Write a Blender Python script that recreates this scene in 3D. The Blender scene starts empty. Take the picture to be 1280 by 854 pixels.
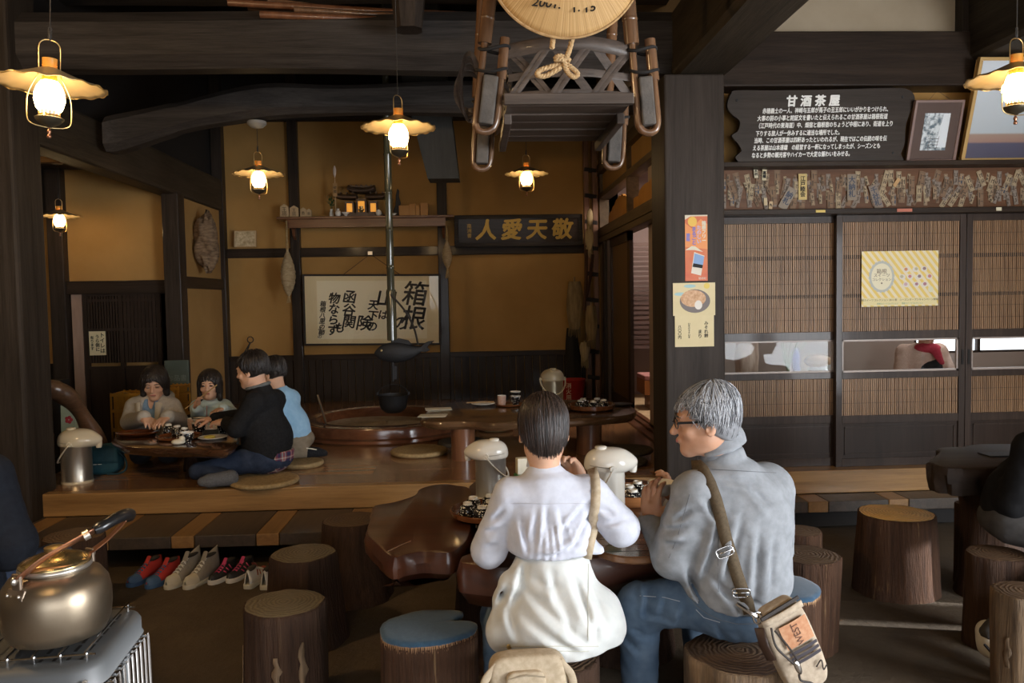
import bpy, bmesh, math, random, zlib
import numpy as np
from mathutils import Vector, Matrix, Euler, Quaternion
R = math.radians
# ---------------------------------------------------------------- camera
F_PX, CAM_H = 995.6, 1.5
PITCH, YAW, ROLL = R(2.95), R(2.75), R(-1.0)
CAM_M = Matrix.Rotation(-YAW, 3, 'Z') @ Matrix.Rotation(math.pi/2 - PITCH, 3, 'X') @ Matrix.Rotation(ROLL, 3, 'Z')
CAM_P = Vector((0, 0, CAM_H))
def ray(x, y):
    return CAM_M @ Vector(((x-640)/F_PX, (427-y)/F_PX, -1))
def PY(x, y, Y):            # where the line of sight through a photo point meets the depth Y
    d = ray(x, y); return CAM_P + d*(Y/d.y)
def PZ(x, y, z):            # ... meets the height z
    d = ray(x, y); return CAM_P + d*((z-CAM_H)/d.z)
def PX(x, y, X):            # ... meets the plane X
    d = ray(x, y); return CAM_P + d*(X/d.x)
def proj(p):
    v = CAM_M.transposed() @ (Vector(p)-CAM_P)
    return (640+F_PX*v.x/-v.z, 427-F_PX*v.y/-v.z)
# ---------------------------------------------------------------- objects
SC = bpy.context.scene
COL = SC.collection
rnd = random.Random(7)
def V(*a): return Vector(a)
def _link(o, parent=None, M=None):
    COL.objects.link(o)
    if parent is not None: o.parent = parent
    if M is not None: o.matrix_local = M
    return o
def tag(o, label, cat, group=None, kind=None):
    o['label'] = label; o['category'] = cat
    if group: o['group'] = group
    if kind: o['kind'] = kind
    return o
def thing(name, label, cat, loc=(0,0,0), rz=0.0, group=None, scale=1.0):
    o = bpy.data.objects.new(name, None); COL.objects.link(o)
    o.empty_display_size = .1
    o.location = loc; o.rotation_euler = (0, 0, rz); o.scale = (scale,)*3
    return tag(o, label, cat, group)
def struct(o):
    o['kind'] = 'structure'; return o
def dup(root, loc, rz=0.0, label=None, scale=None, group=None):
    def cp(o, par):
        c = o.copy(); COL.objects.link(c)
        if par is not None: c.parent = par
        for ch in kids.get(o.name, ()): cp(ch, c)
        return c
    kids = {}
    def walk(o):
        for ch in o.children:
            kids.setdefault(o.name, []).append(ch); walk(ch)
    walk(root)
    r = cp(root, None); r.location = loc
    if r.type == 'EMPTY' or rz: r.rotation_euler = (r.rotation_euler[0], r.rotation_euler[1], rz)
    if scale is not None: r.scale = (scale,)*3 if not hasattr(scale, '__len__') else scale
    if label: r['label'] = label
    if group: r['group'] = group
    return r
def frame(d, up=(0,0,1)):
    d = Vector(d).normalized(); u = Vector(up)
    if abs(d.dot(u)) > .98: u = Vector((1,0,0)) if abs(d.x) < .9 else Vector((0,1,0))
    s = d.cross(u).normalized(); return s, s.cross(d).normalized()
def spline(pts, n=8, closed=False):     # Catmull-Rom through points (any dimension)
    P = [Vector(p) for p in pts]; N = len(P); out = []
    rng = range(N if closed else N-1)
    for i in rng:
        if closed: a,b,c,d = P[i-1],P[i],P[(i+1)%N],P[(i+2)%N]
        else: a,b,c,d = P[max(i-1,0)],P[i],P[i+1],P[min(i+2,N-1)]
        for k in range(n):
            t = k/n
            out.append(.5*((2*b)+(c-a)*t+(2*a-5*b+4*c-d)*t*t+(3*b-a-3*c+d)*t**3))
    if not closed: out.append(P[-1].copy())
    return out
class MB:
    def __init__(s): s.v=[]; s.f=[]; s.m=[]; s.mi=0
    def add(s, vs, fs):
        b=len(s.v); s.v.extend(Vector(p) for p in vs)
        for f in fs: s.f.append([b+i for i in f]); s.m.append(s.mi)
        return s
    def box(s, x0,x1,y0,y1,z0,z1):
        if x0>x1:x0,x1=x1,x0
        if y0>y1:y0,y1=y1,y0
        if z0>z1:z0,z1=z1,z0
        return s.add([(x0,y0,z0),(x1,y0,z0),(x1,y1,z0),(x0,y1,z0),(x0,y0,z1),(x1,y0,z1),(x1,y1,z1),(x0,y1,z1)],
            [(3,2,1,0),(4,5,6,7),(0,1,5,4),(1,2,6,5),(2,3,7,6),(3,0,4,7)])
    def obox(s, c, size, rot=None):
        x,y,z=[a/2 for a in size]; M=rot or Matrix.Identity(3); c=Vector(c)
        if isinstance(M, Euler): M=M.to_matrix()
        q=[(-x,-y,-z),(x,-y,-z),(x,y,-z),(-x,y,-z),(-x,-y,z),(x,-y,z),(x,y,z),(-x,y,z)]
        return s.add([c+M@Vector(p) for p in q],[(3,2,1,0),(4,5,6,7),(0,1,5,4),(1,2,6,5),(2,3,7,6),(3,0,4,7)])
    def bar(s, a, b, w, h, up=(0,0,1)):     # rectangular bar from a to b
        a=Vector(a); b=Vector(b); sd,u=frame(b-a,up); sd*=w/2; u*=h/2
        vs=[a-sd-u,a+sd-u,a+sd+u,a-sd+u,b-sd-u,b+sd-u,b+sd+u,b-sd+u]
        return s.add(vs,[(0,1,2,3),(7,6,5,4),(0,4,5,1),(1,5,6,2),(2,6,7,3),(3,7,4,0)])
    def tube(s, pts, r, n=8, cap=True, closed=False, flat=1.0, up=(0,0,1)):
        P=[Vector(p) for p in pts]; N=len(P); rs=r if hasattr(r,'__len__') else [r]*N
        vs=[]; nrm=None
        for i in range(N):
            if closed: t=P[(i+1)%N]-P[i-1]
            else: t=P[min(i+1,N-1)]-P[max(i-1,0)]
            if t.length<1e-9: t=Vector((0,0,1))
            t.normalize()
            if nrm is None: sd,nrm=frame(t,up)
            else:
                nrm=nrm-t*nrm.dot(t)
                if nrm.length<1e-6: sd,nrm=frame(t,up)
                nrm.normalize()
            sd=t.cross(nrm)
            for k in range(n):
                a=2*math.pi*k/n; vs.append(P[i]+(sd*math.cos(a)+nrm*math.sin(a)*flat)*rs[i])
        fs=[]
        for i in range(N if closed else N-1):
            j=(i+1)%N
            for k in range(n):
                q=(k+1)%n; fs.append((i*n+k,i*n+q,j*n+q,j*n+k))
        if cap and not closed:
            fs.append(tuple(range(n-1,-1,-1))); fs.append(tuple((N-1)*n+k for k in range(n)))
        return s.add(vs,fs)
    def lathe(s, prof, n=24, c=(0,0,0), cap=True, M=None, lob=None):
        c=Vector(c); vs=[]; fs=[]; N=len(prof)
        for i,(r,z) in enumerate(prof):
            for k in range(n):
                a=2*math.pi*k/n; rr=r*(lob(a,z) if lob else 1)
                p=Vector((rr*math.cos(a),rr*math.sin(a),z))
                vs.append(c+(M@p if M else p))
        for i in range(N-1):
            for k in range(n):
                q=(k+1)%n; fs.append((i*n+k,i*n+q,(i+1)*n+q,(i+1)*n+k))
        if cap:
            if prof[0][0]>1e-6: fs.append(tuple(range(n-1,-1,-1)))
            if prof[-1][0]>1e-6: fs.append(tuple((N-1)*n+k for k in range(n)))
        return s.add(vs,fs)
    def prism(s, poly, z0, z1, M=None, inset=None):  # polygon in xy, z0..z1 (M maps to place)
        n=len(poly); M=M or Matrix.Identity(4)
        vs=[M@Vector((p[0],p[1],z0)) for p in poly]+[M@Vector((p[0],p[1],z1)) for p in poly]
        fs=[tuple(range(n-1,-1,-1)),tuple(range(n,2*n))]+[(k,(k+1)%n,n+(k+1)%n,n+k) for k in range(n)]
        return s.add(vs,fs)
    def ell(s, c, rad, rot=None, nu=16, nv=10):
        c=Vector(c); M=rot or Matrix.Identity(3); vs=[]; fs=[]
        if isinstance(M, Euler): M=M.to_matrix()
        for i in range(nv+1):
            t=math.pi*i/nv
            for k in range(nu):
                a=2*math.pi*k/nu
                vs.append(c+M@Vector((rad[0]*math.sin(t)*math.cos(a),rad[1]*math.sin(t)*math.sin(a),rad[2]*math.cos(t))))
        for i in range(nv):
            for k in range(nu):
                q=(k+1)%nu; fs.append((i*nu+k,(i+1)*nu+k,(i+1)*nu+q,i*nu+q))
        return s.add(vs,fs)
    def grid(s, fn, nu, nv, closed_u=False):
        vs=[fn(i/(nu if closed_u else nu-1) if nu>1 else 0, j/(nv-1)) for j in range(nv) for i in range(nu)]; fs=[]
        for j in range(nv-1):
            for i in range(nu if closed_u else nu-1):
                q=(i+1)%nu; fs.append((j*nu+i,j*nu+q,(j+1)*nu+q,(j+1)*nu+i))
        return s.add(vs,fs)
    def build(s, name, mats, parent=None, loc=None, rot=None, smooth=40, bevel=0, seg=2, merge=0):
        me=bpy.data.meshes.new(name)
        me.from_pydata([tuple(p) for p in s.v],[],s.f)
        if not isinstance(mats,(list,tuple)): mats=[mats]
        for m in mats: me.materials.append(m)
        if len(mats)>1: me.polygons.foreach_set('material_index',s.m)
        bm=bmesh.new(); bm.from_mesh(me)
        bmesh.ops.remove_doubles(bm,verts=bm.verts,dist=max(merge,1e-6))
        bmesh.ops.recalc_face_normals(bm,faces=bm.faces)
        bm.to_mesh(me); bm.free()
        if smooth:
            me.polygons.foreach_set('use_smooth',[True]*len(me.polygons))
            if smooth<180: me.set_sharp_from_angle(angle=R(smooth))
        o=bpy.data.objects.new(name,me); COL.objects.link(o)
        if parent is not None: o.parent=parent
        if loc is not None: o.location=loc
        if rot is not None: o.rotation_euler=rot
        if bevel:
            b=o.modifiers.new('edges','BEVEL'); b.width=bevel; b.segments=seg; b.limit_method='ANGLE'; b.angle_limit=R(35)
        return o
def mesh_np(name, verts, quads, mats, parent=None, smooth=True, midx=None):
    me=bpy.data.meshes.new(name)
    me.from_pydata(np.asarray(verts).tolist(),[],np.asarray(quads).tolist())
    for m in (mats if isinstance(mats,(list,tuple)) else [mats]): me.materials.append(m)
    if midx is not None: me.polygons.foreach_set('material_index',midx)
    if smooth: me.polygons.foreach_set('use_smooth',[True]*len(me.polygons))
    o=bpy.data.objects.new(name,me); COL.objects.link(o)
    if parent is not None: o.parent=parent
    return o
def text(name, s, size, mat, parent, M, align='CENTER', line=1.0, extrude=0.0004, sx=1.0, bold=0.0, shear=0.0):
    cu=bpy.data.curves.new(name,'FONT'); cu.body=s; cu.size=size; cu.align_x=align; cu.align_y='CENTER'
    cu.space_line=line; cu.extrude=extrude; cu.shear=shear; cu.resolution_u=3
    o=bpy.data.objects.new(name,cu); COL.objects.link(o)
    dg=bpy.context.evaluated_depsgraph_get(); dg.update()
    me=bpy.data.meshes.new_from_object(o.evaluated_get(dg)); me.name=name
    bpy.data.objects.remove(o); bpy.data.curves.remove(cu)
    me.materials.clear(); me.materials.append(mat)
    if bold:      # heavier strokes: the same outline struck a few times, slightly apart
        bm=bmesh.new()
        for i,(dx,dy) in enumerate(((-1,0),(1,0),(0,1),(0,-1))):
            me2=me.copy(); me2.transform(Matrix.Translation((dx*bold,dy*bold,-i*extrude*.12))); bm.from_mesh(me2); bpy.data.meshes.remove(me2)
        bm.to_mesh(me); bm.free()
    if sx!=1.0:
        me.transform(Matrix.Diagonal((sx,1,1,1)))
    t=bpy.data.objects.new(name,me); COL.objects.link(t)
    if parent is not None: t.parent=parent
    t.matrix_local=M
    return t
UPRIGHT=Matrix.Rotation(math.pi/2,4,'X')      # xy plane stood up, facing -Y
# ---------------------------------------------------------------- materials
def _nt(name):
    m=bpy.data.materials.new(name); m.use_nodes=True; nt=m.node_tree
    b=nt.nodes.get('Principled BSDF'); return m,nt,b
def _n(nt,t,**kw):
    n=nt.nodes.new(t)
    for k,v in kw.items():
        if k in n.inputs: n.inputs[k].default_value=v
        else: setattr(n,k,v)
    return n
def c4(c): return (c[0],c[1],c[2],1)
def _ramp(nt,stops):
    r=nt.nodes.new('ShaderNodeValToRGB'); e=r.color_ramp.elements
    while len(e)<len(stops): e.new(.5)
    for i,(p,c) in enumerate(stops): e[i].position=p; e[i].color=c4(c)
    return r
def mat(name, col, rough=.6, metal=0, col2=None, ns=8, nstr=(1,1,1), bump=0, bs=60, bstr=(1,1,1), coat=0, sheen=0, trans=0, emit=None, es=0, ior=1.45, sss=0, rvar=0, lo=.35, hi=.65, detail=5, bd=.004):
    m,nt,b=_nt(name); L=nt.links
    b.inputs['Base Color'].default_value=c4(col); b.inputs['Roughness'].default_value=rough
    b.inputs['Metallic'].default_value=metal; b.inputs['Coat Weight'].default_value=coat; b.inputs['Coat Roughness'].default_value=.12
    b.inputs['Sheen Weight'].default_value=sheen; b.inputs['Transmission Weight'].default_value=trans; b.inputs['IOR'].default_value=ior
    if sss: b.inputs['Subsurface Weight'].default_value=sss; b.inputs['Subsurface Radius'].default_value=(.012,.005,.003); b.inputs['Subsurface Scale'].default_value=1
    if emit: b.inputs['Emission Color'].default_value=c4(emit); b.inputs['Emission Strength'].default_value=es
    tc=None
    if col2 is not None or bump or rvar:
        tc=_n(nt,'ShaderNodeTexCoord')
    if col2 is not None:
        mp=_n(nt,'ShaderNodeMapping'); mp.inputs['Scale'].default_value=nstr; L.new(tc.outputs['Object'],mp.inputs[0])
        no=_n(nt,'ShaderNodeTexNoise',Scale=ns,Detail=detail,Roughness=.6); L.new(mp.outputs[0],no.inputs['Vector'])
        r=_ramp(nt,[(lo,col),(hi,col2)]); L.new(no.outputs['Fac'],r.inputs[0]); L.new(r.outputs[0],b.inputs['Base Color'])
        if rvar:
            mr=_n(nt,'ShaderNodeMapRange'); mr.inputs[1].default_value=.3; mr.inputs[2].default_value=.7
            mr.inputs[3].default_value=max(rough-rvar,.03); mr.inputs[4].default_value=min(rough+rvar,1); L.new(no.outputs['Fac'],mr.inputs[0]); L.new(mr.outputs[0],b.inputs['Roughness'])
    if bump:
        mp2=_n(nt,'ShaderNodeMapping'); mp2.inputs['Scale'].default_value=bstr; L.new(tc.outputs['Object'],mp2.inputs[0])
        n2=_n(nt,'ShaderNodeTexNoise',Scale=bs,Detail=4,Roughness=.55); L.new(mp2.outputs[0],n2.inputs['Vector'])
        bp=_n(nt,'ShaderNodeBump',Strength=bump,Distance=bd); L.new(n2.outputs['Fac'],bp.inputs['Height']); L.new(bp.outputs[0],b.inputs['Normal'])
    return m
def wood(name, c1, c2, axis='X', rough=.5, coat=0, scale=1.0, bump=.35, rings=.5, c3=None, spec=.5, bd=.004):
    """streaky grain running along one axis, with darker pores and a broad colour drift"""
    m,nt,b=_nt(name); L=nt.links; tc=_n(nt,'ShaderNodeTexCoord')
    lo,hi=.9*scale,16*scale
    sc={'X':(lo,hi,hi),'Y':(hi,lo,hi),'Z':(hi,hi,lo)}[axis]
    mp=_n(nt,'ShaderNodeMapping'); mp.inputs['Scale'].default_value=sc; L.new(tc.outputs['Object'],mp.inputs[0])
    n1=_n(nt,'ShaderNodeTexNoise',Scale=1.3,Detail=6,Roughness=.62,Distortion=.6); L.new(mp.outputs[0],n1.inputs['Vector'])
    n2=_n(nt,'ShaderNodeTexNoise',Scale=6,Detail=4,Roughness=.7); L.new(mp.outputs[0],n2.inputs['Vector'])
    mx=_n(nt,'ShaderNodeMix',data_type='FLOAT'); mx.inputs[0].default_value=rings*.7
    L.new(n1.outputs['Fac'],mx.inputs[2]); L.new(n2.outputs['Fac'],mx.inputs[3])
    st=[(.33,c1),(.66,c2)] if c3 is None else [(.32,c1),(.55,c2),(.60,c2),(.66,c3)]
    r=_ramp(nt,st); L.new(mx.outputs[0],r.inputs[0])
    n3=_n(nt,'ShaderNodeTexNoise',Scale=1.1,Detail=2); L.new(tc.outputs['Object'],n3.inputs['Vector'])
    mr=_n(nt,'ShaderNodeMapRange'); mr.inputs[3].default_value=.72; mr.inputs[4].default_value=1.3; L.new(n3.outputs['Fac'],mr.inputs[0])
    mm=_n(nt,'ShaderNodeMix',data_type='RGBA',blend_type='MULTIPLY'); mm.inputs[0].default_value=1
    L.new(r.outputs[0],mm.inputs[6]); L.new(mr.outputs[0],mm.inputs[7]); L.new(mm.outputs[2],b.inputs['Base Color'])
    b.inputs['Roughness'].default_value=rough; b.inputs['Coat Weight'].default_value=coat; b.inputs['Coat Roughness'].default_value=.1; b.inputs['Specular IOR Level'].default_value=spec
    bp=_n(nt,'ShaderNodeBump',Strength=bump,Distance=bd); L.new(n2.outputs['Fac'],bp.inputs['Height']); L.new(bp.outputs[0],b.inputs['Normal'])
    return m
# ---------------------------------------------------------------- shared materials
M = {}
M['beam']   = wood('dark_beam_wood',(.021,.0175,.016),(.062,.053,.047),'X',.55,0,1,.5,.6,spec=.14)
M['beamY']  = wood('dark_beam_wood_depth',(.024,.018,.012),(.070,.053,.036),'Y',.55,0,1,.5,.6,spec=.14)
M['post']   = wood('dark_post_wood',(.017,.012,.009),(.048,.035,.027),'Z',.45,.15,1,.4,.5,spec=.14)
M['rail']   = wood('dark_rail_wood',(.017,.011,.008),(.045,.030,.021),'X',.45,.1,1,.3,.5,spec=.14)
M['railY']  = wood('dark_rail_wood_depth',(.017,.011,.008),(.045,.030,.021),'Y',.45,.1,1,.3,.5,spec=.14)
M['frame']  = wood('door_frame_wood',(.024,.015,.011),(.056,.036,.027),'Z',.42,.15,1,.25,.5,spec=.22)
M['panel']  = wood('door_panel_wood',(.018,.011,.008),(.040,.025,.018),'Z',.38,.2,1,.2,.5,spec=.22)
M['slat']   = wood('reed_slat_wood',(.15,.080,.036),(.36,.205,.10),'Z',.5,0,1.2,.2,.6)
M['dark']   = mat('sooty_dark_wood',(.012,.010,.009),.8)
M['plaster']= mat('ochre_plaster',(.34,.188,.056),.95,col2=(.42,.240,.078),ns=1.6,bump=.25,bs=160,lo=.3,hi=.7)
M['beige']  = mat('beige_plaster',(.34,.27,.18),.95,col2=(.42,.34,.24),ns=1.4,bump=.2,bs=150)
M['golden'] = wood('golden_edge_wood',(.22,.115,.040),(.42,.235,.085),'X',.35,.25,.9,.15,.5)
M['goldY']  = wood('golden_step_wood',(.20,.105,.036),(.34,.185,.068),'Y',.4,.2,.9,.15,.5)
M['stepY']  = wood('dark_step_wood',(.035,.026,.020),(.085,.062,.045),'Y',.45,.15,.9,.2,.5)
M['slab']   = wood('lacquered_slab_wood',(.034,.011,.006),(.095,.030,.013),'X',.32,.25,.55,.1,.35)
M['slab2']  = wood('brown_slab_wood',(.045,.024,.012),(.16,.085,.040),'X',.22,.4,.6,.12,.4)
M['redwood']= wood('red_brown_wood',(.10,.040,.020),(.21,.090,.045),'X',.3,.3,.8,.1,.4)
M['redlog'] = wood('polished_log_wood',(.09,.035,.016),(.20,.085,.040),'Z',.3,.5,.8,.1,.4)
M['bark']   = wood('log_side_wood',(.018,.009,.006),(.082,.040,.022),'Z',.8,0,1.0,1.0,.5,(.23,.14,.07),.2,.016)
M['bark2']  = wood('dark_log_side_wood',(.015,.008,.006),(.060,.031,.018),'Z',.75,0,1.0,1.0,.5,(.12,.07,.038),.2,.014)
M['peel']   = wood('peeled_log_wood',(.05,.030,.017),(.30,.19,.10),'Z',.7,0,1.4,1.0,.7)
M['felt']   = mat('blue_felt',(.020,.060,.110),.95,col2=(.030,.080,.140),ns=60,bump=.4,bs=900,sheen=.3,bd=.002)
M['paper']  = mat('white_paper',(.72,.66,.52),.8,col2=(.80,.74,.60),ns=4)
M['cream']  = mat('cream_paper',(.70,.60,.36),.85,col2=(.76,.66,.42),ns=5)
M['ink']    = mat('black_ink',(.010,.009,.008),.7)
M['white']  = mat('white_enamel',(.80,.76,.68),.22,coat=.6)
M['cream_enamel']=mat('cream_plastic',(.66,.58,.42),.25,coat=.5)
M['steel']  = mat('brushed_steel',(.62,.58,.52),.32,.9,bump=.05,bs=200,bstr=(1,1,.05))
M['silver'] = mat('satin_silver_paint',(.50,.48,.44),.34,.75)
M['chrome'] = mat('chrome_wire',(.75,.75,.76),.12,1)
M['iron']   = mat('black_cast_iron',(.030,.030,.032),.55,.5,bump=.5,bs=120)
M['brass']  = mat('brass',(.60,.44,.20),.3,.9)
M['rope']   = mat('straw_rope',(.34,.20,.085),.9,col2=(.52,.34,.16),ns=40,bump=.6,bs=200)
M['straw']  = mat('woven_straw',(.30,.20,.085),.8,col2=(.44,.31,.15),ns=50,bump=.7,bs=260)
M['green']  = mat('green_plastic',(.03,.22,.08),.35)
M['black']  = mat('black_plastic',(.012,.012,.013),.28,coat=.4)
M['copper'] = mat('aged_copper',(.42,.20,.12),.3,.9)
M['bamboo'] = wood('smoked_bamboo',(.075,.040,.022),(.20,.105,.055),'Z',.22,.6,.8,.08,.4)
M['weave']  = wood('smoked_bamboo_strip',(.040,.029,.023),(.105,.078,.062),'X',.5,.1,1,.2,.5,None,.3)
M['skin']   = mat('skin',(.60,.34,.22),.5,col2=(.66,.39,.26),ns=14,sss=.12,bump=.08,bs=350,bd=.001)
M['skin2']  = mat('tan_skin',(.50,.265,.165),.5,col2=(.57,.32,.21),ns=12,sss=.12,bump=.1,bs=350,bd=.001)  # second, darker skin tone for the grey-haired man
M['lip']    = mat('lips',(.42,.14,.11),.45)
M['hair']   = mat('black_brown_hair',(.012,.009,.008),.45,col2=(.030,.022,.018),ns=30,nstr=(1,1,.12),bump=.7,bs=180,bstr=(1,1,.08))
M['eye']    = mat('dark_eye',(.012,.009,.008),.15)
M['tatami'] = mat('tatami',(.40,.30,.17),.8,col2=(.48,.36,.21),ns=8)
M['glass']  = None
M['transom']= wood('lit_transom_wood',(.060,.042,.024),(.150,.108,.062),'Y',.5,0,1,.3,.5,None,.25)  # rail wood made paler, lamplight put into its colour
def glass(name, tint=(1,1,1), gl=.1, rough=.02):
    m,nt,b=_nt(name); L=nt.links; nt.nodes.remove(b); o=nt.nodes['Material Output']
    t=_n(nt,'ShaderNodeBsdfTransparent'); t.inputs[0].default_value=c4(tint)
    g=_n(nt,'ShaderNodeBsdfGlossy'); g.inputs['Roughness'].default_value=rough
    fr=_n(nt,'ShaderNodeFresnel'); fr.inputs[0].default_value=1.5
    ad=_n(nt,'ShaderNodeMath',operation='MULTIPLY_ADD'); ad.inputs[1].default_value=.3; ad.inputs[2].default_value=gl; L.new(fr.outputs[0],ad.inputs[0])
    mx=_n(nt,'ShaderNodeMixShader'); L.new(ad.outputs[0],mx.inputs[0]); L.new(t.outputs[0],mx.inputs[1]); L.new(g.outputs[0],mx.inputs[2]); L.new(mx.outputs[0],o.inputs[0])
    return m
M['glass']=glass('window_glass',(.95,.96,.96),.0)
M['lampglass']=mat('amber_chimney_glass',(.80,.46,.10),.15,trans=.55,ior=1.2)
def emis(name,col,s):
    m,nt,b=_nt(name); b.inputs['Base Color'].default_value=c4(col); b.inputs['Emission Color'].default_value=c4(col); b.inputs['Emission Strength'].default_value=s
    return m
M['bulb']=emis('lit_bulb',(1,.66,.30),42)
def dirt():
    m,nt,b=_nt('packed_dirt'); L=nt.links; tc=_n(nt,'ShaderNodeTexCoord')
    n=_n(nt,'ShaderNodeTexNoise',Scale=1.7,Detail=9,Roughness=.62); L.new(tc.outputs['Object'],n.inputs['Vector'])
    r=_ramp(nt,[(.3,(.052,.034,.018)),(.55,(.090,.062,.035)),(.75,(.135,.098,.060))]); L.new(n.outputs['Fac'],r.inputs[0]); L.new(r.outputs[0],b.inputs['Base Color'])
    b.inputs['Roughness'].default_value=.85
    n2=_n(nt,'ShaderNodeTexNoise',Scale=26,Detail=8,Roughness=.7); L.new(tc.outputs['Object'],n2.inputs['Vector'])
    n4=_n(nt,'ShaderNodeTexNoise',Scale=5,Detail=3); L.new(tc.outputs['Object'],n4.inputs['Vector'])
    a=_n(nt,'ShaderNodeMath',operation='ADD'); L.new(n2.outputs['Fac'],a.inputs[0]); L.new(n4.outputs['Fac'],a.inputs[1])
    bp=_n(nt,'ShaderNodeBump',Strength=.7,Distance=.02); L.new(a.outputs[0],bp.inputs['Height']); L.new(bp.outputs[0],b.inputs['Normal'])
    return m
M['dirt']=dirt()
def planks():
    m,nt,b=_nt('polished_floor_boards'); L=nt.links; tc=_n(nt,'ShaderNodeTexCoord')
    br=_n(nt,'ShaderNodeTexBrick',offset=.37); br.inputs['Scale'].default_value=1
    br.inputs['Color1'].default_value=(.23,.110,.047,1); br.inputs['Color2'].default_value=(.36,.185,.082,1); br.inputs['Mortar'].default_value=(.015,.009,.006,1)
    br.inputs['Mortar Size'].default_value=.004; br.inputs['Brick Width'].default_value=1.9; br.inputs['Row Height'].default_value=.30
    L.new(tc.outputs['Object'],br.inputs['Vector'])
    mp=_n(nt,'ShaderNodeMapping'); mp.inputs['Scale'].default_value=(.7,14,14); L.new(tc.outputs['Object'],mp.inputs[0])
    n=_n(nt,'ShaderNodeTexNoise',Scale=1.6,Detail=6,Roughness=.6,Distortion=.5); L.new(mp.outputs[0],n.inputs['Vector'])
    mr=_n(nt,'ShaderNodeMapRange'); mr.inputs[1].default_value=.25; mr.inputs[2].default_value=.75; mr.inputs[3].default_value=.6; mr.inputs[4].default_value=1.35; L.new(n.outputs['Fac'],mr.inputs[0])
    mm=_n(nt,'ShaderNodeMix',data_type='RGBA',blend_type='MULTIPLY'); mm.inputs[0].default_value=1
    L.new(br.outputs['Color'],mm.inputs[6]); L.new(mr.outputs[0],mm.inputs[7]); L.new(mm.outputs[2],b.inputs['Base Color'])
    b.inputs['Roughness'].default_value=.27; b.inputs['Coat Weight'].default_value=.45; b.inputs['Coat Roughness'].default_value=.12
    bp=_n(nt,'ShaderNodeBump',Strength=.12,Distance=.003); L.new(n.outputs['Fac'],bp.inputs['Height']); L.new(bp.outputs[0],b.inputs['Normal'])
    return m
M['planks']=planks()
def logend(name,c1,c2,rough=.55):
    m,nt,b=_nt(name); L=nt.links; tc=_n(nt,'ShaderNodeTexCoord')
    w=_n(nt,'ShaderNodeTexWave',wave_type='RINGS',rings_direction='Z',Scale=20,Distortion=7,Detail=4); w.inputs['Detail Scale'].default_value=1.2
    L.new(tc.outputs['Object'],w.inputs['Vector'])
    r=_ramp(nt,[(.1,c1),(.9,c2)]); L.new(w.outputs['Fac'],r.inputs[0])
    n3=_n(nt,'ShaderNodeTexNoise',Scale=9,Detail=5); L.new(tc.outputs['Object'],n3.inputs['Vector'])
    mr=_n(nt,'ShaderNodeMapRange'); mr.inputs[3].default_value=.45; mr.inputs[4].default_value=1.5; L.new(n3.outputs['Fac'],mr.inputs[0])
    mm=_n(nt,'ShaderNodeMix',data_type='RGBA',blend_type='MULTIPLY'); mm.inputs[0].default_value=1
    L.new(r.outputs[0],mm.inputs[6]); L.new(mr.outputs[0],mm.inputs[7]); L.new(mm.outputs[2],b.inputs['Base Color'])
    b.inputs['Roughness'].default_value=rough
    bp=_n(nt,'ShaderNodeBump',Strength=.5,Distance=.004); L.new(w.outputs['Fac'],bp.inputs['Height']); L.new(bp.outputs[0],b.inputs['Normal'])
    return m
M['logend']=logend('log_end_grain',(.095,.072,.042),(.165,.128,.078),.4)
M['logend2']=logend('brown_log_end_grain',(.080,.048,.028),(.125,.076,.043),.5)
M['goldend']=logend('lamplit_log_end_grain',(.72,.38,.06),(.95,.60,.16),.3)  # amber of the lamplight put into the stool top's colour
# ---------------------------------------------------------------- the setting
ZS, YS, YB, XL, XR = .34, 5.08, 9.5, -2.9, 1.53
def sbox(name, m, *bx, bevel=0, parent=None, kind=True):
    b=MB()
    for q in bx: b.box(*q)
    o=b.build(name,m,parent,smooth=0,bevel=bevel)
    if parent is None and kind: struct(o)
    return o
# earth floor
b=MB(); b.box(-8,5.2,-3.2,10.2,-.12,0); struct(b.build('floor',M['dirt'],smooth=0))
# boarded stage, its golden edge, the plank step before it
o=sbox('floor_stage',M['planks'],(XL-.05,1.16,YS+.04,YB,.14,ZS)); 
sbox('floor_corridor',M['planks'],(1.16,1.56,5.26,YB,.14,ZS-.002))
sbox('floor_tatami',M['tatami'],(1.58,2.95,7.2,YB,.14,ZS))
sbox('floor_kitchen',M['beige'],(1.62,5.1,5.24,7.15,.1,ZS-.01))
sbox('trim_1',M['golden'],(XL-.2,1.18,YS-.04,YS+.04,.2,ZS+.004),bevel=.006)
sbox('trim_2',M['golden'],(1.58,5.1,YS-.02,YS+.16,.2,ZS+.012),bevel=.006)
sbox('baseboard_stage',M['dark'],(XL-.2,1.18,YS+.0,YS+.03,0,.2),(1.58,5.1,YS+.02,YS+.05,0,.2))
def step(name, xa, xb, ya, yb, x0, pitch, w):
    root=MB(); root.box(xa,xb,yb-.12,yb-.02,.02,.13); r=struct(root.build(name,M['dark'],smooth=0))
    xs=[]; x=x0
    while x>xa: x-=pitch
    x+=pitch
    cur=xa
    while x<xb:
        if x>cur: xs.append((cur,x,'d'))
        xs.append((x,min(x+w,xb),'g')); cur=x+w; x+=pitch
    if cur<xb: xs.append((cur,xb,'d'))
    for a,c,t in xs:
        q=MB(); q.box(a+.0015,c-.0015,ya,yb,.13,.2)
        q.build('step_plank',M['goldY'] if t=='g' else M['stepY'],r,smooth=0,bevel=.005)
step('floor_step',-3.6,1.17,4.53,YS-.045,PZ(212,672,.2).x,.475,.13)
step('floor_step_side',1.6,5.0,4.86,YS-.025,PZ(1026,637,.2).x,.52,.13)
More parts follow.
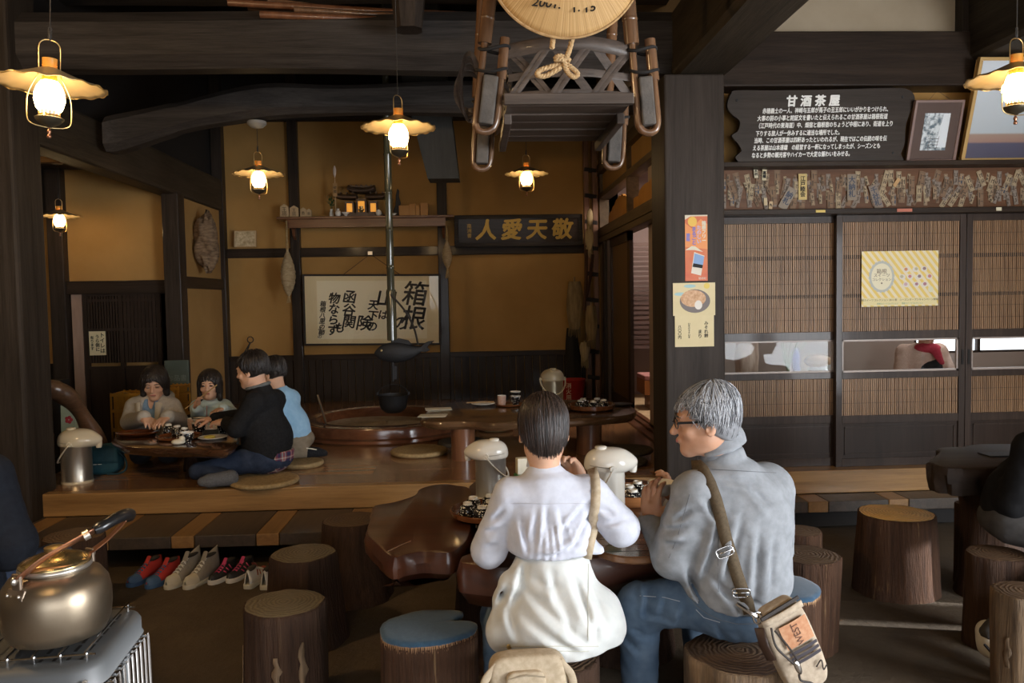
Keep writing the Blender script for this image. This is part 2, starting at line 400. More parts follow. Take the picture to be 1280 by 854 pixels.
# ---- back wall
zc=4.7
sbox('wall_back',M['plaster'],(-3.1,1.75,YB,YB+.15,0,zc))
b=MB()
x=-2.86; k=0
while x<1.4:
    w=.082+.03*rnd.random(); b.box(x,x+w-.008,YB-.03-.006*(k%2),YB+.02,ZS,.86); x+=w; k+=1
struct(b.build('trim_wainscot',M['post'],smooth=0))
sbox('trim_3',M['rail'],(-2.85,1.5,YB-.06,YB+.02,.84,.90),bevel=.004)      # wainscot cap
sbox('trim_4',M['rail'],(-2.85,1.5,YB-.055,YB+.02,2.05,2.155),bevel=.005)  # long rail at lintel height
sbox('trim_5',M['beam'],(-2.9,1.5,YB-.09,YB+.02,3.62,3.86),bevel=.008)
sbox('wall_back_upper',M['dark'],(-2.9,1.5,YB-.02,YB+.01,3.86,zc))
for xa,xb in ((-2.11,-2.0),(-.40,-.285)):
    sbox('pillar',M['post'],(xa,xb,YB-.085,YB+.02,ZS,zc-.05),bevel=.006)
sbox('pillar',M['post'],(-2.97,-2.85,YB-.12,YB+.02,ZS,zc-.05),bevel=.006)
# ---- the side of the stage: post, low beam, plaster strip, alcove behind
sbox('pillar',M['post'],(-3.0,-2.84,7.93,8.11,0,2.6),bevel=.008)
sbox('wall_left_stage',M['plaster'],(-2.96,-2.9,8.11,YB-.12,.0,2.6))
sbox('trim_6',M['railY'],(-2.97,-2.87,8.11,YB-.12,1.68,1.80),bevel=.004)
sbox('beam_left',M['beamY'],(-3.08,-2.86,5.1,YB,2.59,2.95),bevel=.03)
sbox('pillar_left',wood('left_pillar_wood',(.018,.013,.009),(.048,.036,.027),'Z',.6,0,1,.4,.5,None,.15),(-3.02,-2.70,4.9,5.22,0,4.6),bevel=.02)
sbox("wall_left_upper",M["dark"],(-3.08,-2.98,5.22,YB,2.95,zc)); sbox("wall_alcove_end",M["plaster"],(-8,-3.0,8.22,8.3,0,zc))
YA=8.12
zr=PY(150,358,YA).z
sbox('wall_alcove',M['plaster'],(-4.1,-3.0,YA,YA+.1,zr,2.86))
xp=PY(70,400,YA).x; xq=PY(89,400,YA).x
sbox('pillar',M['post'],(xp,xq,YA-.1,YA+.08,0,2.86),bevel=.006)
zt=PY(45,273,YA).z; zb=PY(45,455,YA).z
sbox('wall_alcove_side',M['plaster'],(-7.5,xp,YA,YA+.1,zb,zt))
sbox('trim_7',M['dark'],(-7.5,xp,YA-.01,YA+.1,0,zb),(-7.5,xp,YA-.03,YA+.1,zt,2.86))
sbox('trim_8',M['rail'],(xq,-3.0,YA-.06,YA+.05,zr-.075,zr+.055),bevel=.005)
sbox('ceiling_alcove',M['beam'],(-7.5,-3.09,5.3,YA,2.86,2.93))
sbox('trim_9',M['golden'],(-7.5,-3.5,7.40,7.47,2.81,2.86))
# lattice door of the alcove
xa=PY(107,420,YA).x; xb=-3.0
d=struct(MB().box(xa-.11,xa-.01,YA-.03,YA+.05,0,zr-.07).build('door_1',mat('pale_jamb_wood',(.30,.20,.15),.6,col2=(.38,.26,.20),ns=3,nstr=(8,8,1)),smooth=0))  # jamb in paler wood than the door beside it
b=MB()
def lat(xl,xr,z0,z1,n,wd,y):
    for i in range(n):
        cx=xl+(xr-xl)*(i+.5)/n; b.box(cx-wd/2,cx+wd/2,y-.012,y+.012,z0,z1)
z0d,z1d=.95,zr-.08
xm=PY(153,420,YA).x; xn=PY(200,420,YA).x
lat(xa+.04,xm-.02,z0d,z1d,11,.018,YA-.02); lat(xm+.03,xn-.02,z0d,z1d,9,.03,YA-.02); lat(xn+.04,xb-.06,z0d,z1d,8,.02,YA-.02)
for xx in (xa,xm-.015,xn-.015,xb-.05): b.box(xx,xx+.04,YA-.035,YA+.01,0,z1d+.01)
for zz in (z0d-.05,z0d+.33,z0d+.62,z1d): b.box(xa,xb,YA-.03,YA+.005,zz-.014,zz+.014)
for k in range(13):
    zz=z0d+.05+k*.062; b.box(xm+.02,xn-.015,YA-.014,YA+.002,zz-.02,zz+.02)
b.build('door_lattice',M['panel'],d,smooth=0)
MB().box(xa,xb,YA-.02,YA+.0,0,z0d-.05).build('door_board',M['panel'],d,smooth=0)
MB().box(xa,xm,YA+.02,YA+.03,z0d,z1d).build('paper_backing',mat('dim_shoji_paper',(.55,.45,.36),.9),d,smooth=0)
MB().box(xm,xb,YA+.02,YA+.03,z0d,z1d).build('dark_backing',mat('grey_blue_backing',(.055,.06,.075),.8),d,smooth=0)
b=MB()
for k in range(11):
    for j in range(5):
        zz=z0d+.05+k*.062+.031; xx=xm+.06+(j+.5)*(xn-xm-.1)/5; b.obox((xx,YA-.016,zz),(.012,.006,.010))
b.build('peephole',mat('pale_peephole',(.6,.58,.55),.6),d,smooth=0)
# ---- the opening in the side wall (plane X = XR)
def PR(x,y): return PX(x,y,XR)
yO0,yO1=5.27,YB
sbox('wall_right_stage',M['beige'],(XR,XR+.1,yO0,yO1,3.06,zc),(XR,XR+.1,9.0,YB,0,2.15))
sbox('trim_10',M['transom'],(XR-.05,XR+.09,yO0,yO1,2.15,2.21),(XR-.03,XR+.09,yO0,yO1,2.225,2.33),(XR-.04,XR+.09,yO0,yO1,2.66,2.72),(XR-.05,XR+.1,yO0,yO1,2.95,3.06),bevel=.004)
sbox('wall_transom',M['plaster'],(XR+.01,XR+.07,yO0,yO1,2.72,2.95))
for yy in (PR(788,280).y, 9.35,5.3):
    sbox('pillar',M['transom'],(XR-.03,XR+.08,yy-.035,yy+.035,2.33,2.95))
sbox('pillar',M['post'],(XR-.05,XR+.1,8.92,9.05,ZS,2.15),bevel=.005)
sbox('trim_11',M['redwood'],(XR-.10,XR+.12,yO0,9.4,ZS-.06,ZS+.012),(XR-.02,XR+.0,yO0,9.4,ZS,ZS+.03),(XR+.05,XR+.07,yO0,9.4,ZS,ZS+.03))
# carved transom boards with scalloped tops
def carve(ya,yb,zt0,fn):
    b=MB(); n=40; poly=[]
    for i in range(n+1):
        t=i/n; poly.append((ya+(yb-ya)*t,zt0+fn(t)))
    poly+= [(yb,2.33),(ya,2.33)]
    Mx=Matrix(((0,0,1,XR+.02),(1,0,0,0),(0,1,0,0),(0,0,0,1)))
    b.prism(poly,0,.03,Mx); return struct(b.build('trim_carved_board',mat('orange_carved_wood',(.42,.19,.035),.5,col2=(.5,.24,.05),ns=4),smooth=30))
ya,yb=PR(788,280).y+.06,9.0
carve(ya,yb,2.42,lambda t:.14*max(0,math.sin(min(t*2.2,1)*math.pi*.5))*(1 if t<.55 else max(0,1-(t-.55)*2.2))+.02*abs(math.sin(t*22)))
carve(5.4,ya-.12,2.42,lambda t:.02+.12*(t<.9)*(1-abs(t-.3))+.015*abs(math.sin(t*18)))
# sliding door, post and stile in the opening
d=struct(MB().box(XR-.02,XR+.02,8.74,8.90,ZS+.03,2.15).build('door_2',mat('lavender_grey_post',(.15,.13,.14),.5,col2=(.19,.165,.17),ns=3,nstr=(8,8,.6)),smooth=0))
yd0,yd1=PR(790,420).y,8.74
b=MB(); b.box(XR-.015,XR+.02,yd0,yd0+.12,ZS+.03,2.15); b.box(XR-.015,XR+.02,yd1-.08,yd1,ZS+.03,2.15); b.box(XR-.015,XR+.02,yd0,yd1,2.06,2.15); b.box(XR-.015,XR+.02,yd0,yd1,ZS+.03,ZS+.15)
b.build('door_stile',M['frame'],d,smooth=0)
MB().box(XR,XR+.012,yd0+.1,yd1-.06,ZS+.1,2.08).build('door_panel',mat('amber_door_board',(.12,.07,.03),.35,col2=(.16,.095,.04),ns=2,nstr=(6,6,1)),d,smooth=0)
# room beyond the opening
sbox('wall_side_room',mat('mauve_plaster',(.30,.24,.23),.9),(2.9,3.0,7.2,YB,0,3.2),(1.6,3.0,YB,YB+.1,0,3.2),(1.63,3.0,7.15,7.2,0,3.2))
sbox('ceiling_side_room',M['beam'],(1.64,3.0,7.15,YB,3.1,3.2))
b=MB()
for k in range(22):
    z=.95+k*.055; b.obox((2.05,8.9,z),(.9,.035,.035))
for xx in (1.66,2.5): b.box(xx-.03,xx+.03,8.85,8.95,ZS,2.2)
struct(b.build('window_1',wood('louver_wood',(.05,.032,.028),(.12,.08,.07),'X',.5),smooth=0))
# ---- the great pillar and the big beams
sbox('pillar_great',wood('great_pillar_wood',(.027,.020,.016),(.058,.045,.037),'Z',.55,.0,.8,.25,.45,None,.15),(1.195,1.57,4.9,5.27,0,2.87),bevel=.012)
def logbeam(name, axis, x0,x1, zl, zh, y0, y1, m, ch=.06, wob=.015):
    b=MB(); n=26; rng=random.Random(zlib.crc32(name.encode())); ph=rng.random()*6
    def ring(i,j):
        t=i; a=x0+(x1-x0)*j
        w=wob*(math.sin(a*1.3+ph)+.5*math.sin(a*3.1+2*ph)); lo=zl(a)+w*.5; hi=zh(a)+w*.3
        sec=[(y0,lo+ch),(y0+ch,lo),(y1-ch,lo),(y1,lo+ch),(y1,hi-ch*1.2),(y1-ch*1.2,hi),(y0+ch*1.2,hi),(y0,hi-ch*1.2)]
        q=sec[int(round(t*8))%8]
        return (a,q[0],q[1]) if axis=='X' else (q[0],a,q[1])
    b.grid(lambda u,v: ring(u,v),8,n,True)
    b.f.append(list(range(7,-1,-1))); b.m.append(0); N=len(b.v); b.f.append(list(range(N-8,N))); b.m.append(0)
    return struct(b.build(name,m,smooth=25))
logbeam('beam_great','X',-6.5,1.3,lambda a:2.965-.012*(a+2.9),lambda a:3.30,4.98,5.24,M['beam'],.07)
logbeam('beam_side','Y',-1.0,5.0,lambda a:2.87,lambda a:3.3,1.27,1.62,M['beamY'],.03,.01)
logbeam('beam_far_side','Y',-1.0,5.1,lambda a:2.98,lambda a:3.4,3.20,3.5,M['beamY'],.03,.01)
# curved natural beam over the hearth
pts=[PY(136,170,6.35),PY(160,166,6.4),PY(215,151,6.4),PY(275,137,6.4),PY(340,127,6.45),PY(420,126,6.5),PY(520,124,6.5),PY(610,124,6.5),PY(720,125,6.5),PY(830,125,6.5)]
sp=spline(pts,6); b=MB(); N=len(sp)
sec=[(-.11,-.07),(-.06,-.115),(.06,-.115),(.11,-.07),(.11,.07),(.06,.115),(-.06,.115),(-.11,.07)]
def cb(u,v):
    i=min(int(round(v*(N-1))),N-1); p=sp[i]; q=sec[int(round(u*8))%8]; s=1+.08*math.sin(i*.35)
    return (p.x,p.y+q[0]*s,p.z+q[1]*s*(1.02 if i>12 else 1.12))
b.grid(cb,8,N,True); b.f.append(list(range(8))); b.m.append(0); b.f.append(list(range((N-1)*8,N*8))); b.m.append(0)
struct(b.build('beam_curved',M['beam'],smooth=35))
# hanging struts and the upper dark frame
p=PY(552,226,7.4); b=MB()
b.grid(lambda u,v:(lambda q,z,s:(p.x-.05*(1-v)*0+q[0]*s-.32*v+.02, 7.4+q[1]*s, z))([(-.14,-.13),(.14,-.13),(.15,.13),(-.13,.13)][int(round(u*4))%4],p.z+v*1.9,1+.9*v),4,10,True)
b.f.append([0,1,2,3]); b.m.append(0)
struct(b.build('beam_hanging_strut',wood('sooty_strut_wood',(.014,.014,.012),(.035,.034,.030),'Z',.6),smooth=30))
p=PY(511,38,4.75); b=MB()
oc=[(-.095,-.05),(-.05,-.095),(.05,-.095),(.095,-.05),(.095,.05),(.05,.095),(-.05,.095),(-.095,.05)]
b.prism([(q[0]*.8,q[1]*.8) for q in oc],p.z,p.z+.001,Matrix.Translation((p.x,4.75,0)))
b.grid(lambda u,v:(p.x+oc[int(round(u*8))%8][0]*(.78+.22*min(v*8,1)),4.75+oc[int(round(u*8))%8][1]*(.78+.22*min(v*8,1)),p.z+v*1.4),8,16,True)
struct(b.build('beam_post_end',M['post'],smooth=25))
for yy,zz in ((6.0,3.75),(7.7,3.8)):
    logbeam('beam','X',-3.1,1.6,lambda a:zz,lambda a:zz+.26,yy,yy+.24,M['beam'],.05)
# ceiling of sooty boards on rafters
b=MB(); b.box(-8,5.2,-3.2,10,zc,zc+.1)
x=-7.6
while x<5: b.box(x,x+.09,-3.2,10,zc-.12,zc); x+=.62
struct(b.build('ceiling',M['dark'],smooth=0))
# ---- upper wall over the lattice doors
YD=5.15
zA=PY(1050,114,YD).z; zB2=PY(1050,47,YD).z
sbox('beam_lintel',M['rail'],(1.56,5.0,5.02,5.26,zA,zB2),bevel=.01)
sbox('wall_upper',M['beige'],(1.56,5.0,5.12,5.24,zB2,zc))
xa,xb=PY(1196,30,5.1).x,PY(1222,30,5.1).x
sbox('pillar',M['post'],(xa,xb,5.04,5.25,zB2,zc),bevel=.005)
zL=PY(1000,206,YD).z
sbox('wall_panel',M['plaster'],(1.56,5.0,5.2,5.26,zL,zA))
sbox('trim_12',M['rail'],(1.57,5.0,5.02,5.22,zL-.03,zL),bevel=.004)   # ledge that carries the sign and the pictures
zD=PY(1000,264,YD).z
board=wood('red_brown_notice_board',(.085,.038,.018),(.165,.078,.040),'X',.5,.0,.8,.1,.4,None,.2)
sbox('wall_votive_board',board,(1.57,5.0,5.155,5.2,zD,zL-.03))
sbox('trim_13',M['rail'],(1.57,5.0,5.06,5.25,zD-.03,zD+.005),bevel=.004)
# ---- lattice doors with a strip of glass
def lattice_door(name, xa, xb, y, z0=ZS+.012, z1=zD-.03, pull=None):
    st=.042; zz=lambda py:PY((912+1205)/2,py,YD).z
    g0,g1=zz(466),zz(425); u0=zz(417)+.012; l0,l1=zz(520),zz(474); p1=zz(530)
    b=MB()
    b.box(xa,xa+st,y,y+.035,z0,z1); b.box(xb-st,xb,y,y+.035,z0,z1)
    for (a,c) in ((z1-.045,z1),(z0,z0+.055),(g1,u0),(l1,g0),(p1,l0)): b.box(xa+st,xb-st,y+.001,y+.034,a,c)
    d=struct(b.build(name,M['frame'],smooth=0,bevel=.002))
    b=MB()
    for (a,c) in ((u0,z1-.045),(l0,l1)):
        n=int((xb-xa-2*st)/.0138)
        for i in range(n):
            cx=xa+st+(xb-xa-2*st)*(i+.5)/n+.0006*math.sin(i*7.7); b.box(cx-.0044,cx+.0044,y+.010+.001*math.sin(i*3.1),y+.017,a,c)
    b.build('reed_slats',M['slat'],d,smooth=0)
    b=MB()
    for (a,c,ts) in ((u0,z1-.045,9),(l0,l1,3)):
        for k in range(1,ts): zc_=a+(c-a)*k/ts; b.box(xa+st,xb-st,y+.0085,y+.0105,zc_-.0009,zc_+.0009)
    b.build('binding_thread',mat('brown_thread',(.05,.03,.02),.8),d,smooth=0)
    b=MB()
    n=int((xb-xa-2*st)/.0138)
    for py in (321,370):
        z=zz(py); b.box(xa+st,xb-st,y+.018,y+.028,z-.011,z+.011)
        for i in range(n+1): cx=xa+st+(xb-xa-2*st)*i/n; b.box(cx-.0031,cx+.0031,y+.0075,y+.018,z-.012,z+.012)
    b.build('cross_bar',M['dark'],d,smooth=0)
    MB().box(xa+st,xb-st,y+.028,y+.031,u0,z1-.045).box(xa+st,xb-st,y+.028,y+.031,l0,l1).build('backing',mat('pale_backing_board',(.17,.095,.045),.8),d,smooth=0)
    MB().box(xa+st,xb-st,y+.012,y+.024,z0+.05,p1).build('bottom_panel',M['panel'],d,smooth=0)
    b=MB(); e=.02
    for (xx,xy,za,zb_) in ((xa+st+e,xb-st-e,z0+.08,z0+.088),(xa+st+e,xb-st-e,p1-.03,p1-.022)): b.box(xx,xy,y+.006,y+.014,za,zb_)
    for xx in (xa+st+e,xb-st-e-.008): b.box(xx,xx+.008,y+.006,y+.014,z0+.08,p1-.022)
    b.build('panel_beading',M['frame'],d,smooth=0)
    MB().box(xa+st,xb-st,y+.016,y+.020,g0,g1).build('glass_pane',M['glass'],d,smooth=0)
    b=MB(); t=.012
    b.box(xa+st,xb-st,y+.010,y+.026,g0,g0+t); b.box(xa+st,xb-st,y+.010,y+.026,g1-t,g1); b.box(xa+st,xa+st+t,y+.010,y+.026,g0,g1); b.box(xb-st-t,xb-st,y+.010,y+.026,g0,g1)
    b.build('pane_edge_glint',mat('pale_edge_reflection',(.40,.33,.29),.4),d,smooth=0)  # pale strips painting the whitish reflection around the pane
    if pull:
        b=MB(); zp=(g0+g1)/2-.02; b.obox((pull,y-.001,zp),(.016,.004,.10)); b.build('pull_recess',M['dark'],d,smooth=0)
x1=1.575; x2=PY(1049,430,YD).x; x3=PY(1207,430,YD).x; x4=x3+.82
lattice_door('door_3',x1,x2+.03,YD+.045)
lattice_door('door_4',x2-.02,x3-.002,YD,pull=x3-.022)
lattice_door('door_5',x3+.002,x4,YD,pull=x3+.022)
lattice_door('door_6',x4-.02,5.0,YD+.045)
# ---- kitchen behind the glass
kw=mat('kitchen_wall',(.40,.315,.265),.9)
sbox('wall_kitchen',kw,(1.62,4.0,7.05,7.12,ZS,3.0),(4.0,5.1,7.05,7.12,ZS,.95),(4.0,5.1,7.05,7.12,2.0,3.0),(1.58,1.62,5.3,7.1,ZS,3.0))
sbox('wall_kitchen_end',kw,(5.1,5.2,5.1,7.12,0,zc))
sbox('ceiling_kitchen',M['beige'],(1.6,5.1,5.3,7.1,2.9,3.0))
sbox('window_2',M['frame'],(4.0,5.1,7.06,7.1,.93,.97),(4.0,5.1,7.06,7.1,1.97,2.0),(4.0,4.03,7.06,7.1,.95,2.0),(4.6,4.63,7.06,7.1,.95,2.0))
b=MB(); b.box(-14,14,-16,-3.25,-.15,-.02); b.box(5.25,14,-3.25,16,-.15,-.02); b.box(-14,5.25,10.3,16,-.15,-.02); struct(b.build('ground_outside',mat('pale_gravel',(.42,.40,.36),.9,col2=(.5,.48,.44),ns=3),smooth=0))
# ---- outer walls with the openings that let the day in
wl=M['beige']
sbox('wall_left',wl,(-7.6,-7.5,-3.2,8.2,0,zc))
sbox('wall_front',wl,(-8,-1.2,-3.2,-3.1,0,zc),(-1.2,4.3,-3.2,-3.1,2.3,zc))
rw=[(4.3,4.4,-3.2,-2.0,0,zc),(4.3,4.4,-2.0,1.2,2.2,zc),(4.3,4.4,1.2,5.1,.95,zc),(4.3,4.4,1.2,2.72,0,.95),(4.3,4.4,2.92,3.16,0,.95),(4.3,4.4,3.40,5.1,0,.95),(4.3,4.4,2.72,2.92,0,.36),(4.3,4.4,3.16,3.40,0,.36)]
sbox('wall_right',wl,*rw)
# ---------------------------------------------------------------- oil-lamp style pendants
def make_lamp(name, label, p, top, scale=1.0, rose=False, tilt=0):
    t=thing(name,label,'lamp',p,0,'oil-lamp style pendant lights',scale)
    b=MB(); n=64
    def sh(u,v):
        a=2*math.pi*u; r=.030+(.2-.030)*v; z=.062*(1-v)**1.25-.004*(v>.9)
        w=(v**6)*.0035*math.sin(a*16); return (r*math.cos(a)*(1+w*.8),r*math.sin(a)*(1+w*.8),z+w)
    b.grid(sh,n,9,True)
    o=b.build('lamp_shade',[mat('enamel_lamp_shade',(.30,.24,.15),.4,.2,coat=.2)],t,smooth=180)
    s=o.modifiers.new('thick','SOLIDIFY'); s.thickness=.0016
    pts=[((.2+.0)*math.cos(a)*(1+.003*math.sin(a*16)),(.2)*math.sin(a)*(1+.003*math.sin(a*16)),-.004+.0035*math.sin(a*16)) for a in [2*math.pi*k/128 for k in range(128)]]
    MB().tube(pts,.0028,6,closed=True).build('shade_rim',M['brass'],o,smooth=180)
    MB().lathe([(.027,-.01),(.026,.03),(.0265,.095),(.0275,.098),(.024,.098),(.0235,.03),(.024,-.01)],20,cap=False).build('chimney',M['lampglass'],t,smooth=60)
    MB().lathe([(.0,-.118),(.030,-.112),(.046,-.09),(.054,-.06),(.053,-.035),(.044,-.008),(.030,.012),(.012,.02),(0,.021)],20).build('bulb',M['bulb'],t,smooth=180)
    b=MB(); b.lathe([(.034,-.112),(.036,-.126),(.033,-.128),(.031,-.113)],24,cap=False)
    for k in range(16):
        a=2*math.pi*k/16; b.obox((.036*math.cos(a),.036*math.sin(a),-.108),(.006,.003,.016),Euler((0,0,a+math.pi/2)))
    b.build('gallery',M['brass'],t,smooth=60)
    MB().lathe([(0,-.164),(.008,-.164),(.014,-.158),(.034,-.150),(.050,-.134),(.052,-.127),(.046,-.124),(0,-.124)],24).build('burner_bowl',mat('dark_bronze_bowl',(.10,.085,.06),.4,.7),t,smooth=35)
    MB().lathe([(0,-.206),(.006,-.204),(.009,-.197),(.006,-.191),(.0045,-.186),(.008,-.181),(.0075,-.174),(.004,-.168),(.004,-.16),(0,-.16)],14).build('finial',M['copper'],t,smooth=60)
    half=[(.020,.166),(.033,.153),(.037,.13),(.037,.045),(.050,.012),(.070,-.035),(.076,-.075),(.076,-.125),(.068,-.150),(.045,-.160)]
    pts=[(0,0,.170)]+[(x,0,z) for x,z in half]+[(0,0,-.163)]
    q=spline([(-p_[0],0,p_[2]) for p_ in reversed(pts[1:-1])][::1]+pts[:1]+pts[1:-1],4)
    b=MB(); b.tube(q,.0023,6); b.tube(spline([(.045,0,-.160),(0,0,-.164),(-.045,0,-.160)],4),.0023,6)
    w=b.build('wire_bail',M['brass'],t,smooth=180); w.rotation_euler=(0,0,.12)
    b=MB(); L=(top-p[2])/scale
    b.tube([(0,0,.168),(0,0,.2)],.004,6); b.tube([(0,0,.2),(.001,0,L*.5),(0,0,L)],.0022,6)
    for k in range(3): b.tube([(.006*math.cos(a),0 if k%2 else .006*math.sin(a)*.0,.182+k*.014+.008*math.sin(a)) for a in [6.283*i/10 for i in range(10)]],.0016,5,closed=True)
    b.build('hanging_cord',mat('dark_cord',(.03,.027,.025),.6),t,smooth=180)
    if rose: MB().lathe([(.075,L),(.075,L-.02),(.05,L-.045),(.012,L-.055),(0,L-.055)],24).build('ceiling_rose',mat('grey_rose',(.25,.24,.22),.5),t,smooth=40)
    t.rotation_euler=(R(tilt),R(tilt*1.3),rnd.random())
    return t
def lamp_at(x,y,Y,label,top,sc=1.0,**k):
    return make_lamp('pendant_lamp',label,PY(x,y,Y),top,sc,**k)
lamp_at(62,106,3.2,'largest pendant lamp with scalloped shade, in front of the low side beam',4.6,tilt=2)
lamp_at(498,159,4.4,'scalloped pendant lamp hanging before the bamboo hearth pole',4.6)
lamp_at(323,217,6.47,'small pendant lamp between the curved beam and the wooden amulet blocks',PY(321,152,6.47).z,rose=True)
lamp_at(658,217,7.4,'small pendant lamp above the plaque with four gold characters',4.6)
lamp_at(74,270,7.55,'dim pendant lamp on a ceiling rose in the alcove',2.86,.9,rose=True)
lamp_at(1270,97,3.45,'pendant lamp hanging before the large gold-framed picture',4.6)
# ---------------------------------------------------------------- back wall: shelf with house shrine
ysf=YB-.34
zsf=PY(456,270,ysf).z
def bx(x,Y): return PY(x,270,Y).x
t=thing('wall_shelf','long red-brown shelf on the back wall carrying the little shrine','shelf',(bx(456,ysf),YB-.17,zsf))
xa,xb=bx(346,ysf)-t.location.x,bx(567,ysf)-t.location.x
MB().box(xa,xb,-.19,.165,-.028,0).build('shelf_board',M['redwood'],t,smooth=0,bevel=.004)
xa2,xb2=bx(358,ysf)-t.location.x,bx(557,ysf)-t.location.x
MB().box(xa2,xb2,-.17,-.14,-.125,-.028).build('shelf_fascia',M['redwood'],t,smooth=0,bevel=.004)
for xx in (xa2+.02,xb2-.05):
    MB().prism([(-.16,-.028),(.16,-.028),(.16,-.36),(.12,-.36),(.10,-.25),(.02,-.20),(-.02,-.13),(-.13,-.09)],xx,xx+.03,Matrix(((0,0,1,0),(1,0,0,0),(0,1,0,0),(0,0,0,1)))).build('shelf_bracket',M['redwood'],t,smooth=0,bevel=.003)
def sx(x): return PY(x,270,YB-.22).x
SY=YB-.22
pxm=.00935   # metres per photo pixel on that shelf
kw=mat('pale_wood',(.48,.34,.19),.6,col2=(.56,.41,.24),ns=3,nstr=(8,8,1))
for i,(x,w,h) in enumerate(((356,11,17),(368,11,15),(379.5,8,12.5),(386.5,6,11))):
    o=MB().prism([(-w/2*pxm,0),(w/2*pxm,0),(w*.46*pxm,h*.8*pxm),(0,h*pxm),(-w*.46*pxm,h*.8*pxm)],-.018,.018,UPRIGHT).build('amulet_block',kw,None,(sx(x),SY,zsf),smooth=0,bevel=.003)
    tag(o,['largest pointed wooden block at the end of the shrine shelf','second pointed wooden block from the shelf end, beside the largest','third pointed wooden block from the shelf end','smallest pointed wooden block, closest to the vase'][i],'amulet','pointed blocks on the shrine shelf')
    text('lettering','王将' if i<2 else '香',(h*.36)*pxm,M['ink'],o,Matrix.Translation((0,-.0195,h*.42*pxm))@UPRIGHT,line=.9) if i>=2 else text('lettering','王\n将',(h*.36)*pxm,M['ink'],o,Matrix.Translation((0,-.0195,h*.42*pxm))@UPRIGHT,line=.9)
def leafy(b,base,n,L,spread,seed):
    rg=random.Random(seed)
    for k in range(n):
        a=rg.random()*6.28; s=spread*(.3+rg.random()); d=Vector((math.cos(a)*s,math.sin(a)*s*.7,1)).normalized()
        ln=L*(.6+.5*rg.random()); p0=Vector(base); p1=p0+d*ln
        b.tube([p0,p0.lerp(p1,.5),p1],.0016,4)
        for j in range(5):
            q=p0.lerp(p1,.35+.15*j); e=Vector((rg.uniform(-1,1),rg.uniform(-1,1),rg.uniform(.2,1))).normalized(); sd,_=frame(e); w=.011; l=.045
            b.add([q,q+e*l*.5+sd*w,q+e*l,q+e*l*.5-sd*w],[(0,1,2,3)])
porc=mat('white_porcelain',(.78,.76,.72),.2,coat=.5)
def vase(x,label):
    t=thing('sakaki_vase',label,'vase',(sx(x),SY,zsf),0,'evergreen vases of the shrine')
    MB().lathe([(.018,0),(.026,.01),(.024,.05),(.016,.075),(.018,.092),(.012,.092),(0,.08)],16).build('porcelain_vase',porc,t,smooth=50)
    b=MB(); leafy(b,(0,0,.08),7,.17,.45,int(x)); b.build('evergreen_sprig',mat('evergreen_leaf',(.03,.075,.025),.45),t,smooth=0)
vase(414.5,'white vase of evergreen sprigs between wooden blocks and shrine')
vase(486,'white vase of evergreen sprigs behind the bamboo pole beside the shrine')
# sacred arrow with tag
t=thing('shrine_arrow','upright white-feathered shrine arrow with a wooden tag','arrow',(sx(421.5),SY-.09,zsf))
MB().tube([(0,0,0),(0,0,.50)],.004,6).build('arrow_shaft',kw,t)
MB().obox((0,-.006,.30),(.045,.005,.15)).build('wooden_tag',mat('gold_brown_tag',(.40,.24,.10),.5),t,smooth=0)
text('tag_lettering','破\n魔',.04,M['ink'],t,Matrix.Translation((0,-.0095,.30))@UPRIGHT,line=1.1)
MB().lathe([(.004,.44),(.016,.48),(.018,.53),(.006,.57),(0,.572)],10).build('feather',mat('white_feather',(.7,.6,.55),.8),t,smooth=60)
def small(name,label,cat,x,prof,m,dy=0,grp=None):
    o=MB().lathe(prof,18).build(name,m,None,(sx(x),SY-.10+dy,zsf),smooth=50); tag(o,label,cat,grp); return o
small('sake_jar','small white sake jar between the shrine arrow and the shrine','jar',424.5,[(.016,0),(.030,.015),(.034,.04),(.026,.062),(.012,.07),(.014,.08),(.020,.083),(0,.095)],porc)
small('salt_dish','small white footed dish in front of the shrine','dish',434,[(.014,0),(.016,.012),(.02,.02),(.042,.036),(.046,.045),(.04,.043),(0,.026)],porc)
small('sake_jar','small round white jar on the bamboo-pole side of the shrine','jar',474.5,[(.016,0),(.030,.015),(.034,.04),(.026,.062),(.012,.066),(.012,.072),(0,.075)],porc)
small('salt_dish','tiny white dish beyond the bamboo pole on the shelf','dish',493,[(.012,0),(.014,.006),(.036,.02),(.040,.027),(.034,.025),(0,.012)],porc)
o=MB().prism([(-.02,0),(.03,0),(.03,.06),(.055,.16),(.035,.24),(.04,.30),(.02,.33),(.0,.25),(-.005,.14),(-.03,.08)],-.015,.015,UPRIGHT).build('dark_figurine',M['iron'],None,(sx(495),SY+.04,zsf),smooth=30,bevel=.006)
tag(o,'dark slender crane-like figurine standing beside the orange boxes','figurine')
ob=mat('orange_wood_box',(.42,.20,.05),.5,col2=(.5,.26,.075),ns=4)
for i,(x,w,h) in enumerate(((506,13,13),(516,7.5,15.5),(522.5,5,13),(530.5,9.5,16))):
    o=MB().box(-w/2*pxm,w/2*pxm,-.06,.06,0,h*pxm).build('offering_box',ob,None,(sx(x),SY+.01*i,zsf),smooth=0,bevel=.004)
    tag(o,['widest low orange wooden box beside the dark figurine','tall narrow orange wooden box next to the widest one','slimmest pale orange wooden box in the row on the shelf','tallest orange wooden box at the bracket end of the shelf'][i],'box','orange boxes on the shrine shelf')
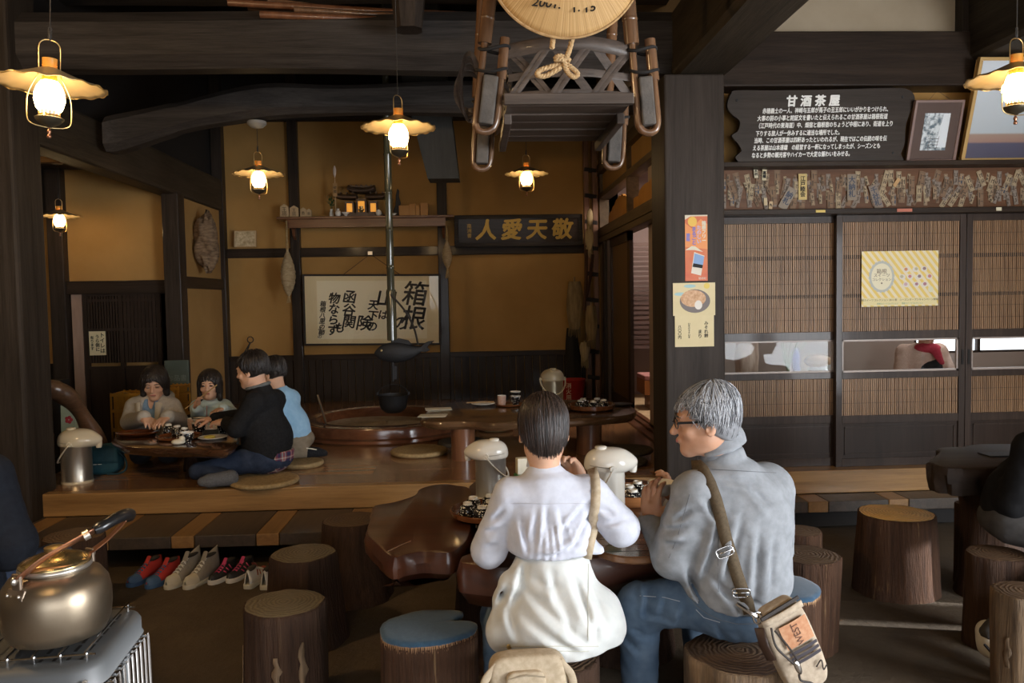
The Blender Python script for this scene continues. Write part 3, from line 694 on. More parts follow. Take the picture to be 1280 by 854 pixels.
# the little shrine
t=thing('house_shrine','miniature wooden shrine with tiered roofs and golden glowing doors','shrine',(sx(452),SY+.06,zsf))
sw=wood('shrine_wood',(.075,.045,.028),(.16,.10,.065),'X',.45)
MB().box(-.245,.245,-.08,.10,0,.03).box(-.23,.23,-.07,.10,.03,.05).build('plinth',sw,t,smooth=0)
for x,w,h in ((-.135,.085,.13),(0,.10,.16),(.135,.085,.13)):
    hs=MB().box(x-w/2,x+w/2,-.06,.08,.05,.05+h).build('shrine_house',sw,t,smooth=0)
    MB().box(x-w*.36,x+w*.36,-.066,-.06,.06,.05+h*.82).ell((x,-.064,.05+h*.45),(w*.26,.006,h*.28)).build('gilded_door',emis('emissive_gold_leaf',(1,.42,.06),.55),hs,smooth=40)  # gold glow added as emission on the gilded doors
    for s in (-1,1): MB().tube([(x+s*w*.55,-.062,.05),(x+s*w*.55,-.062,.05+h)],.006,8).build('shrine_column',sw,hs)
def roof(w,d,z,th,nm='shrine_roof'):
    b=MB(); b.grid(lambda u,v:((u-.5)*w*(1+.0*v),(v-.5)*d,z+th*(1-abs(v-.5)*2)**.8+.028*(abs(u-.5)*2)**3),13,7); o=b.build(nm,wood('shrine_roof_wood',(.05,.032,.024),(.12,.08,.06),'Y',.4),t,smooth=40)
    s=o.modifiers.new('thick','SOLIDIFY'); s.thickness=.02
    for k in range(5):
        q=-.38+.19*k; MB().tube([(q*w,-.03,z+th+.014),(q*w,.03,z+th+.014)],.012,8).build('ridge_log',sw,o)
    MB().box(-w*.46,w*.46,-.012,.012,z+th-.005,z+th+.012).build('ridge_beam',sw,o,smooth=0)
roof(.30,.2,.30,.05); 
for s in (-1,1):
    b=MB(); b.grid(lambda u,v:(s*.17+(u-.5)*.24,(v-.5)*.2,.23+.04*(1-abs(v-.5)*2)**.8+.02*(max(0,s*(u-.5))*2)**3),11,7); o=b.build('shrine_roof',sw,t,smooth=40); q=o.modifiers.new('thick','SOLIDIFY'); q.thickness=.018
    for k in range(3): MB().tube([(s*.17+(k-1)*.07,-.03,.284),(s*.17+(k-1)*.07,.03,.284)],.010,8).build('ridge_log',sw,o)
MB().lathe([(.012,.05),(.034,.075),(.034,.09),(.010,.10),(.022,.10),(.026,.12),(0,.125)],16,(0,-.082,0)).build('round_mirror',M['brass'],t,smooth=50)
# hanging straw fish at both ends of the shelf
def spindle(name,label,xp,y0,yb0,yb1,yt,w,Y=YB-.42):
    top=PY(xp,y0,Y); t=thing('hanging_'+name,label,'straw charm',top,0,'straw charms hung from the shelf ends')
    z=lambda y:PY(xp,y,Y).z-top.z
    dx=PY(xp+1.5,yb1,Y).x-top.x
    MB().tube([(0,0,0.0),(0,0,z(yb0)*.6),(0,0,z(yb0)+.0)],[.010,.013,.018],8).build('straw_tie',M['straw'],t,smooth=180)
    hh=z(yb0)-z(yb1); prof=[]
    for k in range(22):
        u=k/21; prof.append((max(w*math.sin(math.pi*min(max(u,.02),.985)**.85)**.8,.012)*(1+.05*math.sin(k*2.4)),z(yb1)+hh*(1-u)*0+hh*u))
    MB().lathe(prof,18).build('straw_body',mat('plaited_straw',(.30,.22,.12),.85,col2=(.46,.36,.22),ns=24,nstr=(1,1,2.2),bump=1.0,bs=120),t,smooth=60)
    b=MB()
    for k in range(12):
        a=k/12*6.28; b.tube([(0,0,z(yb1)+.01),(.025*math.cos(a),.02*math.sin(a),z(yt))],[.008,.003],5)
    b.build('straw_tail',M['straw'],t,smooth=60)
spindle('straw_charm','larger plaited straw fish hanging from the shelf end by the amulet blocks',358,276,312,370,379,.082)
spindle('straw_charm','smaller plaited straw fish hanging from the shelf end by the gold plaque',558,276,300,336,348,.055)
# plaque with four gold characters
a=PY(568,270,YB-.1); c=PY(727,307,YB-.1)
t=thing('gilded_plaque','dark wooden plaque with four raised gold characters on the back wall','plaque',((a.x+c.x)/2,YB-.12,c.z))
W=c.x-a.x; H=a.z-c.z
bd=MB().box(-W/2,W/2,-.02,.03,0,H).build('plaque_board',M['rail'],t,smooth=0)
b=MB(); e=.045
b.box(-W/2,W/2,-.035,.03,0,e).box(-W/2,W/2,-.035,.03,H-e,H).box(-W/2,-W/2+e,-.035,.03,e,H-e).box(W/2-e,W/2,-.035,.03,e,H-e)
b.build('plaque_rim',M['beam'],t,smooth=0,bevel=.006)
gold=mat('worn_gilding',(.34,.20,.035),.42,.6)
for i,ch in enumerate('人愛天敬'):
    text('gold_character',ch,.25,gold,t,Matrix.Translation((-W/2+.36+i*.295,-.024,H*.49))@UPRIGHT,extrude=.008,bold=.008,shear=.12)
text('gold_signature','南\n洲\n書',.055,gold,t,Matrix.Translation((-W/2+.17,-.022,H*.5))@UPRIGHT,extrude=.003)
t.rotation_euler=(R(7),0,0); t.location.y-=.02
# framed calligraphy
a=PY(377,344,YB-.14); c=PY(551,430,YB-.14)
t=thing('calligraphy_frame','wide framed brush calligraphy on cream paper behind the hearth pole','picture',((a.x+c.x)/2,YB-.10,c.z))
W=c.x-a.x; H=a.z-c.z; e=.022
b=MB(); b.box(-W/2,W/2,-.03,.02,0,e).box(-W/2,W/2,-.03,.02,H-e,H).box(-W/2,-W/2+e,-.03,.02,e,H-e).box(W/2-e,W/2,-.03,.02,e,H-e); b.build('picture_frame',M['beam'],t,smooth=0,bevel=.003)
MB().box(-W/2+.01,W/2-.01,-.012,.012,.01,H-.01).build('mount',mat('gold_cream_mount',(.80,.68,.42),.7),t,smooth=0)
MB().box(-W/2+.16,W/2-.16,-.016,-.012,.075,H-.075).build('calligraphy_sheet',mat('cream_calligraphy_paper',(.90,.82,.60),.8),t,smooth=0)
def cg(s,px,py,sz,**k):   # characters placed on the sheet by their place in the frame (0..1)
    return text('brush_lettering',s,sz,M['ink'],t,Matrix.Translation(((px-.5)*W,-.0175,(1-py)*H))@UPRIGHT@Matrix.Rotation(R(k.pop('rot',-4)),4,'Z'),extrude=.0008,bold=k.pop('bold',.004),shear=k.pop('shear',.15),line=k.pop('line',.95))
cg('箱\n根',.80,.47,.30); cg('山',.60,.34,.25); cg('は',.575,.58,.12); cg('の',.70,.70,.19); cg('天\n下\nの',.50,.59,.125,line=1.0); cg('険',.435,.70,.19)
cg('函\n谷',.33,.42,.16); cg('関',.325,.68,.16); cg('も',.255,.76,.13); cg('物\nな\nら\nず',.215,.57,.135,line=.92); cg('箱\n根\n八\n里\nの\n節',.135,.62,.07,bold=.002); cg('よ\nし\nの',.115,.82,.05,bold=.001)
MB().box(-W/2+.012,W/2-.012,-.024,-.021,.012,H-.012).build('picture_glass',glass('picture_glass',(1,1,1),.035,.01),t,smooth=0)
n=PY(462,318,YB-.07)-t.location
MB().tube([(-.32,0,H),tuple(n),(.32,0,H)],.004,5).build('hanging_string',mat('brown_string',(.06,.035,.02),.8),t)
MB().obox((n.x,n.y-.01,n.z+.01),(.05,.02,.04)).build('nail_block',M['steel'],t,smooth=0)
t.rotation_euler=(R(3),R(.8),0)
# small tile picture leaning on the rail, wasp nest in the corner
p=PY(307,309,YB-.1)
t=thing('small_picture','small square pale patterned picture standing on the wall rail','picture',p)
MB().box(-.125,.125,-.01,.01,0,.19).build('picture_board',kw,t,smooth=0,bevel=.003)
MB().box(-.112,.112,-.014,-.01,.012,.178).build('printed_face',mat('mottled_print',(.34,.25,.13),.6,col2=(.66,.55,.36),ns=26),t,smooth=0)
t.rotation_euler=(R(-9),0,0); t.location.y-=.02
def nest(u,v):
    a=2*math.pi*u; th=math.pi*v; q=.9+.13*math.sin(6*th+3*math.sin(a*2))+.09*math.sin(5*a+4*v*3)
    return (.135*q*math.sin(th)*math.cos(a)*(1+.25*v),.14*q*math.sin(th)*math.sin(a),-.33*math.cos(th)*-1*q)
o=MB().grid(nest,28,22,True).build('hanging_wasp_nest',mat('grey_wasp_paper',(.10,.06,.035),.9,col2=(.26,.18,.11),ns=12,nstr=(1,1,4),bump=1,bs=50),None,PY(263,302,8.5),smooth=180)
tag(o,'grey-brown papery wasp nest hanging in the corner behind the post','wasp nest')
o.location.x=-2.765; o.scale=(.85,.85,.92)
# ---------------------------------------------------------------- the signboard, pictures and slips over the lattice doors
def lean(name,label,cat,bl,br,top_y,Y0,deg,zbase=None):
    """a board standing on the ledge, leaning; returns (thing, width, height)"""
    a=PY(bl[0],bl[1],Y0); c=PY(br[0],br[1],Y0); z=zL if zbase is None else zbase
    t=thing(name,label,cat,((a.x+c.x)/2,Y0,z)); t.rotation_euler=(R(deg),0,0)
    return t,c.x-a.x,(PY((bl[0]+br[0])/2,top_y,Y0).z-z)/math.cos(R(deg))
YG=5.09
def sp2(x,y): p=PY(x,y,YG); return p
P0=PY(1020,204,YG)
t=thing('wooden_signboard','dark wavy-edged wooden board with white brushed Japanese text','sign',(P0.x,YG,zL)); t.rotation_euler=(R(6),0,0)
K=lambda x,y:(sp2(x,y).x-P0.x, sp2(x,y).z-zL)
ol=[(916,116),(960,116),(1030,115),(1105,113),(1124,114),(1134,121),(1135,132),(1130,144),(1126,160),(1126,180),(1122,192),(1117,204.5),(1020,205),(926,206),(921,203),(917,197),(922,192),(924,188),(919,180),(914,175),(912,170),(918,166),(921,159),(920,152),(912,146),(906,139),(905,131),(909,120)]
poly=[(q[0],max(q[1],.001)) for q in [K(*p_[:2]) for p_ in spline([(x,y,0) for x,y in ol],5,True)]]
bw=wood('board_dark_wood',(.022,.016,.012),(.052,.039,.031),'X',.5,.0,.9,.3,.5,None,.15)
MB().prism(poly,0,.035,UPRIGHT).build('board',bw,t,smooth=0,bevel=.006)
wp=mat('white_paint',(.80,.80,.78),.5)
def wr(s,x,y,size,sxx=1,sh=0,bold=0,al='LEFT',name='painted_text'):
    q=K(x,y); return text(name,s,size,wp,t,Matrix.Translation((q[0],-.0362,q[1]))@UPRIGHT@Matrix.Rotation(R(.6),4,'Z'),al,1,.0005,sxx,bold,sh)
wr('甘 酒 茶 屋',1010,129.5,.072,1.0,.06,.003,'CENTER','painted_title')
lines=[('赤穂義士の一人、神崎与五郎が馬子の丑五郎にいいがかりをつけられ、',948,141.5,1103),('大事の前の小事と詫証文を書いたと伝えられるこの甘酒茶屋は箱根街道',942,150.5,1103),('（江戸時代の東海道）中、畑宿と箱根宿のちょうど中程にあり、街道を上り',941,159.5,1106),('下りする旅人が一休みするに適当な場所でした。',940.5,169,1044),('当時、この甘酒茶屋は四軒あったといわれるが、現在ではこの伝統の味を伝',939,177.5,1103),('える茶屋は山本達雄　の経営する一軒になってしまったが、シーズンとも',937.5,186.5,1095),('なると多勢の観光客やハイカーで大変な賑わいをみせる。',936.5,195.5,1058)]
for s,x0,y,x1 in lines:
    o=wr(s,x0,y,.036,1,.12,.0009); wd=K(x1,y)[0]-K(x0,y)[0];
    xs=[v.co.x for v in o.data.vertices]; f=wd/(max(xs)-min(xs)); o.data.transform(Matrix.Diagonal((f,1,1,1)))
for q in ((916,128),(1120,124),(1112,192)): p_=K(*q); MB().lathe([(0,.0),(.008,.0),(.006,-.003),(0,-.004)],10,(p_[0],-.036,p_[1]),M=Matrix.Rotation(math.pi/2,3,'X').inverted()).build('nail_head',M['iron'],t)
# small framed picture
t,W,H=lean('framed_picture','small brown-framed snowy tree picture standing next to the signboard','picture',(1129,203),(1191,202),130,5.085,16)
W*=.97; t.location.x+=.012; e=.016
b=MB(); b.box(0-W/2,W/2,-.012,.012,0,e).box(-W/2,W/2,-.012,.012,H-e,H).box(-W/2,-W/2+e,-.012,.012,e,H-e).box(W/2-e,W/2,-.012,.012,e,H-e)
b.build('picture_frame',mat('pinkish_frame',(.22,.14,.12),.3,coat=.4),t,smooth=0,bevel=.003)
MB().box(-W/2+.01,W/2-.01,-.004,.008,.01,H-.01).build('mat_board',mat('brown_mat_board',(.085,.048,.038),.6),t,smooth=0)
mw=.23*W
MB().box(-W/2+.24*W,W/2-.24*W,-.006,-.003,.19*H,.79*H).build('printed_picture',mat('snowy_picture',(.70,.76,.80),.4,col2=(.10,.15,.19),ns=34,lo=.44,hi=.60),t,smooth=0)
MB().add([(.01,-.0064,.24*H),(W*.255,-.0064,.24*H),(W*.255,-.0064,.785*H),(.12*W,-.0064,.785*H)],[(0,1,2,3)]).build('snow_field',mat('snow_white',(.78,.83,.88),.5),t,smooth=0)
b=MB()
for s in (-.035,.02): b.bar((s,-.0068,.2*H),(s+.01,-.0068,.42*H),.003,.001)
for k in range(4): b.bar((-.04,-.0068,(.23+.05*k)*H),(.03,-.0068,(.23+.05*k)*H),.001,.003)
b.build('ladder_drawing',M['ink'],t,smooth=0)
MB().box(-W/2+.012,W/2-.012,-.010,-.0085,.012,H-.012).build('picture_glass',glass('small_picture_glass',(1,1,1),.02,.02),t,smooth=0)
MB().tube([(-.07,.0,H),(0,.05,H+.055),(.07,.0,H)],.0012,5).build('hanging_string',mat('string',(.05,.04,.03),.8),t)
# large framed picture
t,W,H=lean('framed_picture','large gold-framed picture under reflecting glass next to the small brown one','picture',(1200,203),(1330,199),82,5.085,17)
e=.022
b=MB(); b.box(0-W/2,W/2,-.015,.02,0,e).box(-W/2,W/2,-.015,.02,H-e,H).box(-W/2,-W/2+e,-.015,.02,e,H-e).box(W/2-e,W/2,-.015,.02,e,H-e)
b.build('picture_frame',mat('gold_frame',(.50,.32,.12),.4,.35),t,smooth=0,bevel=.004)
def glare_print():
    m,nt,b_=_nt('landscape_print_with_glare'); L=nt.links; tc=_n(nt,'ShaderNodeTexCoord'); sp=_n(nt,'ShaderNodeSeparateXYZ'); L.new(tc.outputs['Object'],sp.inputs[0])
    r=_ramp(nt,[(0,(.07,.07,.13)),(.15,(.08,.08,.15)),(.17,(.40,.24,.20)),(.24,(.42,.30,.24)),(.26,(.55,.62,.68)),(1,(.80,.87,.95))]); r.color_ramp.interpolation='LINEAR'
    mr=_n(nt,'ShaderNodeMapRange'); mr.inputs[1].default_value=.02; mr.inputs[2].default_value=H; L.new(sp.outputs['Z'],mr.inputs[0]); L.new(mr.outputs[0],r.inputs[0]); L.new(r.outputs[0],b_.inputs['Base Color']); b_.inputs['Roughness'].default_value=.5
    return m
MB().box(-W/2+.01,W/2-.01,-.004,.01,.01,H-.01).build('landscape_print',glare_print(),t,smooth=0)  # print's pale sky stands in for daylight reflected in the glass
MB().box(-W/2+.014,W/2-.014,-.0115,-.0095,.014,H-.014).build('picture_glass',glass('large_picture_glass',(1,1,1),.05,.0),t,smooth=0)
# votive name slips pasted on the board
rg=random.Random(11)
x0,x1=1.60,3.75; zlo,zhi=zD+.012,zL-.045
def slip_mesh(nm,w,h,pc,ink,th=.0012):
    b=MB(); b.box(-w/2,w/2,-th,0,-h/2,h/2); b.mi=1
    n=max(2,int(h/w*.9)); e=.14*w
    for k in range(n):
        zc_=h*(.38-.76*(k+.5)/n); s=h*.76/n*.36
        for j in range(3):
            a=rg.uniform(-.3,.3)*w; q=rg.uniform(-s,s)
            b.box(a-w*.22,a+w*.22,-th-.0005,-th,zc_+q-.0022,zc_+q+.0022) if j%2 else b.box(a-.0022,a+.0022,-th-.0005,-th,zc_-s,zc_+s)
    for (a,c,z0,z1) in ((-w/2+e*.6,w/2-e*.6,h/2-e-.0012,h/2-e),(-w/2+e*.6,w/2-e*.6,-h/2+e,-h/2+e+.0012),(-w/2+e*.6,-w/2+e*.6+.0012,-h/2+e,h/2-e),(w/2-e*.6-.0012,w/2-e*.6,-h/2+e,h/2-e)):
        b.box(a,c,-th-.0004,-th,z0,z1)
    return b.build(nm,[pc,ink],None,smooth=0)
fad=mat('faded_ink',(.085,.062,.045),.8); blu=mat('faded_blue_ink',(.06,.075,.11),.8)
cols=[mat('weathered_slip_%s'%n,c,.85,col2=tuple(v*.72 for v in c),ns=22) for n,c in (('tan',(.36,.26,.17)),('grey',(.29,.24,.20)),('brown',(.25,.16,.10)),('pale',(.46,.36,.23)))]
protos=[slip_mesh('mounted_name_slip',w,h,cols[k%4],(fad,fad,fad,fad,blu)[k%5]) for k,(w,h) in enumerate(((.026,.082),(.03,.094),(.022,.07),(.034,.105),(.028,.078),(.024,.09),(.04,.12),(.02,.06)))]
SL='weathered paper name slip pasted among many on the board above the lattice doors'
n=0; cells=[]
nc=36
for i in range(nc):
    for j in range(5):
        cells.append((x0+(x1-x0)*(i+.5+rg.uniform(-.3,.3))/nc, zlo+.04+(zhi-zlo-.08)*(j+.5+rg.uniform(-.3,.3))/5))
rg.shuffle(cells)
for n,(x,z) in enumerate(cells):
    k=rg.randrange(8) if n>=8 else n; src=protos[k]
    o=src if n<8 else src.copy()
    if n>=8: COL.objects.link(o)
    o.location=(x,5.1548-.0022*(n%4)-.0001*rg.random(),z); tl=rg.choice((0,0,0,-.15,.12,.3,-.35,.55,-.6,.2)); o.rotation_euler=(0,tl*(.6+.4*(x-x0)/(x1-x0)*1.5),0)
    tag(o,SL,'paper slip','name slips on the board over the lattice doors')
def special(x,y,w,h,col,ang,label,txt=None,ink=None):
    p=PY(x,y,5.14); o=MB().box(-w/2,w/2,-.0015,0,-h/2,h/2).build('mounted_name_slip',mat('slip_paper_'+str(x),col,.8,col2=tuple(v*.82 for v in col),ns=30),None,(p.x,5.142,p.z),(0,R(ang),0),smooth=0)
    tag(o,label,'paper slip')
    if txt: text('slip_lettering',txt,min(w*.8,h/len(txt.split('\n'))*.85),ink or M['ink'],o,Matrix.Translation((0,-.0025,0))@UPRIGHT,line=.95,bold=.001)
special(1003.5,233.5,.056,.168,(.62,.47,.20),0,'large bright yellow slip standing out in the board of name slips','江\n戸\n睦\n会')
special(984.5,248,.060,.15,(.30,.25,.20),30,'wide grey slip leaning beside the large yellow one','納\n札',blu)
special(1065,234,.062,.17,(.27,.22,.17),0,'big brown-grey slip with blue blocks further along the board','大\n納\n札',blu)
special(1095,246,.058,.16,(.26,.21,.17),-18,'long tilted slip with blue writing past the brown-grey one','千\n社\n札',blu)
special(945,216,.026,.066,(.66,.58,.42),-4,'small bright cream slip in the top row close to the great pillar','木\n村')
special(955.5,218.5,.030,.072,(.64,.54,.36),3,'second bright cream slip of the top row, a little wider','高\n橋')
special(957,252,.022,.048,(.60,.48,.30),-2,'lowest cream slip under the two bright cream ones')
special(963.5,256.5,.024,.05,(.62,.45,.27),5,'salmon-tinted slip on the lower edge beside a cream one','丸')
special(1121,228,.024,.06,(.58,.36,.17),35,'orange-tinted slip leaning in the middle of the board')
# little labels on the rail
for x,y,w,h,c,l in ((1026,261,.062,.016,(.62,.46,.12),'narrow yellow strip stuck on the rail above the joint of two lattice doors'),(1131,258,.10,.020,(.50,.16,.10),'long red strip stuck on the rail above the middle lattice door'),(1249,255,.036,.022,(.66,.62,.45),'pale label on the rail near the large picture')):
    p=PY(x,y,5.055); o=MB().box(-w/2,w/2,-.002,0,-h/2,h/2).build('mounted_label_strip',mat('label_'+str(x),c,.6),None,(p.x,5.058,zD-.012),smooth=0); tag(o,l,'label')
# ---------------------------------------------------------------- posters
def on_plane(name,label,x0,y0,x1,y1,Y,m,th=.0015):
    a=PY(x0,y0,Y); c=PY(x1,y1,Y); W=c.x-a.x; H=a.z-c.z
    t=thing(name,label,'poster',((a.x+c.x)/2,Y,c.z))
    MB().box(-W/2,W/2,-th,0,0,H).build('sheet',m,t,smooth=0); return t,W,H
def disc(b,x,z,rx,rz,y,n=28,wob=0,wn=18):
    b.add([(x+rx*(1+wob*math.sin(wn*a))*math.cos(a),y,z+rz*(1+wob*math.sin(wn*a))*math.sin(a)) for a in [2*math.pi*k/n for k in range(n)]],[tuple(range(n))])
YPL=4.897
red=mat('poster_red_orange',(.62,.11,.05),.5,col2=(.68,.22,.07),ns=5)
t,W,H=on_plane('mounted_poster','narrow orange and red poster on the great pillar',856,269,884.5,351,YPL,red)
q=lambda px,pz,dy: (-W/2+px*W,-.0018-dy,pz*H)
b=MB(); disc(b,(-.5+.33)*W,.90*H,.2*W,.075*H,-.0022); b.build('yellow_sun',mat('poster_yellow',(.80,.50,.08),.5),t,smooth=0)
org=mat('poster_orange',(.80,.30,.09),.5)
MB().add([q(0,.52,0),q(1,.48,0),q(1,.86,0),q(.7,.94,0),q(.3,.80,0),q(0,.88,0)],[(0,1,2,3,4,5)]).build('orange_sky',org,t,smooth=0)
MB().add([q(0,.93,.0001),q(.25,.98,.0001),q(1,.98,.0001),q(1,1,.0001),q(0,1,.0001)],[(0,1,2,3,4)]).build('pale_top_edge',M['paper'],t,smooth=0)
MB().add([q(0,.47,.0002),q(.3,.53,.0002),q(.45,.525,.0002),q(.8,.44,.0002),q(.4,.47,.0002)],[(0,1,2,3,4)]).build('white_mountain',M['paper'],t,smooth=0)
for i,(tx,px,pz,sz,mm) in enumerate((('箱\n根\nフ\nリ\nー',.84,.74,.028,M['paper']),('た\nの\nし\nい',.62,.70,.030,mat('poster_lilac',(.55,.45,.62),.5)),('ま\nる\nご\nと',.40,.68,.030,mat('poster_blue',(.16,.16,.50),.5)),('旅\n路',.14,.66,.026,mat('poster_violet',(.22,.20,.52),.5)))):
    text('poster_lettering',tx,sz,mm,t,Matrix.Translation(q(px,pz,.0008))@UPRIGHT,line=.95,bold=.0012)
cd_=MB().add([q(.26,.12,.0010),q(.70,.08,.0010),q(.86,.38,.0010),q(.40,.44,.0010)],[(0,1,2,3)]).build('ticket_picture',mat('ticket_cream',(.72,.66,.56),.5),t,smooth=0)
MB().add([q(.36,.27,.0014),q(.79,.24,.0014),q(.85,.37,.0014),q(.42,.42,.0014)],[(0,1,2,3)]).build('ticket_photo',mat('ticket_blue',(.22,.36,.62),.5),cd_,smooth=0)
MB().add([q(.32,.215,.0015),q(.76,.19,.0015),q(.79,.24,.0015),q(.36,.27,.0015)],[(0,1,2,3)]).build('ticket_band',M['ink'],cd_,smooth=0)
text('poster_small_print','箱根町',.016,M['paper'],t,Matrix.Translation(q(.76,.035,.0008))@UPRIGHT)
# food sheet
t,W,H=on_plane('menu_sign','cream menu sheet with a photo of rice cakes, on the great pillar',841,354,894,394,YPL-.004,M['cream'])
q=lambda px,pz,dy: (-W/2+px*W,-.0018-dy,pz*H)
b=MB(); disc(b,0.02*W,.44*H,.36*W,.36*H,-.0020); b.build('dark_dish',mat('photo_dark_dish',(.16,.13,.12),.5),t,smooth=0)
b=MB(); disc(b,-.02*W,.52*H,.30*W,.26*H,-.0024); b.build('rice_cakes',mat('photo_rice_cake',(.52,.28,.14),.6,col2=(.72,.48,.30),ns=60),t,smooth=0)
b=MB(); disc(b,.10*W,.32*H,.09*W,.14*H,-.0028); b.build('pale_radish',mat('photo_white',(.78,.74,.68),.6),t,smooth=0)
b=MB(); disc(b,.30*W,.90*H,.07*W,.09*H,-.0024); b.build('yellow_stamp',mat('photo_yellow',(.75,.58,.14),.6),t,smooth=0)
for p_ in ((-.1,.9),(-.33,.66)): b=MB(); disc(b,p_[0]*W,p_[1]*H,.14*W,.05*H,-.0022); b.build('blue_wash',mat('photo_aqua',(.38,.58,.60),.6),t,smooth=0)
t,W,H=on_plane('price_sign','cream price sheet with vertical ink writing under the rice cake photo',843.5,388,892.5,433,YPL-.001,M['cream'])
for s,px,pz,sz in (('み\nそ\nれ\n餅',.80,.46,.026),('ま\nり',.64,.34,.028),('い\nそ\nべ\nう\nぐ\nい\nす',.36,.44,.014),('八\n〇\n〇\n円',.12,.40,.022)):
    text('ink_lettering',s,sz,M['ink'],t,Matrix.Translation((-W/2+px*W,-.0023,pz*H))@UPRIGHT,line=1.0,bold=.0006)
# yellow sweets poster on the lattice door
def stripes():
    m,nt,b_=_nt('yellow_striped_paper'); L=nt.links; tc=_n(nt,'ShaderNodeTexCoord')
    mp=_n(nt,'ShaderNodeMapping'); mp.inputs['Rotation'].default_value=(0,R(38),0); L.new(tc.outputs['Object'],mp.inputs[0])
    w_=_n(nt,'ShaderNodeTexWave',Scale=8.6,wave_profile='SIN'); L.new(mp.outputs[0],w_.inputs['Vector'])
    r=_ramp(nt,[(.45,(.78,.58,.16)),(.55,(.80,.70,.50))]); L.new(w_.outputs['Fac'],r.inputs[0]); L.new(r.outputs[0],b_.inputs['Base Color']); b_.inputs['Roughness'].default_value=.7
    return m
t,W,H=on_plane('mounted_poster','yellow striped sweets poster on the middle lattice door',1077,314.5,1172.5,382,YD-.003,stripes())
q=lambda px,pz,dy: (-W/2+px*W,-.0018-dy,pz*H)
MB().add([q(.02,.02,0),q(.98,.02,0),q(.98,.155,0),q(.02,.155,0)],[(0,1,2,3)]).build('caption_band',mat('poster_pale_yellow',(.76,.66,.36),.7),t,smooth=0)
b=MB(); disc(b,-.24*W,.54*H,.165*W,.285*H,-.0020,90,.03,22); b.build('grey_scalloped_oval',mat('poster_grey',(.50,.51,.47),.7),t,smooth=0)
b=MB(); disc(b,-.24*W,.54*H,.135*W,.24*H,-.0024,60); b.build('cream_oval',mat('poster_cream',(.80,.74,.54),.7),t,smooth=0)
pk=mat('poster_brown_ink',(.16,.11,.07),.7)
for s,px,pz,sz in (('箱根',.26,.63,.036),('スイーツ',.26,.56,.028),('コレクション',.26,.485,.022),('◆',.26,.42,.014)):
    text('poster_title',s,sz,pk,t,Matrix.Translation(q(px,pz,.0009))@UPRIGHT)
rg=random.Random(5)
for (px,pz) in ((.58,.66),(.70,.665),(.81,.67),(.53,.53),(.63,.53),(.75,.53),(.88,.53),(.58,.39),(.71,.39),(.82,.39)):
    c=rg.choice(((.55,.22,.20),(.42,.20,.22),(.60,.40,.42),(.30,.20,.18),(.62,.28,.12),(.5,.45,.3)))
    b=MB(); disc(b,(-.5+px)*W,pz*H,.042*W,.05*H,-.0020,16); o=b.build('sweet_picture',mat('photo_plate',(.74,.68,.60),.6),t,smooth=0)
    b=MB(); disc(b,(-.5+px+rg.uniform(-.01,.01))*W,pz*H+.003,.024*W,.032*H,-.0024,5+rg.randrange(4)); b.build('sweet_cake',mat('photo_cake',c,.6),o,smooth=0)
b=MB(); disc(b,.40*W,.30*H,.035*W,.055*H,-.0020); b.build('round_seal',mat('poster_seal',(.72,.70,.52),.7),t,smooth=0)
text('poster_caption','箱根スイーツコレクション 2013 春　シーズンオープンキャンペーン開催！',.0165,pk,t,Matrix.Translation(q(.5,.115,.0006))@UPRIGHT,sx=1.0)
text('poster_small_print','箱根スイーツコレクション　　箱根スイーツコレクション',.012,mat('poster_green_ink',(.20,.36,.25),.7),t,Matrix.Translation(q(.5,.05,.0006))@UPRIGHT)
# paper note on the alcove lattice
t,W,H=on_plane('note_sign','yellowed paper note with brushed writing on the alcove lattice',111,414.5,133,444,YA-.04,M['cream'])
for s,px,sz in (('ト\nイ\nレ\nは',.80,.052),('う\nら\n側\nに',.5,.042),('有\nり\nま\nす',.18,.036)): text('ink_lettering',s,sz,M['ink'],t,Matrix.Translation((-W/2+px*W,-.003,.5*H))@UPRIGHT,line=1.0,bold=.001)
# ---------------------------------------------------------------- seen through the glass strip
def kp(x,y,Y): return PY(x,y,Y)
p=kp(934,466,5.9); t=MB().lathe([(.085,-.2),(.09,-.1),(.082,.0),(.088,.1),(.080,.22),(.07,.235),(0,.235)],20,lob=lambda a,z:1+.05*math.sin(5*a+8*z)).build('carved_wood_vase',mat('carved_light_wood',(.36,.24,.17),.6,col2=(.52,.38,.28),ns=14,nstr=(3,3,.6),bump=.8,bs=30),None,(p.x,5.9,p.z+.02),smooth=60)
tag(t,'carved light wood vase behind the glass strip close to the great pillar','vase')
zk=p.z-.18
t=thing('kitchen_counter','brown counter in the room behind the glass strip','counter',(3.3,6.0,ZS-.01))
MB().box(-1.65,1.4,-.28,.28,0,zk-ZS-.03).build('counter_body',M['panel'],t,smooth=0); MB().box(-1.66,1.42,-.3,.3,zk-ZS-.03,zk-ZS+.01).build('counter_top',mat('pale_counter_top',(.34,.28,.24),.4),t,smooth=0,bevel=.005)
p=kp(985,462,5.95); t=thing('iris_vase','slender vase with a blue iris and reeds behind the first glass strip','flower',(p.x,5.95,zk))
MB().lathe([(.02,0),(.03,.02),(.02,.1),(.012,.16),(.015,.17),(0,.165)],14).build('slender_vase',porc,t,smooth=50)
b=MB()
for k in range(7): a=k*.9; b.tube([(0,0,.16),(.03*math.cos(a),.02*math.sin(a),.28),(.1*math.cos(a)+.04,.05*math.sin(a),.40+.02*k%3)],.003,5)
b.build('reed_stem',mat('pale_green_stem',(.30,.36,.22),.6),t)
MB().ell((.06,0,.26),(.03,.03,.10)).ell((.075,0,.16),(.022,.022,.08)).build('iris_bloom',mat('blue_iris',(.20,.20,.46),.5),t)
p=kp(1028,450,6.1)
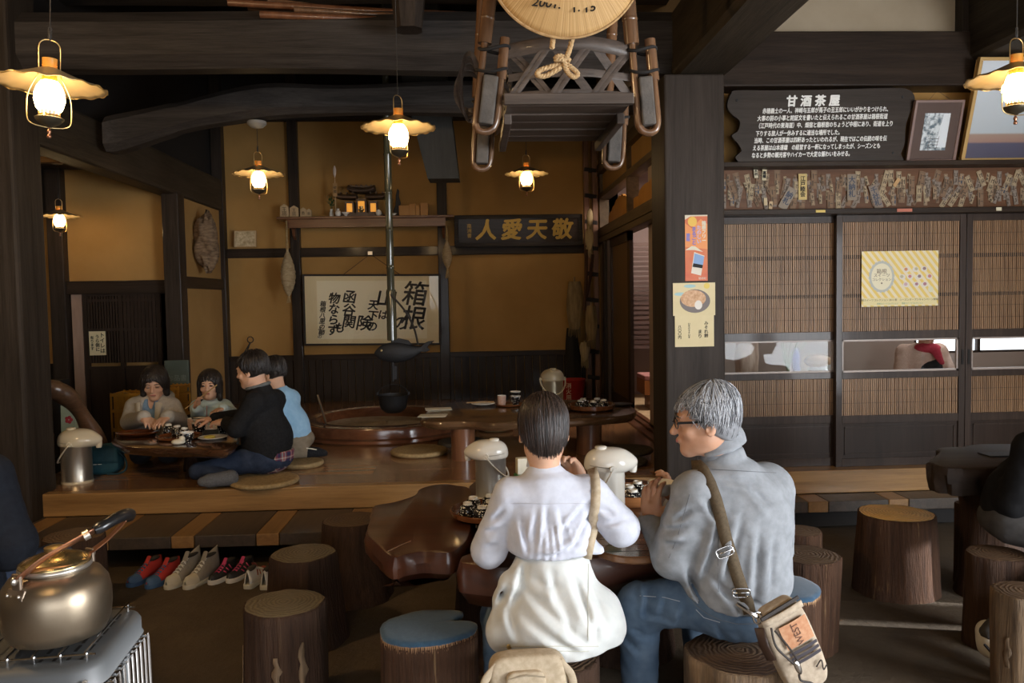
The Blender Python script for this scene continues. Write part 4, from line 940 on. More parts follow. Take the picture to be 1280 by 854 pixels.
t=thing('white_jar','white covered jar with a tan cloth behind the first glass strip','jar',(p.x,6.1,zk))
MB().lathe([(.08,0),(.11,.06),(.105,.16),(.08,.22),(.085,.23),(0,.23)],18).build('jar_body',porc,t,smooth=50); MB().ell((-.04,-.02,.24),(.11,.09,.05)).build('tan_cloth',mat('tan_cloth',(.55,.36,.22),.8),t)
for i in range(8):
    p=kp(1066+7*i,463,5.9); o=MB().lathe([(.018,0),(.024,.01),(.028,.07),(.026,.072),(.021,.012),(0,.01)],14).build('white_cup',porc,None,(p.x,5.9,zk+.011+(.062 if i<5 else 0)*0),smooth=50)
    tag(o,'white cup in the row behind the second glass strip','cup','white cups behind the second glass strip')
# ---------------------------------------------------------------- log stools
def noise1(seed,k=9):
    rg=random.Random(seed); ws=[(rg.uniform(.4,1)/(i+1)**.7,i+2,rg.random()*6.28,rg.uniform(-3,3)) for i in range(k)]
    return lambda a,z: sum(w*math.sin(f*a+p+q*z) for w,f,p,q in ws)
def log_thing(name,label,cat,loc,h,rt,rb,seed,top='logend',side='bark',shape=None,pad=None,group='log stools',rough=.035,ragged=0,rz=0):
    t=thing(name,label,cat,loc,rz,group); nz=noise1(seed); nf=noise1(seed+50,16); n=72; rings=16
    shape=shape or (lambda a:1.0)
    def R_(a,u): # u 0 bottom..1 top
        r=rb+(rt-rb)*(u**.7); return r*shape(a)*(1+rough*nz(a,u*1.5)+.012*nf(a*3,u*.6))
    b=MB()
    def side_pt(u,v):
        a=2*math.pi*u
        if v<=.93: vv=v/.93; r=R_(a,vv); z=h*vv*.985
        else: vv=(v-.93)/.07; r=R_(a,1)*(1-.045*vv**1.5); z=h*(.985+.015*vv)
        if v>.6 and v<.97: z+=0
        return (r*math.cos(a),r*math.sin(a),z)
    b.grid(side_pt,n,rings,True); b.f.append(list(range(n-1,-1,-1))); b.m.append(0)
    b.build('log_body',M[side],t,smooth=60)
    b=MB(); rr=[0,.35,.7,.93,1.0]
    vs=[(0,0,h+.004)]; fs=[]
    for q in rr[1:]:
        for k in range(n):
            a=2*math.pi*k/n; r=R_(a,1)*.956*q; vs.append((r*math.cos(a),r*math.sin(a),h+.004*(1-q**3)-(.0006 if q==1 else 0)))
    for k in range(n): fs.append((0,1+k,1+(k+1)%n))
    for j in range(3):
        for k in range(n): fs.append((1+j*n+k,1+(j+1)*n+k,1+(j+1)*n+(k+1)%n,1+j*n+(k+1)%n))
    b.add(vs,fs); b.build('end_grain',M[top],t,smooth=60)
    if pad:
        b=MB(); m=n
        def pd(u,v):
            a=2*math.pi*u; q,zz=[(1.0,.0),(1.012,.006),(1.0,.013),(.9,.017),(.5,.019),(.001,.02)][int(round(v*5))]
            r=R_(a,1)*.985*q; return (r*math.cos(a),r*math.sin(a),h+.003+zz)
        b.grid(pd,m,6,True); b.build('felt_pad',M[pad],t,smooth=70)
        b=MB()
        for k in range(150):
            a=2*math.pi*(k+rnd.random()*.6)/150; r=R_(a,1)*.99; r2=r*1.012; dz=rnd.uniform(.006,.022)
            b.add([(r*math.cos(a),r*math.sin(a),h+.006),(r*math.cos(a+.035),r*math.sin(a+.035),h+.006),(r2*math.cos(a+.02),r2*math.sin(a+.02),h-dz)],[(0,1,2)])
        b.build('frayed_edge',mat('frayed_backing',(.36,.21,.11),.9),t,smooth=0)
    if ragged:   # peeled strips and bark flakes on the side
        rg=random.Random(seed+9)
        for k in range(ragged):
            b=MB(); a0=rg.uniform(3.4,6.2) if k<4 else rg.random()*6.28; w=rg.uniform(.04,.13); z0=h*rg.uniform(.03,.5); z1=min(h*.97,z0+h*rg.uniform(.25,.55)); vs=[];m_=8
            for j in range(m_):
                u=j/(m_-1); z=z0+(z1-z0)*u; ww=w*(.25+.75*math.sin(math.pi*min(max(u,.06),.94)))*(1+.35*math.sin(j*2.1+k))
                for s in (-1,0,1):
                    a=a0+s*ww+.03*math.sin(j*1.7+k); r=R_(a,z/h)*(1.0)+.002; vs.append((r*math.cos(a),r*math.sin(a),z))
            b.add(vs,[(3*j+i,3*j+i+1,3*j+i+4,3*j+i+3) for j in range(m_-1) for i in (0,1)])
            o=b.build('peeled_strip',M['peel'],t,smooth=60); s=o.modifiers.new('thick','SOLIDIFY'); s.thickness=.003; s.offset=1
    return t
def stool(px,py,wpx,label,seed,z=.40,flare=1.08,**k):
    p=PZ(px,py,z); r=wpx/2*p.y/F_PX
    return log_thing('log_stool',label,'stool',(p.x,p.y,0),z-.004,r,r*flare,seed,**k)
stool(355,752,100,'tall log stool with a peeling pale patch, closest to the kettle',3,ragged=3,flare=1.06,top='logend',side='bark2')
stool(379,690,80,'log stool with a flared foot, just behind the one with the peeling patch',4,flare=1.3,top='logend',side='bark2')
stool(441,648,74,'broad rough log stool standing against the big slab table end',5,flare=1.35,top='logend2',side='bark2')
def kid(a):   # kidney outline with a notch on one side
    d=(a-.42+math.pi)%(2*math.pi)-math.pi
    return 1+.10*math.cos(2*(a-.2))-.52*math.exp(-(d/.20)**2)
stool(536,787,116,'log stool with a kidney-shaped blue felt top and a notch',6,flare=1.0,top='logend2',pad='felt',shape=kid,rough=.02)
stool(1120,640,92,'pale-sided log stool with a lamplit amber top, standing alone',7,flare=1.14,top='goldend',side='bark')
stool(1008,692,84,'flat brown log stool behind the man with the shoulder bag',8,flare=.96,top='logend2')
stool(1001,662,54,'low log stool farther back, half hidden behind the man',9,z=.36,top='logend2')
stool(92,668,72,'log stool standing behind the kettle',10,top='logend2',side='bark2')
p=PZ(975,745,.40); log_thing('log_stool','log stool with a blue felt top beside the seated man','stool',(p.x,p.y+.03,0),.41,.15,.155,12,top='logend2',pad='felt',shape=lambda a:1+.06*math.cos(2*a+.7))
PWS=(.235,2.52)   # woman's seat
PMS=(.80,2.45)    # man's seat
log_thing('log_stool','dark log stool the woman in the white jacket sits on','stool',(PWS[0],PWS[1],0),.352,.155,.16,13,top='logend2',side='bark2')
log_thing('log_stool','streaked log stool the grey-haired man sits on','stool',(PMS[0]+.03,PMS[1],0),.371,.172,.18,14,top='logend2',side='peel')
stool(1212,628,34,'slim log stool beside the tall log post',15,z=.42,top='logend2',side='bark2')
stool(1247,690,74,'log stool under the person in the black jacket',16,z=.40,top='logend2',side='bark2')
stool(1285,738,82,'rough log stool at the frame edge in front of the black jacket',17,z=.42,ragged=4,top='logend2',side='peel',flare=1.05)
p=PZ(1238,578,.66); log_thing('log_post','tall log post with a pale cut top next to the slab table','log post',(p.x,p.y,0),.655,.068,.072,18,top='logend',side='bark2',group=None,ragged=0)
# ---------------------------------------------------------------- slab tables
def slab(parent,name,outline,z,th,m,closed=True,inset=.05,bulge=.012,sub=5,rough=.0,seed=1):
    pts=spline([(x,y,0) for x,y in outline],sub,True); n=len(pts)
    cx=sum(p.x for p in pts)/n; cy=sum(p.y for p in pts)/n; nz=noise1(seed,12)
    def off(k,d):
        p=pts[k]; t=(pts[(k+1)%n]-pts[k-1]); t.normalize(); nn=Vector((t.y,-t.x,0))
        return p+nn*d
    area=sum(pts[k].x*pts[(k+1)%n].y-pts[(k+1)%n].x*pts[k].y for k in range(n)); sg=1 if area>0 else -1
    prof=[(-.006,0),(-.002,-.002),(0,-.007),(bulge,-.3*th),(bulge*.6,-.6*th),(-inset*.5,-.9*th),(-inset,-th)]
    vs=[];fs=[]
    for j,(d,dz) in enumerate(prof):
        for k in range(n):
            e=rough*nz(6.283*k/n*3,dz*20)*(1 if j>1 else .3); p=off(k,sg*(d+e)); vs.append((p.x,p.y,z+dz))
    N=len(prof)
    for j in range(N-1):
        for k in range(n): q=(k+1)%n; fs.append((j*n+k,j*n+q,(j+1)*n+q,(j+1)*n+k))
    fs.append(tuple(range(n))); fs.append(tuple((N-1)*n+k for k in range(n-1,-1,-1)))
    b=MB(); b.add(vs,fs); return b.build(name,m,parent,smooth=28)
ZT=.62
def tz(L,z=ZT): return [(PZ(x,y,z).x,PZ(x,y,z).y) for x,y in L]
t=thing('slab_table','large red-brown lacquered slab table the couple sit at','table',(0,0,0))
l1=tz([(468,632),(465,641),(463,651),(459,660),(460,668.5),(470,679),(481,689.6),(492.7,697),(507,693),(528.5,689.6),(549.6,690.6),(568,688.5)])+[(-.035,2.95),(-.02,3.3),(-.03,3.70)]+tz([(572,607),(554,605),(537,607),(524,611.6),(518,619),(492.7,627.4)])
slab(t,'tabletop',l1,ZT,.125,M['slab'],rough=.002,inset=.09)
l2=[(-.012,3.85),(.01,3.3),(-.008,2.82)]+tz([(578,695),(575,702),(587.5,705),(642,708.5)])+[(.42,2.66),(.62,2.72),(.85,2.72),(1.05,2.85),(1.12,3.2),(1.0,3.6),(.75,3.82),(.4,3.88)]
slab(t,'tabletop',l2,ZT,.165,M['slab'],rough=.002,inset=.06,seed=4)
for x,y,r in ((.12,3.35,.22),(.62,3.35,.2)): MB().lathe([(r*1.15,0),(r*1.05,.1),(r,.3),(r*1.05,.48)],28,(x,y,0),lob=lambda a,z:1+.03*math.sin(5*a+z*4)).build('log_pedestal',M['bark2'],t,smooth=60)
b=MB(); 
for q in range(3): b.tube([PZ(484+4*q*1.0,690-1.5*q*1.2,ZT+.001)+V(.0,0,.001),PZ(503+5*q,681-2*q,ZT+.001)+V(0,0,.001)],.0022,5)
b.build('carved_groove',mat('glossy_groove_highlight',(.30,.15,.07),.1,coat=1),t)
# round plank lid on the slab
p=PZ(783,681,ZT+.028); RL=.135
t=thing('round_plank_board','round plank board lying on the slab table by the woman\'s elbow','board',(p.x+.02,p.y,ZT+.0005))
MB().lathe([(0,0),(RL-.006,0),(RL,.006),(RL,.022),(RL-.005,.027),(0,.027)],48).build('disc',wood('lid_planks',(.11,.045,.018),(.27,.125,.055),'X',.2,.6,1.1,.15,.5),t,smooth=40)
b=MB()
for y in (-.07,.0,.07): w=math.sqrt(RL**2-y*y)-.01; b.box(-w,w,y-.0012,y+.0012,.0268,.0275)
b.build('plank_joint',M['dark'],t,smooth=0)
LIDC=(p.x+.02,p.y)
# ---------------------------------------------------------------- polka-dot cups, trays, dishes
def dots():
    m,nt,b_=_nt('black_polka_dot_glaze'); L=nt.links; tc=_n(nt,'ShaderNodeTexCoord')
    v=_n(nt,'ShaderNodeTexVoronoi',Scale=105); v.inputs['Randomness'].default_value=.5; L.new(tc.outputs['Object'],v.inputs['Vector'])
    r=_ramp(nt,[(.30,(.80,.77,.70)),(.36,(.012,.012,.014))]); L.new(v.outputs['Distance'],r.inputs[0]); L.new(r.outputs[0],b_.inputs['Base Color'])
    b_.inputs['Roughness'].default_value=.18; b_.inputs['Coat Weight'].default_value=.5; return m
M['dots']=dots()
M['glaze']=mat('white_glaze',(.80,.76,.68),.2,coat=.5)
def cup(label,p,inv=True,sc=1.0,grp=None,rz=0):
    t=thing('teacup',label,'cup',p,rz,grp,sc)
    if inv:
        MB().lathe([(.034,0),(.0345,.004),(.034,.022),(.030,.040),(.021,.047),(.0185,.048)],24,cap=False).build('cup_body',M['dots'],t,smooth=60)
        MB().lathe([(.0185,.0478),(.0185,.057),(.0145,.058),(.0140,.050),(0,.049)],20).build('foot_ring',M['glaze'],t,smooth=40)
    else:
        MB().lathe([(0,.006),(.017,.006),(.018,0),(.020,0),(.021,.008),(.031,.022),(.035,.045),(.0352,.054)],24,cap=False).build('cup_body',M['dots'],t,smooth=60)
        MB().lathe([(.0352,.0538),(.0352,.058),(.0325,.058),(.031,.045),(.026,.02),(0,.013)],24,cap=False).build('white_lining',M['glaze'],t,smooth=60)
    return t
def tray(label,p,r,m,h=.03,name='round_tray'):
    o=MB().lathe([(0,0),(r*.86,0),(r*.97,h*.35),(r,h),(r-.006,h+.002),(r*.93,h*.45),(r*.84,.006),(0,.006)],44).build(name,m,None,p,smooth=40); return tag(o,label,'tray')
traym=wood('red_lacquer_tray',(.10,.030,.010),(.24,.085,.030),'X',.2,.7,.8,.08,.4)
pt=PZ(613,645,ZT); TR=.165
tray('lacquered round tray of upturned polka-dot cups at the woman\'s elbow',(pt.x,pt.y,ZT+.001),TR,traym)
proto=None; k=0
for i,(dx,dy) in enumerate([(-.092,-.025),(-.035,-.088),(0,0),(.05,-.08),(-.07,.065),(.0,.094),(.095,-.01),(.068,.066)]):
    L=['first upturned cup at the open end of the tray by the woman','upturned cup at the tray edge facing the stools','upturned cup in the middle of the tray by the woman','upturned cup half hidden by the woman\'s sleeve','upturned cup at the back of the tray, before the silver pot','upturned cup behind the middle one on the woman\'s tray','upturned cup on the woman\'s tray hidden by her arm','farthest-back upturned cup on the woman\'s tray'][i].replace('farthest-back','rearmost')
    q=(pt.x+dx,pt.y+dy,ZT+.0085)
    if proto is None: proto=cup(L,q,grp='upturned cups on the woman\'s tray')
    else: dup(proto,q,rnd.random()*6,L)
pt=PZ(784,626,ZT); 
tray('light wooden tray with upturned cups between white pot and grey-haired man',(pt.x+.01,pt.y,ZT+.001),.145,wood('honey_tray',(.20,.075,.025),(.36,.15,.055),'X',.2,.7,.8,.08,.4),.045)
for i,(dx,dy) in enumerate([(.0,-.082),(.078,-.025),(-.078,-.025),(.0,.0),(-.05,.068),(.05,.068)]):
    dup(proto,(pt.x+.01+dx,pt.y+dy,ZT+.0085+.0),rnd.random()*6,['upturned cup at the front of the honey-coloured tray','upturned cup of the honey-coloured tray closest to the man\'s hand','upturned cup of the honey-coloured tray against the white pot','upturned cup in the middle of the honey-coloured tray','upturned cup at the back of the honey-coloured tray','rim-side upturned cup at the back of the honey-coloured tray'][i],1.06,'upturned cups on the honey-coloured tray')
p=(LIDC[0]-.065,LIDC[1]+.02,ZT+.0285)
t=thing('small_dish','small green-rimmed white dish on the round plank board','dish',p)
MB().lathe([(0,0),(.014,0),(.016,.004),(.028,.014),(.031,.020),(.028,.019),(0,.007)],24).build('dish_body',mat('pale_green_glaze',(.42,.50,.34),.15,coat=.6),t,smooth=50)
MB().lathe([(.0285,.0185),(.031,.0195),(.0315,.022),(.029,.022)],24,cap=False).build('green_rim',M['green'],t,smooth=50)
MB().ell((0,0,.016),(.016,.014,.006)).build('pickle',mat('pickle_white',(.7,.68,.55),.5),t)
# ---------------------------------------------------------------- air pots
def air_pot(label,p,rz,body,lid,sc=1.0,hang=1,label_green=False,stick=False):
    t=thing('air_pot',label,'thermos pot',p,rz,'air pots',sc)
    MB().lathe([(.070,0),(.0745,.003),(.0745,.012),(.0735,.014),(.0735,.198),(.076,.203)],40,cap=True).build('pot_body',body,t,smooth=40)
    MB().lathe([(.0755,.0),(.0765,.004),(.0765,.012),(.0745,.014)],40,cap=False).build('base_ring',lid,t,smooth=50)
    b=MB(); lv=[(-.082,.092,.079,.198),(-.086,.110,.082,.205),(-.087,.125,.083,.215),(-.086,.132,.083,.228),(-.083,.130,.080,.243),(-.074,.112,.070,.260),(-.056,.080,.052,.273),(-.03,.04,.028,.280),(.0,.004,.002,.281)]
    def lp(u,v):
        x0,x1,w,z=lv[int(round(v*8))]; a=2*math.pi*u; c=math.cos(a); s=math.sin(a); cx=(x0+x1)/2; l=(x1-x0)/2
        taper=1-.35*max(0,c)**2 if l>.08 else 1
        return (cx+l*c,w*s*taper,z+.010*max(0,-c)*(l>.05)*0-.012*max(0,c)*(l>.08))
    b.grid(lp,44,9,True); o=b.build('pot_lid',lid,t,smooth=180)
    sb=o.modifiers.new('sub','SUBSURF'); sb.levels=1; sb.render_levels=1
    MB().lathe([(.022,.276),(.024,.284),(.020,.288),(0,.289)],24,(-.02,0,0)).build('push_button',lid,t,smooth=50)
    MB().lathe([(.013,.178),(.016,.190),(.017,.212)],16,(.112,0,0)).build('spout',lid,t,smooth=50)
    MB().tube([(.083*math.cos(a),.083*math.sin(a),.216-.006*math.cos(a)) for a in [6.283*i/48 for i in range(48)]],.0012,5,closed=True).build('lid_seam',mat('seam_grey',(.3,.27,.22),.5),t)
    arc=[(0,-.080,.212)]+[(.0-.02*0+hang*.085*math.sin(x)*1.0,-.090*math.cos(x),.212-.105*math.sin(x)) for x in [math.pi*i/14 for i in range(15)]]+[(0,.080,.212)]
    MB().tube(arc,.0058,8,flat=.55,up=(1,0,0)).build('carry_handle',lid,t,smooth=180)
    for s in (-1,1): MB().lathe([(.012,-.006),(.012,.006),(0,.007)],16,(0,s*.086,.212),M=Matrix.Rotation(math.pi/2,3,'X')).build('handle_pivot',lid,t,smooth=50)
    if label_green: MB().grid(lambda u,v:(.045+.045*u-.05,-.0838*(1-.13*u),.214+.013*v),5,2).build('green_sticker',mat('green_sticker',(.10,.42,.14),.5),t,smooth=0)
    if stick: MB().grid(lambda u,v:(.0742*math.sin(.1+.5*u),-.0742*math.cos(.1+.5*u),.05+.014*v),6,2).build('maker_plate',M['paper'],t,smooth=0)
    return t
p=PZ(614,622,ZT); air_pot('silver air pot with green sticker on its white lid, behind the cup tray',(p.x,p.y,ZT),math.pi-.25,M['silver'],M['white'],.93,-1,True)
p=PZ(758,648,ZT); air_pot('white air pot with its spout towards the grey-haired man',(p.x,p.y,ZT),.15,M['white'],M['white'],1.02,-.6)
p=PZ(97,603,ZS); air_pot('steel air pot with cream lid on the stage boards by the teal bag',(p.x,p.y,ZS),.10,mat('speckled_steel',(.52,.46,.38),.3,.85),M['cream_enamel'],1.28,-1.0)
# ---------------------------------------------------------------- low slab table on the stage
ZL2=.637
t=thing('low_slab_table','low brown slab table on two log legs beside the hearth','table',(0,0,0))
ol=tz([(527,523),(545,527.5),(580,527),(620,529),(665,526),(720,523.5),(770,520.5),(793,516),(791,509),(770,503),(720,500),(650,499.5),(600,501),(560,504),(540,510)],ZL2)
slab(t,'tabletop',ol,ZL2,.06,M['slab2'],rough=.006,inset=.02,bulge=.006,seed=8)
for x,y,w in ((579,577,31),(739,569,33)):
    p=PZ(x,y,ZS); r=w/2*p.y/F_PX; MB().lathe([(r,0),(r*1.01,.02),(r*.98,.1),(r,ZL2-.06-ZS)],28,(p.x,p.y+r,ZS)).build('log_leg',M['redlog'],t,smooth=60)
def on(x,y): p=PZ(x,y,ZL2); return (p.x,p.y,ZL2+.001)
p=on(692,512); air_pot('golden air pot standing on the low slab table',(p[0],p[1]+.05,p[2]),1.62,mat('champagne_steel',(.55,.47,.33),.28,.85),mat('champagne_plastic',(.55,.46,.30),.3,coat=.4),1.12,-1.0,stick=True)
pt=on(740,513); tray('dark round tray of upturned cups on the low slab table',(pt[0],pt[1]+.02,pt[2]),.185,traym,.045)
for i,(dx,dy) in enumerate([(-.09,-.025),(0,-.09),(.09,-.025),(-.055,.075),(.055,.075)]):
    dup(proto,(pt[0]+dx,pt[1]+.02+dy,pt[2]+.008),rnd.random()*6,['upturned cup on the low table\'s tray, next to the golden pot','upturned cup at the front of the low table\'s tray','upturned cup at the doorway side of the low table\'s tray','rear upturned cup on the low table\'s tray, pot side','rear upturned cup on the low table\'s tray, doorway side'][i],1.3,'upturned cups on the low table\'s tray')
pt=on(640,507); tray('small flat tray under cups on the low slab table',(pt[0]-.02,pt[1],pt[2]),.12,traym,.014)
pink=mat('pink_speckled_glaze',(.52,.30,.22),.35,col2=(.66,.46,.36),ns=60)
def plain_cup(label,p,sc,m,rz=0,name='teacup'):
    t=thing(name,label,'cup',p,rz,None,sc)
    MB().lathe([(0,.004),(.026,.004),(.028,0),(.030,.003),(.034,.03),(.036,.078)],24,cap=False).build('cup_body',m,t,smooth=60)
    MB().lathe([(.036,.0775),(.0355,.081),(.033,.079),(.030,.02),(0,.012)],24,cap=False).build('cup_lining',M['glaze'],t,smooth=60); return t
plain_cup('pink speckled tea cup on the low slab table',(pt[0]-.085,pt[1]-.02,pt[2]+.007),1.0,pink)
c=cup('polka-dot bowl under a white-banded one on the low slab table',(pt[0]+.03,pt[1],pt[2]+.007),False,1.25)
c=thing('stacked_bowl','white-banded black bowl stacked on the polka-dot bowl','bowl',(pt[0]+.03,pt[1],pt[2]+.081),0)
MB().lathe([(0,.002),(.02,.002),(.03,.008),(.043,.026),(.044,.030)],24,cap=False).build('bowl_body',M['black'],c,smooth=60); MB().lathe([(.044,.029),(.0445,.036),(.041,.034),(.03,.012),(0,.008)],24,cap=False).build('white_rim',M['glaze'],c,smooth=60)
pl=on(604,507); t=thing('oval_plate','grey-white plate with chopsticks across it on the low slab table','plate',pl)
MB().lathe([(0,0),(.05,0),(.08,.012),(.10,.018),(.098,.022),(.06,.008),(0,.006)],32).build('plate_body',M['glaze'],t,smooth=50)
b=MB(); b.tube([(-.14,-.02,.026),(.09,.02,.026)],.004,6).tube([(-.13,.0,.026),(.09,.035,.026)],.004,6); b.build('chopstick',M['rope'],t)
for i,(x,y) in enumerate(((548,511.5),(541,520))):
    p=on(x,y); o=MB().box(-.105,.105,-.07,.07,0,.003).build('menu_paper',M['paper'],None,p,(0,0,.1-.2*i),smooth=0); tag(o,['white paper sheet on the low slab table end, farther from the floor cushion','white paper sheet at the very end of the low slab table'][i].replace('farther','set away'),'paper')
p=on(778,507); o=MB().lathe([(0,0),(.06,0),(.085,.012),(.08,.016),(0,.008)],24).build('dark_saucer',M['iron'],None,(p[0],p[1],p[2]),smooth=50); tag(o,'dark saucer on the doorway end of the low slab table','dish')
# ---------------------------------------------------------------- sunken hearth and its pot hanger
HC=(-.82,7.3)
t=thing('hearth','round raised wooden hearth rim with an ash pit on the stage','hearth',(HC[0],HC[1],ZS))
MB().lathe([(.83,0),(.845,.012),(.845,.035),(.80,.045),(.80,.115),(.795,.128),(.78,.132),(.64,.132),(.62,.125),(.62,.0)],96,cap=False).build('hearth_rim',wood('hearth_rim_wood',(.085,.030,.014),(.19,.075,.033),'X',.18,.6,.6,.06,.4),t,smooth=35)
def ash(u,v):
    r=.62*v; a=2*math.pi*u; return (r*math.cos(a),r*math.sin(a),.05+.012*math.sin(5*r+a*2)+.02*math.cos(r*6))
MB().grid(ash,48,9,True).build('ash_bed',mat('pale_ash',(.30,.25,.19),.95,col2=(.42,.36,.29),ns=9,bump=.8,bs=60),t,smooth=180)
b=MB(); a0=Vector((-.46,-.36,.07)); b.tube([a0,a0+V(-.09,.04,.30)],[.010,.012],8); b.build('fire_tongs',M['chrome'],t)
TG=PY(436,531,6.9)
hx=PY(487,300,7.3).x
t=thing('hearth_hanger','tall bamboo hearth hanger with a black iron fish and rope','pot hanger',(hx,7.3,ZS))
zz=lambda y:PY(487,y,7.3).z-ZS
bam=wood('black_bamboo',(.028,.028,.020),(.10,.095,.055),'Z',.18,.7,.8,.05,.4)
b=MB(); prof=[]
z=zz(378); zt_=4.5-ZS
while z<zt_:
    prof+=[(.034,z),(.034,z+.30),(.037,z+.307),(.0375,z+.315),(.0335,z+.322)]; z+=.34
b.lathe(prof,16); b.build('bamboo_pole',bam,t,smooth=40)
MB().lathe([(.030,zz(426)),(.045,zz(426)+.005),(.045,zz(365)),(.040,zz(362)),(0,zz(362))],16).build('bamboo_sleeve',bam,t,smooth=40)
MB().tube([(0,0,zz(426)),(0,0,zz(477))],.011,8).build('iron_rod',M['iron'],t)
MB().obox((.02,0,zz(466)),(.035,.012,.13)).build('hook_plate',M['iron'],t,smooth=0,bevel=.004)
# fish
zf=zz(440); xf=PY(505,440,7.3).x-hx
b=MB(); prof=[(-.25,.004,.0),(-.235,.03,.0),(-.20,.062,.004),(-.13,.090,.006),(-.05,.098,.004),(.03,.085,.002),(.10,.058,.006),(.15,.036,.018),(.185,.026,.034)]
b.grid(lambda u,v:(lambda q:(xf-.02+q[0],.45*q[1]*math.sin(6.283*u),zf-.01+q[2]+q[1]*math.cos(6.283*u)))(prof[int(round(v*8))]),20,9,True)
o=b.build('iron_fish',M['iron'],t,smooth=180); sb=o.modifiers.new('s','SUBSURF'); sb.levels=1; sb.render_levels=1
tl=[(.15,.03),(.21,.085),(.245,.10),(.30,.105),(.25,.065),(.235,.045),(.26,.02),(.215,.0),(.17,.005)]
MB().prism([(xf-.02+x,zf-.01+y) for x,y in tl],-.012,.012,UPRIGHT).build('fish_tail',M['iron'],o,smooth=0,bevel=.004)
MB().prism([(xf-.13,zf+.07),(xf-.05,zf+.125),(xf+.04,zf+.105),(xf+.08,zf+.06)],-.008,.008,UPRIGHT).build('dorsal_fin',M['iron'],o,smooth=0,bevel=.003)
for s in (-1,1): MB().ell((xf-.20,s*.026,zf+.015),(.012,.006,.012)).build('fish_eye',M['brass'],o)
MB().tube(spline([(0,-.05,zz(368)),(.12,-.03,zz(388)),(.20,-.01,zz(410)),(xf+.13,0,zz(432))],5),.010,6).build('hanger_rope',mat('dark_rope',(.035,.03,.025),.9),t)
p=PY(492,516,7.3)
t=thing('iron_pot','black iron pot hanging over the ash of the hearth','pot',(p.x,7.3,p.z-.0))
MB().lathe([(0,.0),(.07,.004),(.115,.04),(.128,.09),(.137,.155),(.145,.165),(.137,.168),(.125,.10),(.1,.05),(0,.02)],32).build('pot_bowl',M['iron'],t,smooth=50)
MB().tube([(.14*math.cos(a),0,.16+.10*math.sin(a)) for a in [math.pi*i/20 for i in range(21)]],.005,6).build('pot_bail',M['iron'],t)
for s in (-1,1): MB().obox((s*.14,0,.175),(.02,.03,.035)).build('pot_lug',M['iron'],t,bevel=.004)
# ---------------------------------------------------------------- woven floor cushions
def cushion(x,y,wpx,label,dark=False,zadd=0.0):
    p=PZ(x,y,ZS+zadd+.02); r=wpx/2*p.y/F_PX; m=M['straw'] if not dark else mat('dark_woven_straw',(.045,.033,.022),.85,col2=(.09,.068,.045),ns=50,bump=.7,bs=260)
    prof=[(0,0),(r*.9,.0),(r*.97,.008),(r,.018),(r*.985,.028)]+[(r*(.96-.058*k),.0335+(.0035 if k%2 else 0)) for k in range(16)]+[(0,.034)]
    o=MB().lathe(prof,56).build('floor_cushion',m,None,(p.x,p.y,ZS+zadd+.001),smooth=60); return tag(o,label,'cushion')
cushion(331,601,84,'woven straw cushion under the man in the black sweater')
cushion(378,579,52,'woven straw cushion under the boy in light blue')
cushion(524,564,72,'empty golden straw cushion in front of the hearth')
cushion(620,535,44,'pale shiny straw cushion under the low slab table')
cushion(577,553,60,'dark cushion behind the log leg beside the hearth',True)
cushion(784,577,52,'dark cushion on the boards, lower of the two by the great pillar',True)
cushion(788,563,58,'dark cushion on top of another by the great pillar',True,.037)

p=PZ(654,598,ZT); t=thing('menu_stand','small white card in a green stand behind the silver air pot','menu stand',(p.x,p.y+.02,ZT+.0005),R(12))
MB().box(-.04,.04,-.03,.03,0,.018).build('stand_base',M['green'],t,smooth=0,bevel=.004); MB().box(-.032,.032,-.022,.022,.019,.098).build('white_card',M['paper'],t,smooth=0,bevel=.003)
a=PY(313,428,YB-.12); c=PY(300,450,YB-.12); t=thing('hanging_tongs','thin iron tongs hanging on the wall behind the girl','tongs',(c.x,c.y,c.z)); d_=a-c
MB().tube([(0,0,0),d_*.5,d_],.007,6).tube([(.05,0,.0),d_*.55+V(.02,0,0),d_],.007,6).build('tong_rod',M['iron'],t)
MB().tube([d_+V(.035*math.cos(k*.63),0,.035*math.sin(k*.63)+.03) for k in range(10)],.006,6,closed=True).build('tong_ring',M['iron'],t)
# ---------------------------------------------------------------- stove with kettle
zs=.635
fr=PZ(122,834,zs); br=PZ(167,778,zs)
ang=math.atan2(br.y-fr.y,br.x-fr.x)-math.pi/2
t=thing('kerosene_stove','silver portable stove with wire guards, under the big kettle','stove',(fr.x,fr.y,0),ang)
W,D=.52,.40      # local: x from -W..0, y 0..D
def rrect(x0,x1,y0,y1,r,n=8):
    o=[]
    for cx,cy,a0 in ((x1-r,y1-r,0),(x0+r,y1-r,90),(x0+r,y0+r,180),(x1-r,y0+r,270)):
        for k in range(n+1): a=R(a0+90*k/n); o.append((cx+r*math.cos(a),cy+r*math.sin(a)))
    return o
grey=mat('grey_stove_enamel',(.072,.075,.077),.55,.0)
b=MB()
lv=[(0.0,.575),(-.004,.578),(0,.585),(0,zs-.018),(.006,zs-.006),(.020,zs)]
rings=[rrect(-W+i,-i,i,D-i,.07-i*.5) for i,_ in lv]; n=len(rings[0])
vs=[(p[0],p[1],z) for (i,z),rg_ in zip(lv,rings) for p in rg_]; fs=[(j*n+k,j*n+(k+1)%n,(j+1)*n+(k+1)%n,(j+1)*n+k) for j in range(len(lv)-1) for k in range(n)]
b.add(vs,fs); b.f.append(list(range((len(lv)-1)*n,len(lv)*n))); b.m.append(0)
b.build('top_plate',grey,t,smooth=50)
for r in range(4):
    for c in range(6): MB().obox((-.055-.032*r,.07+.05*c,zs+.0006),(.008,.036,.0012)).build('vent_slot',M['dark'],t,smooth=0)
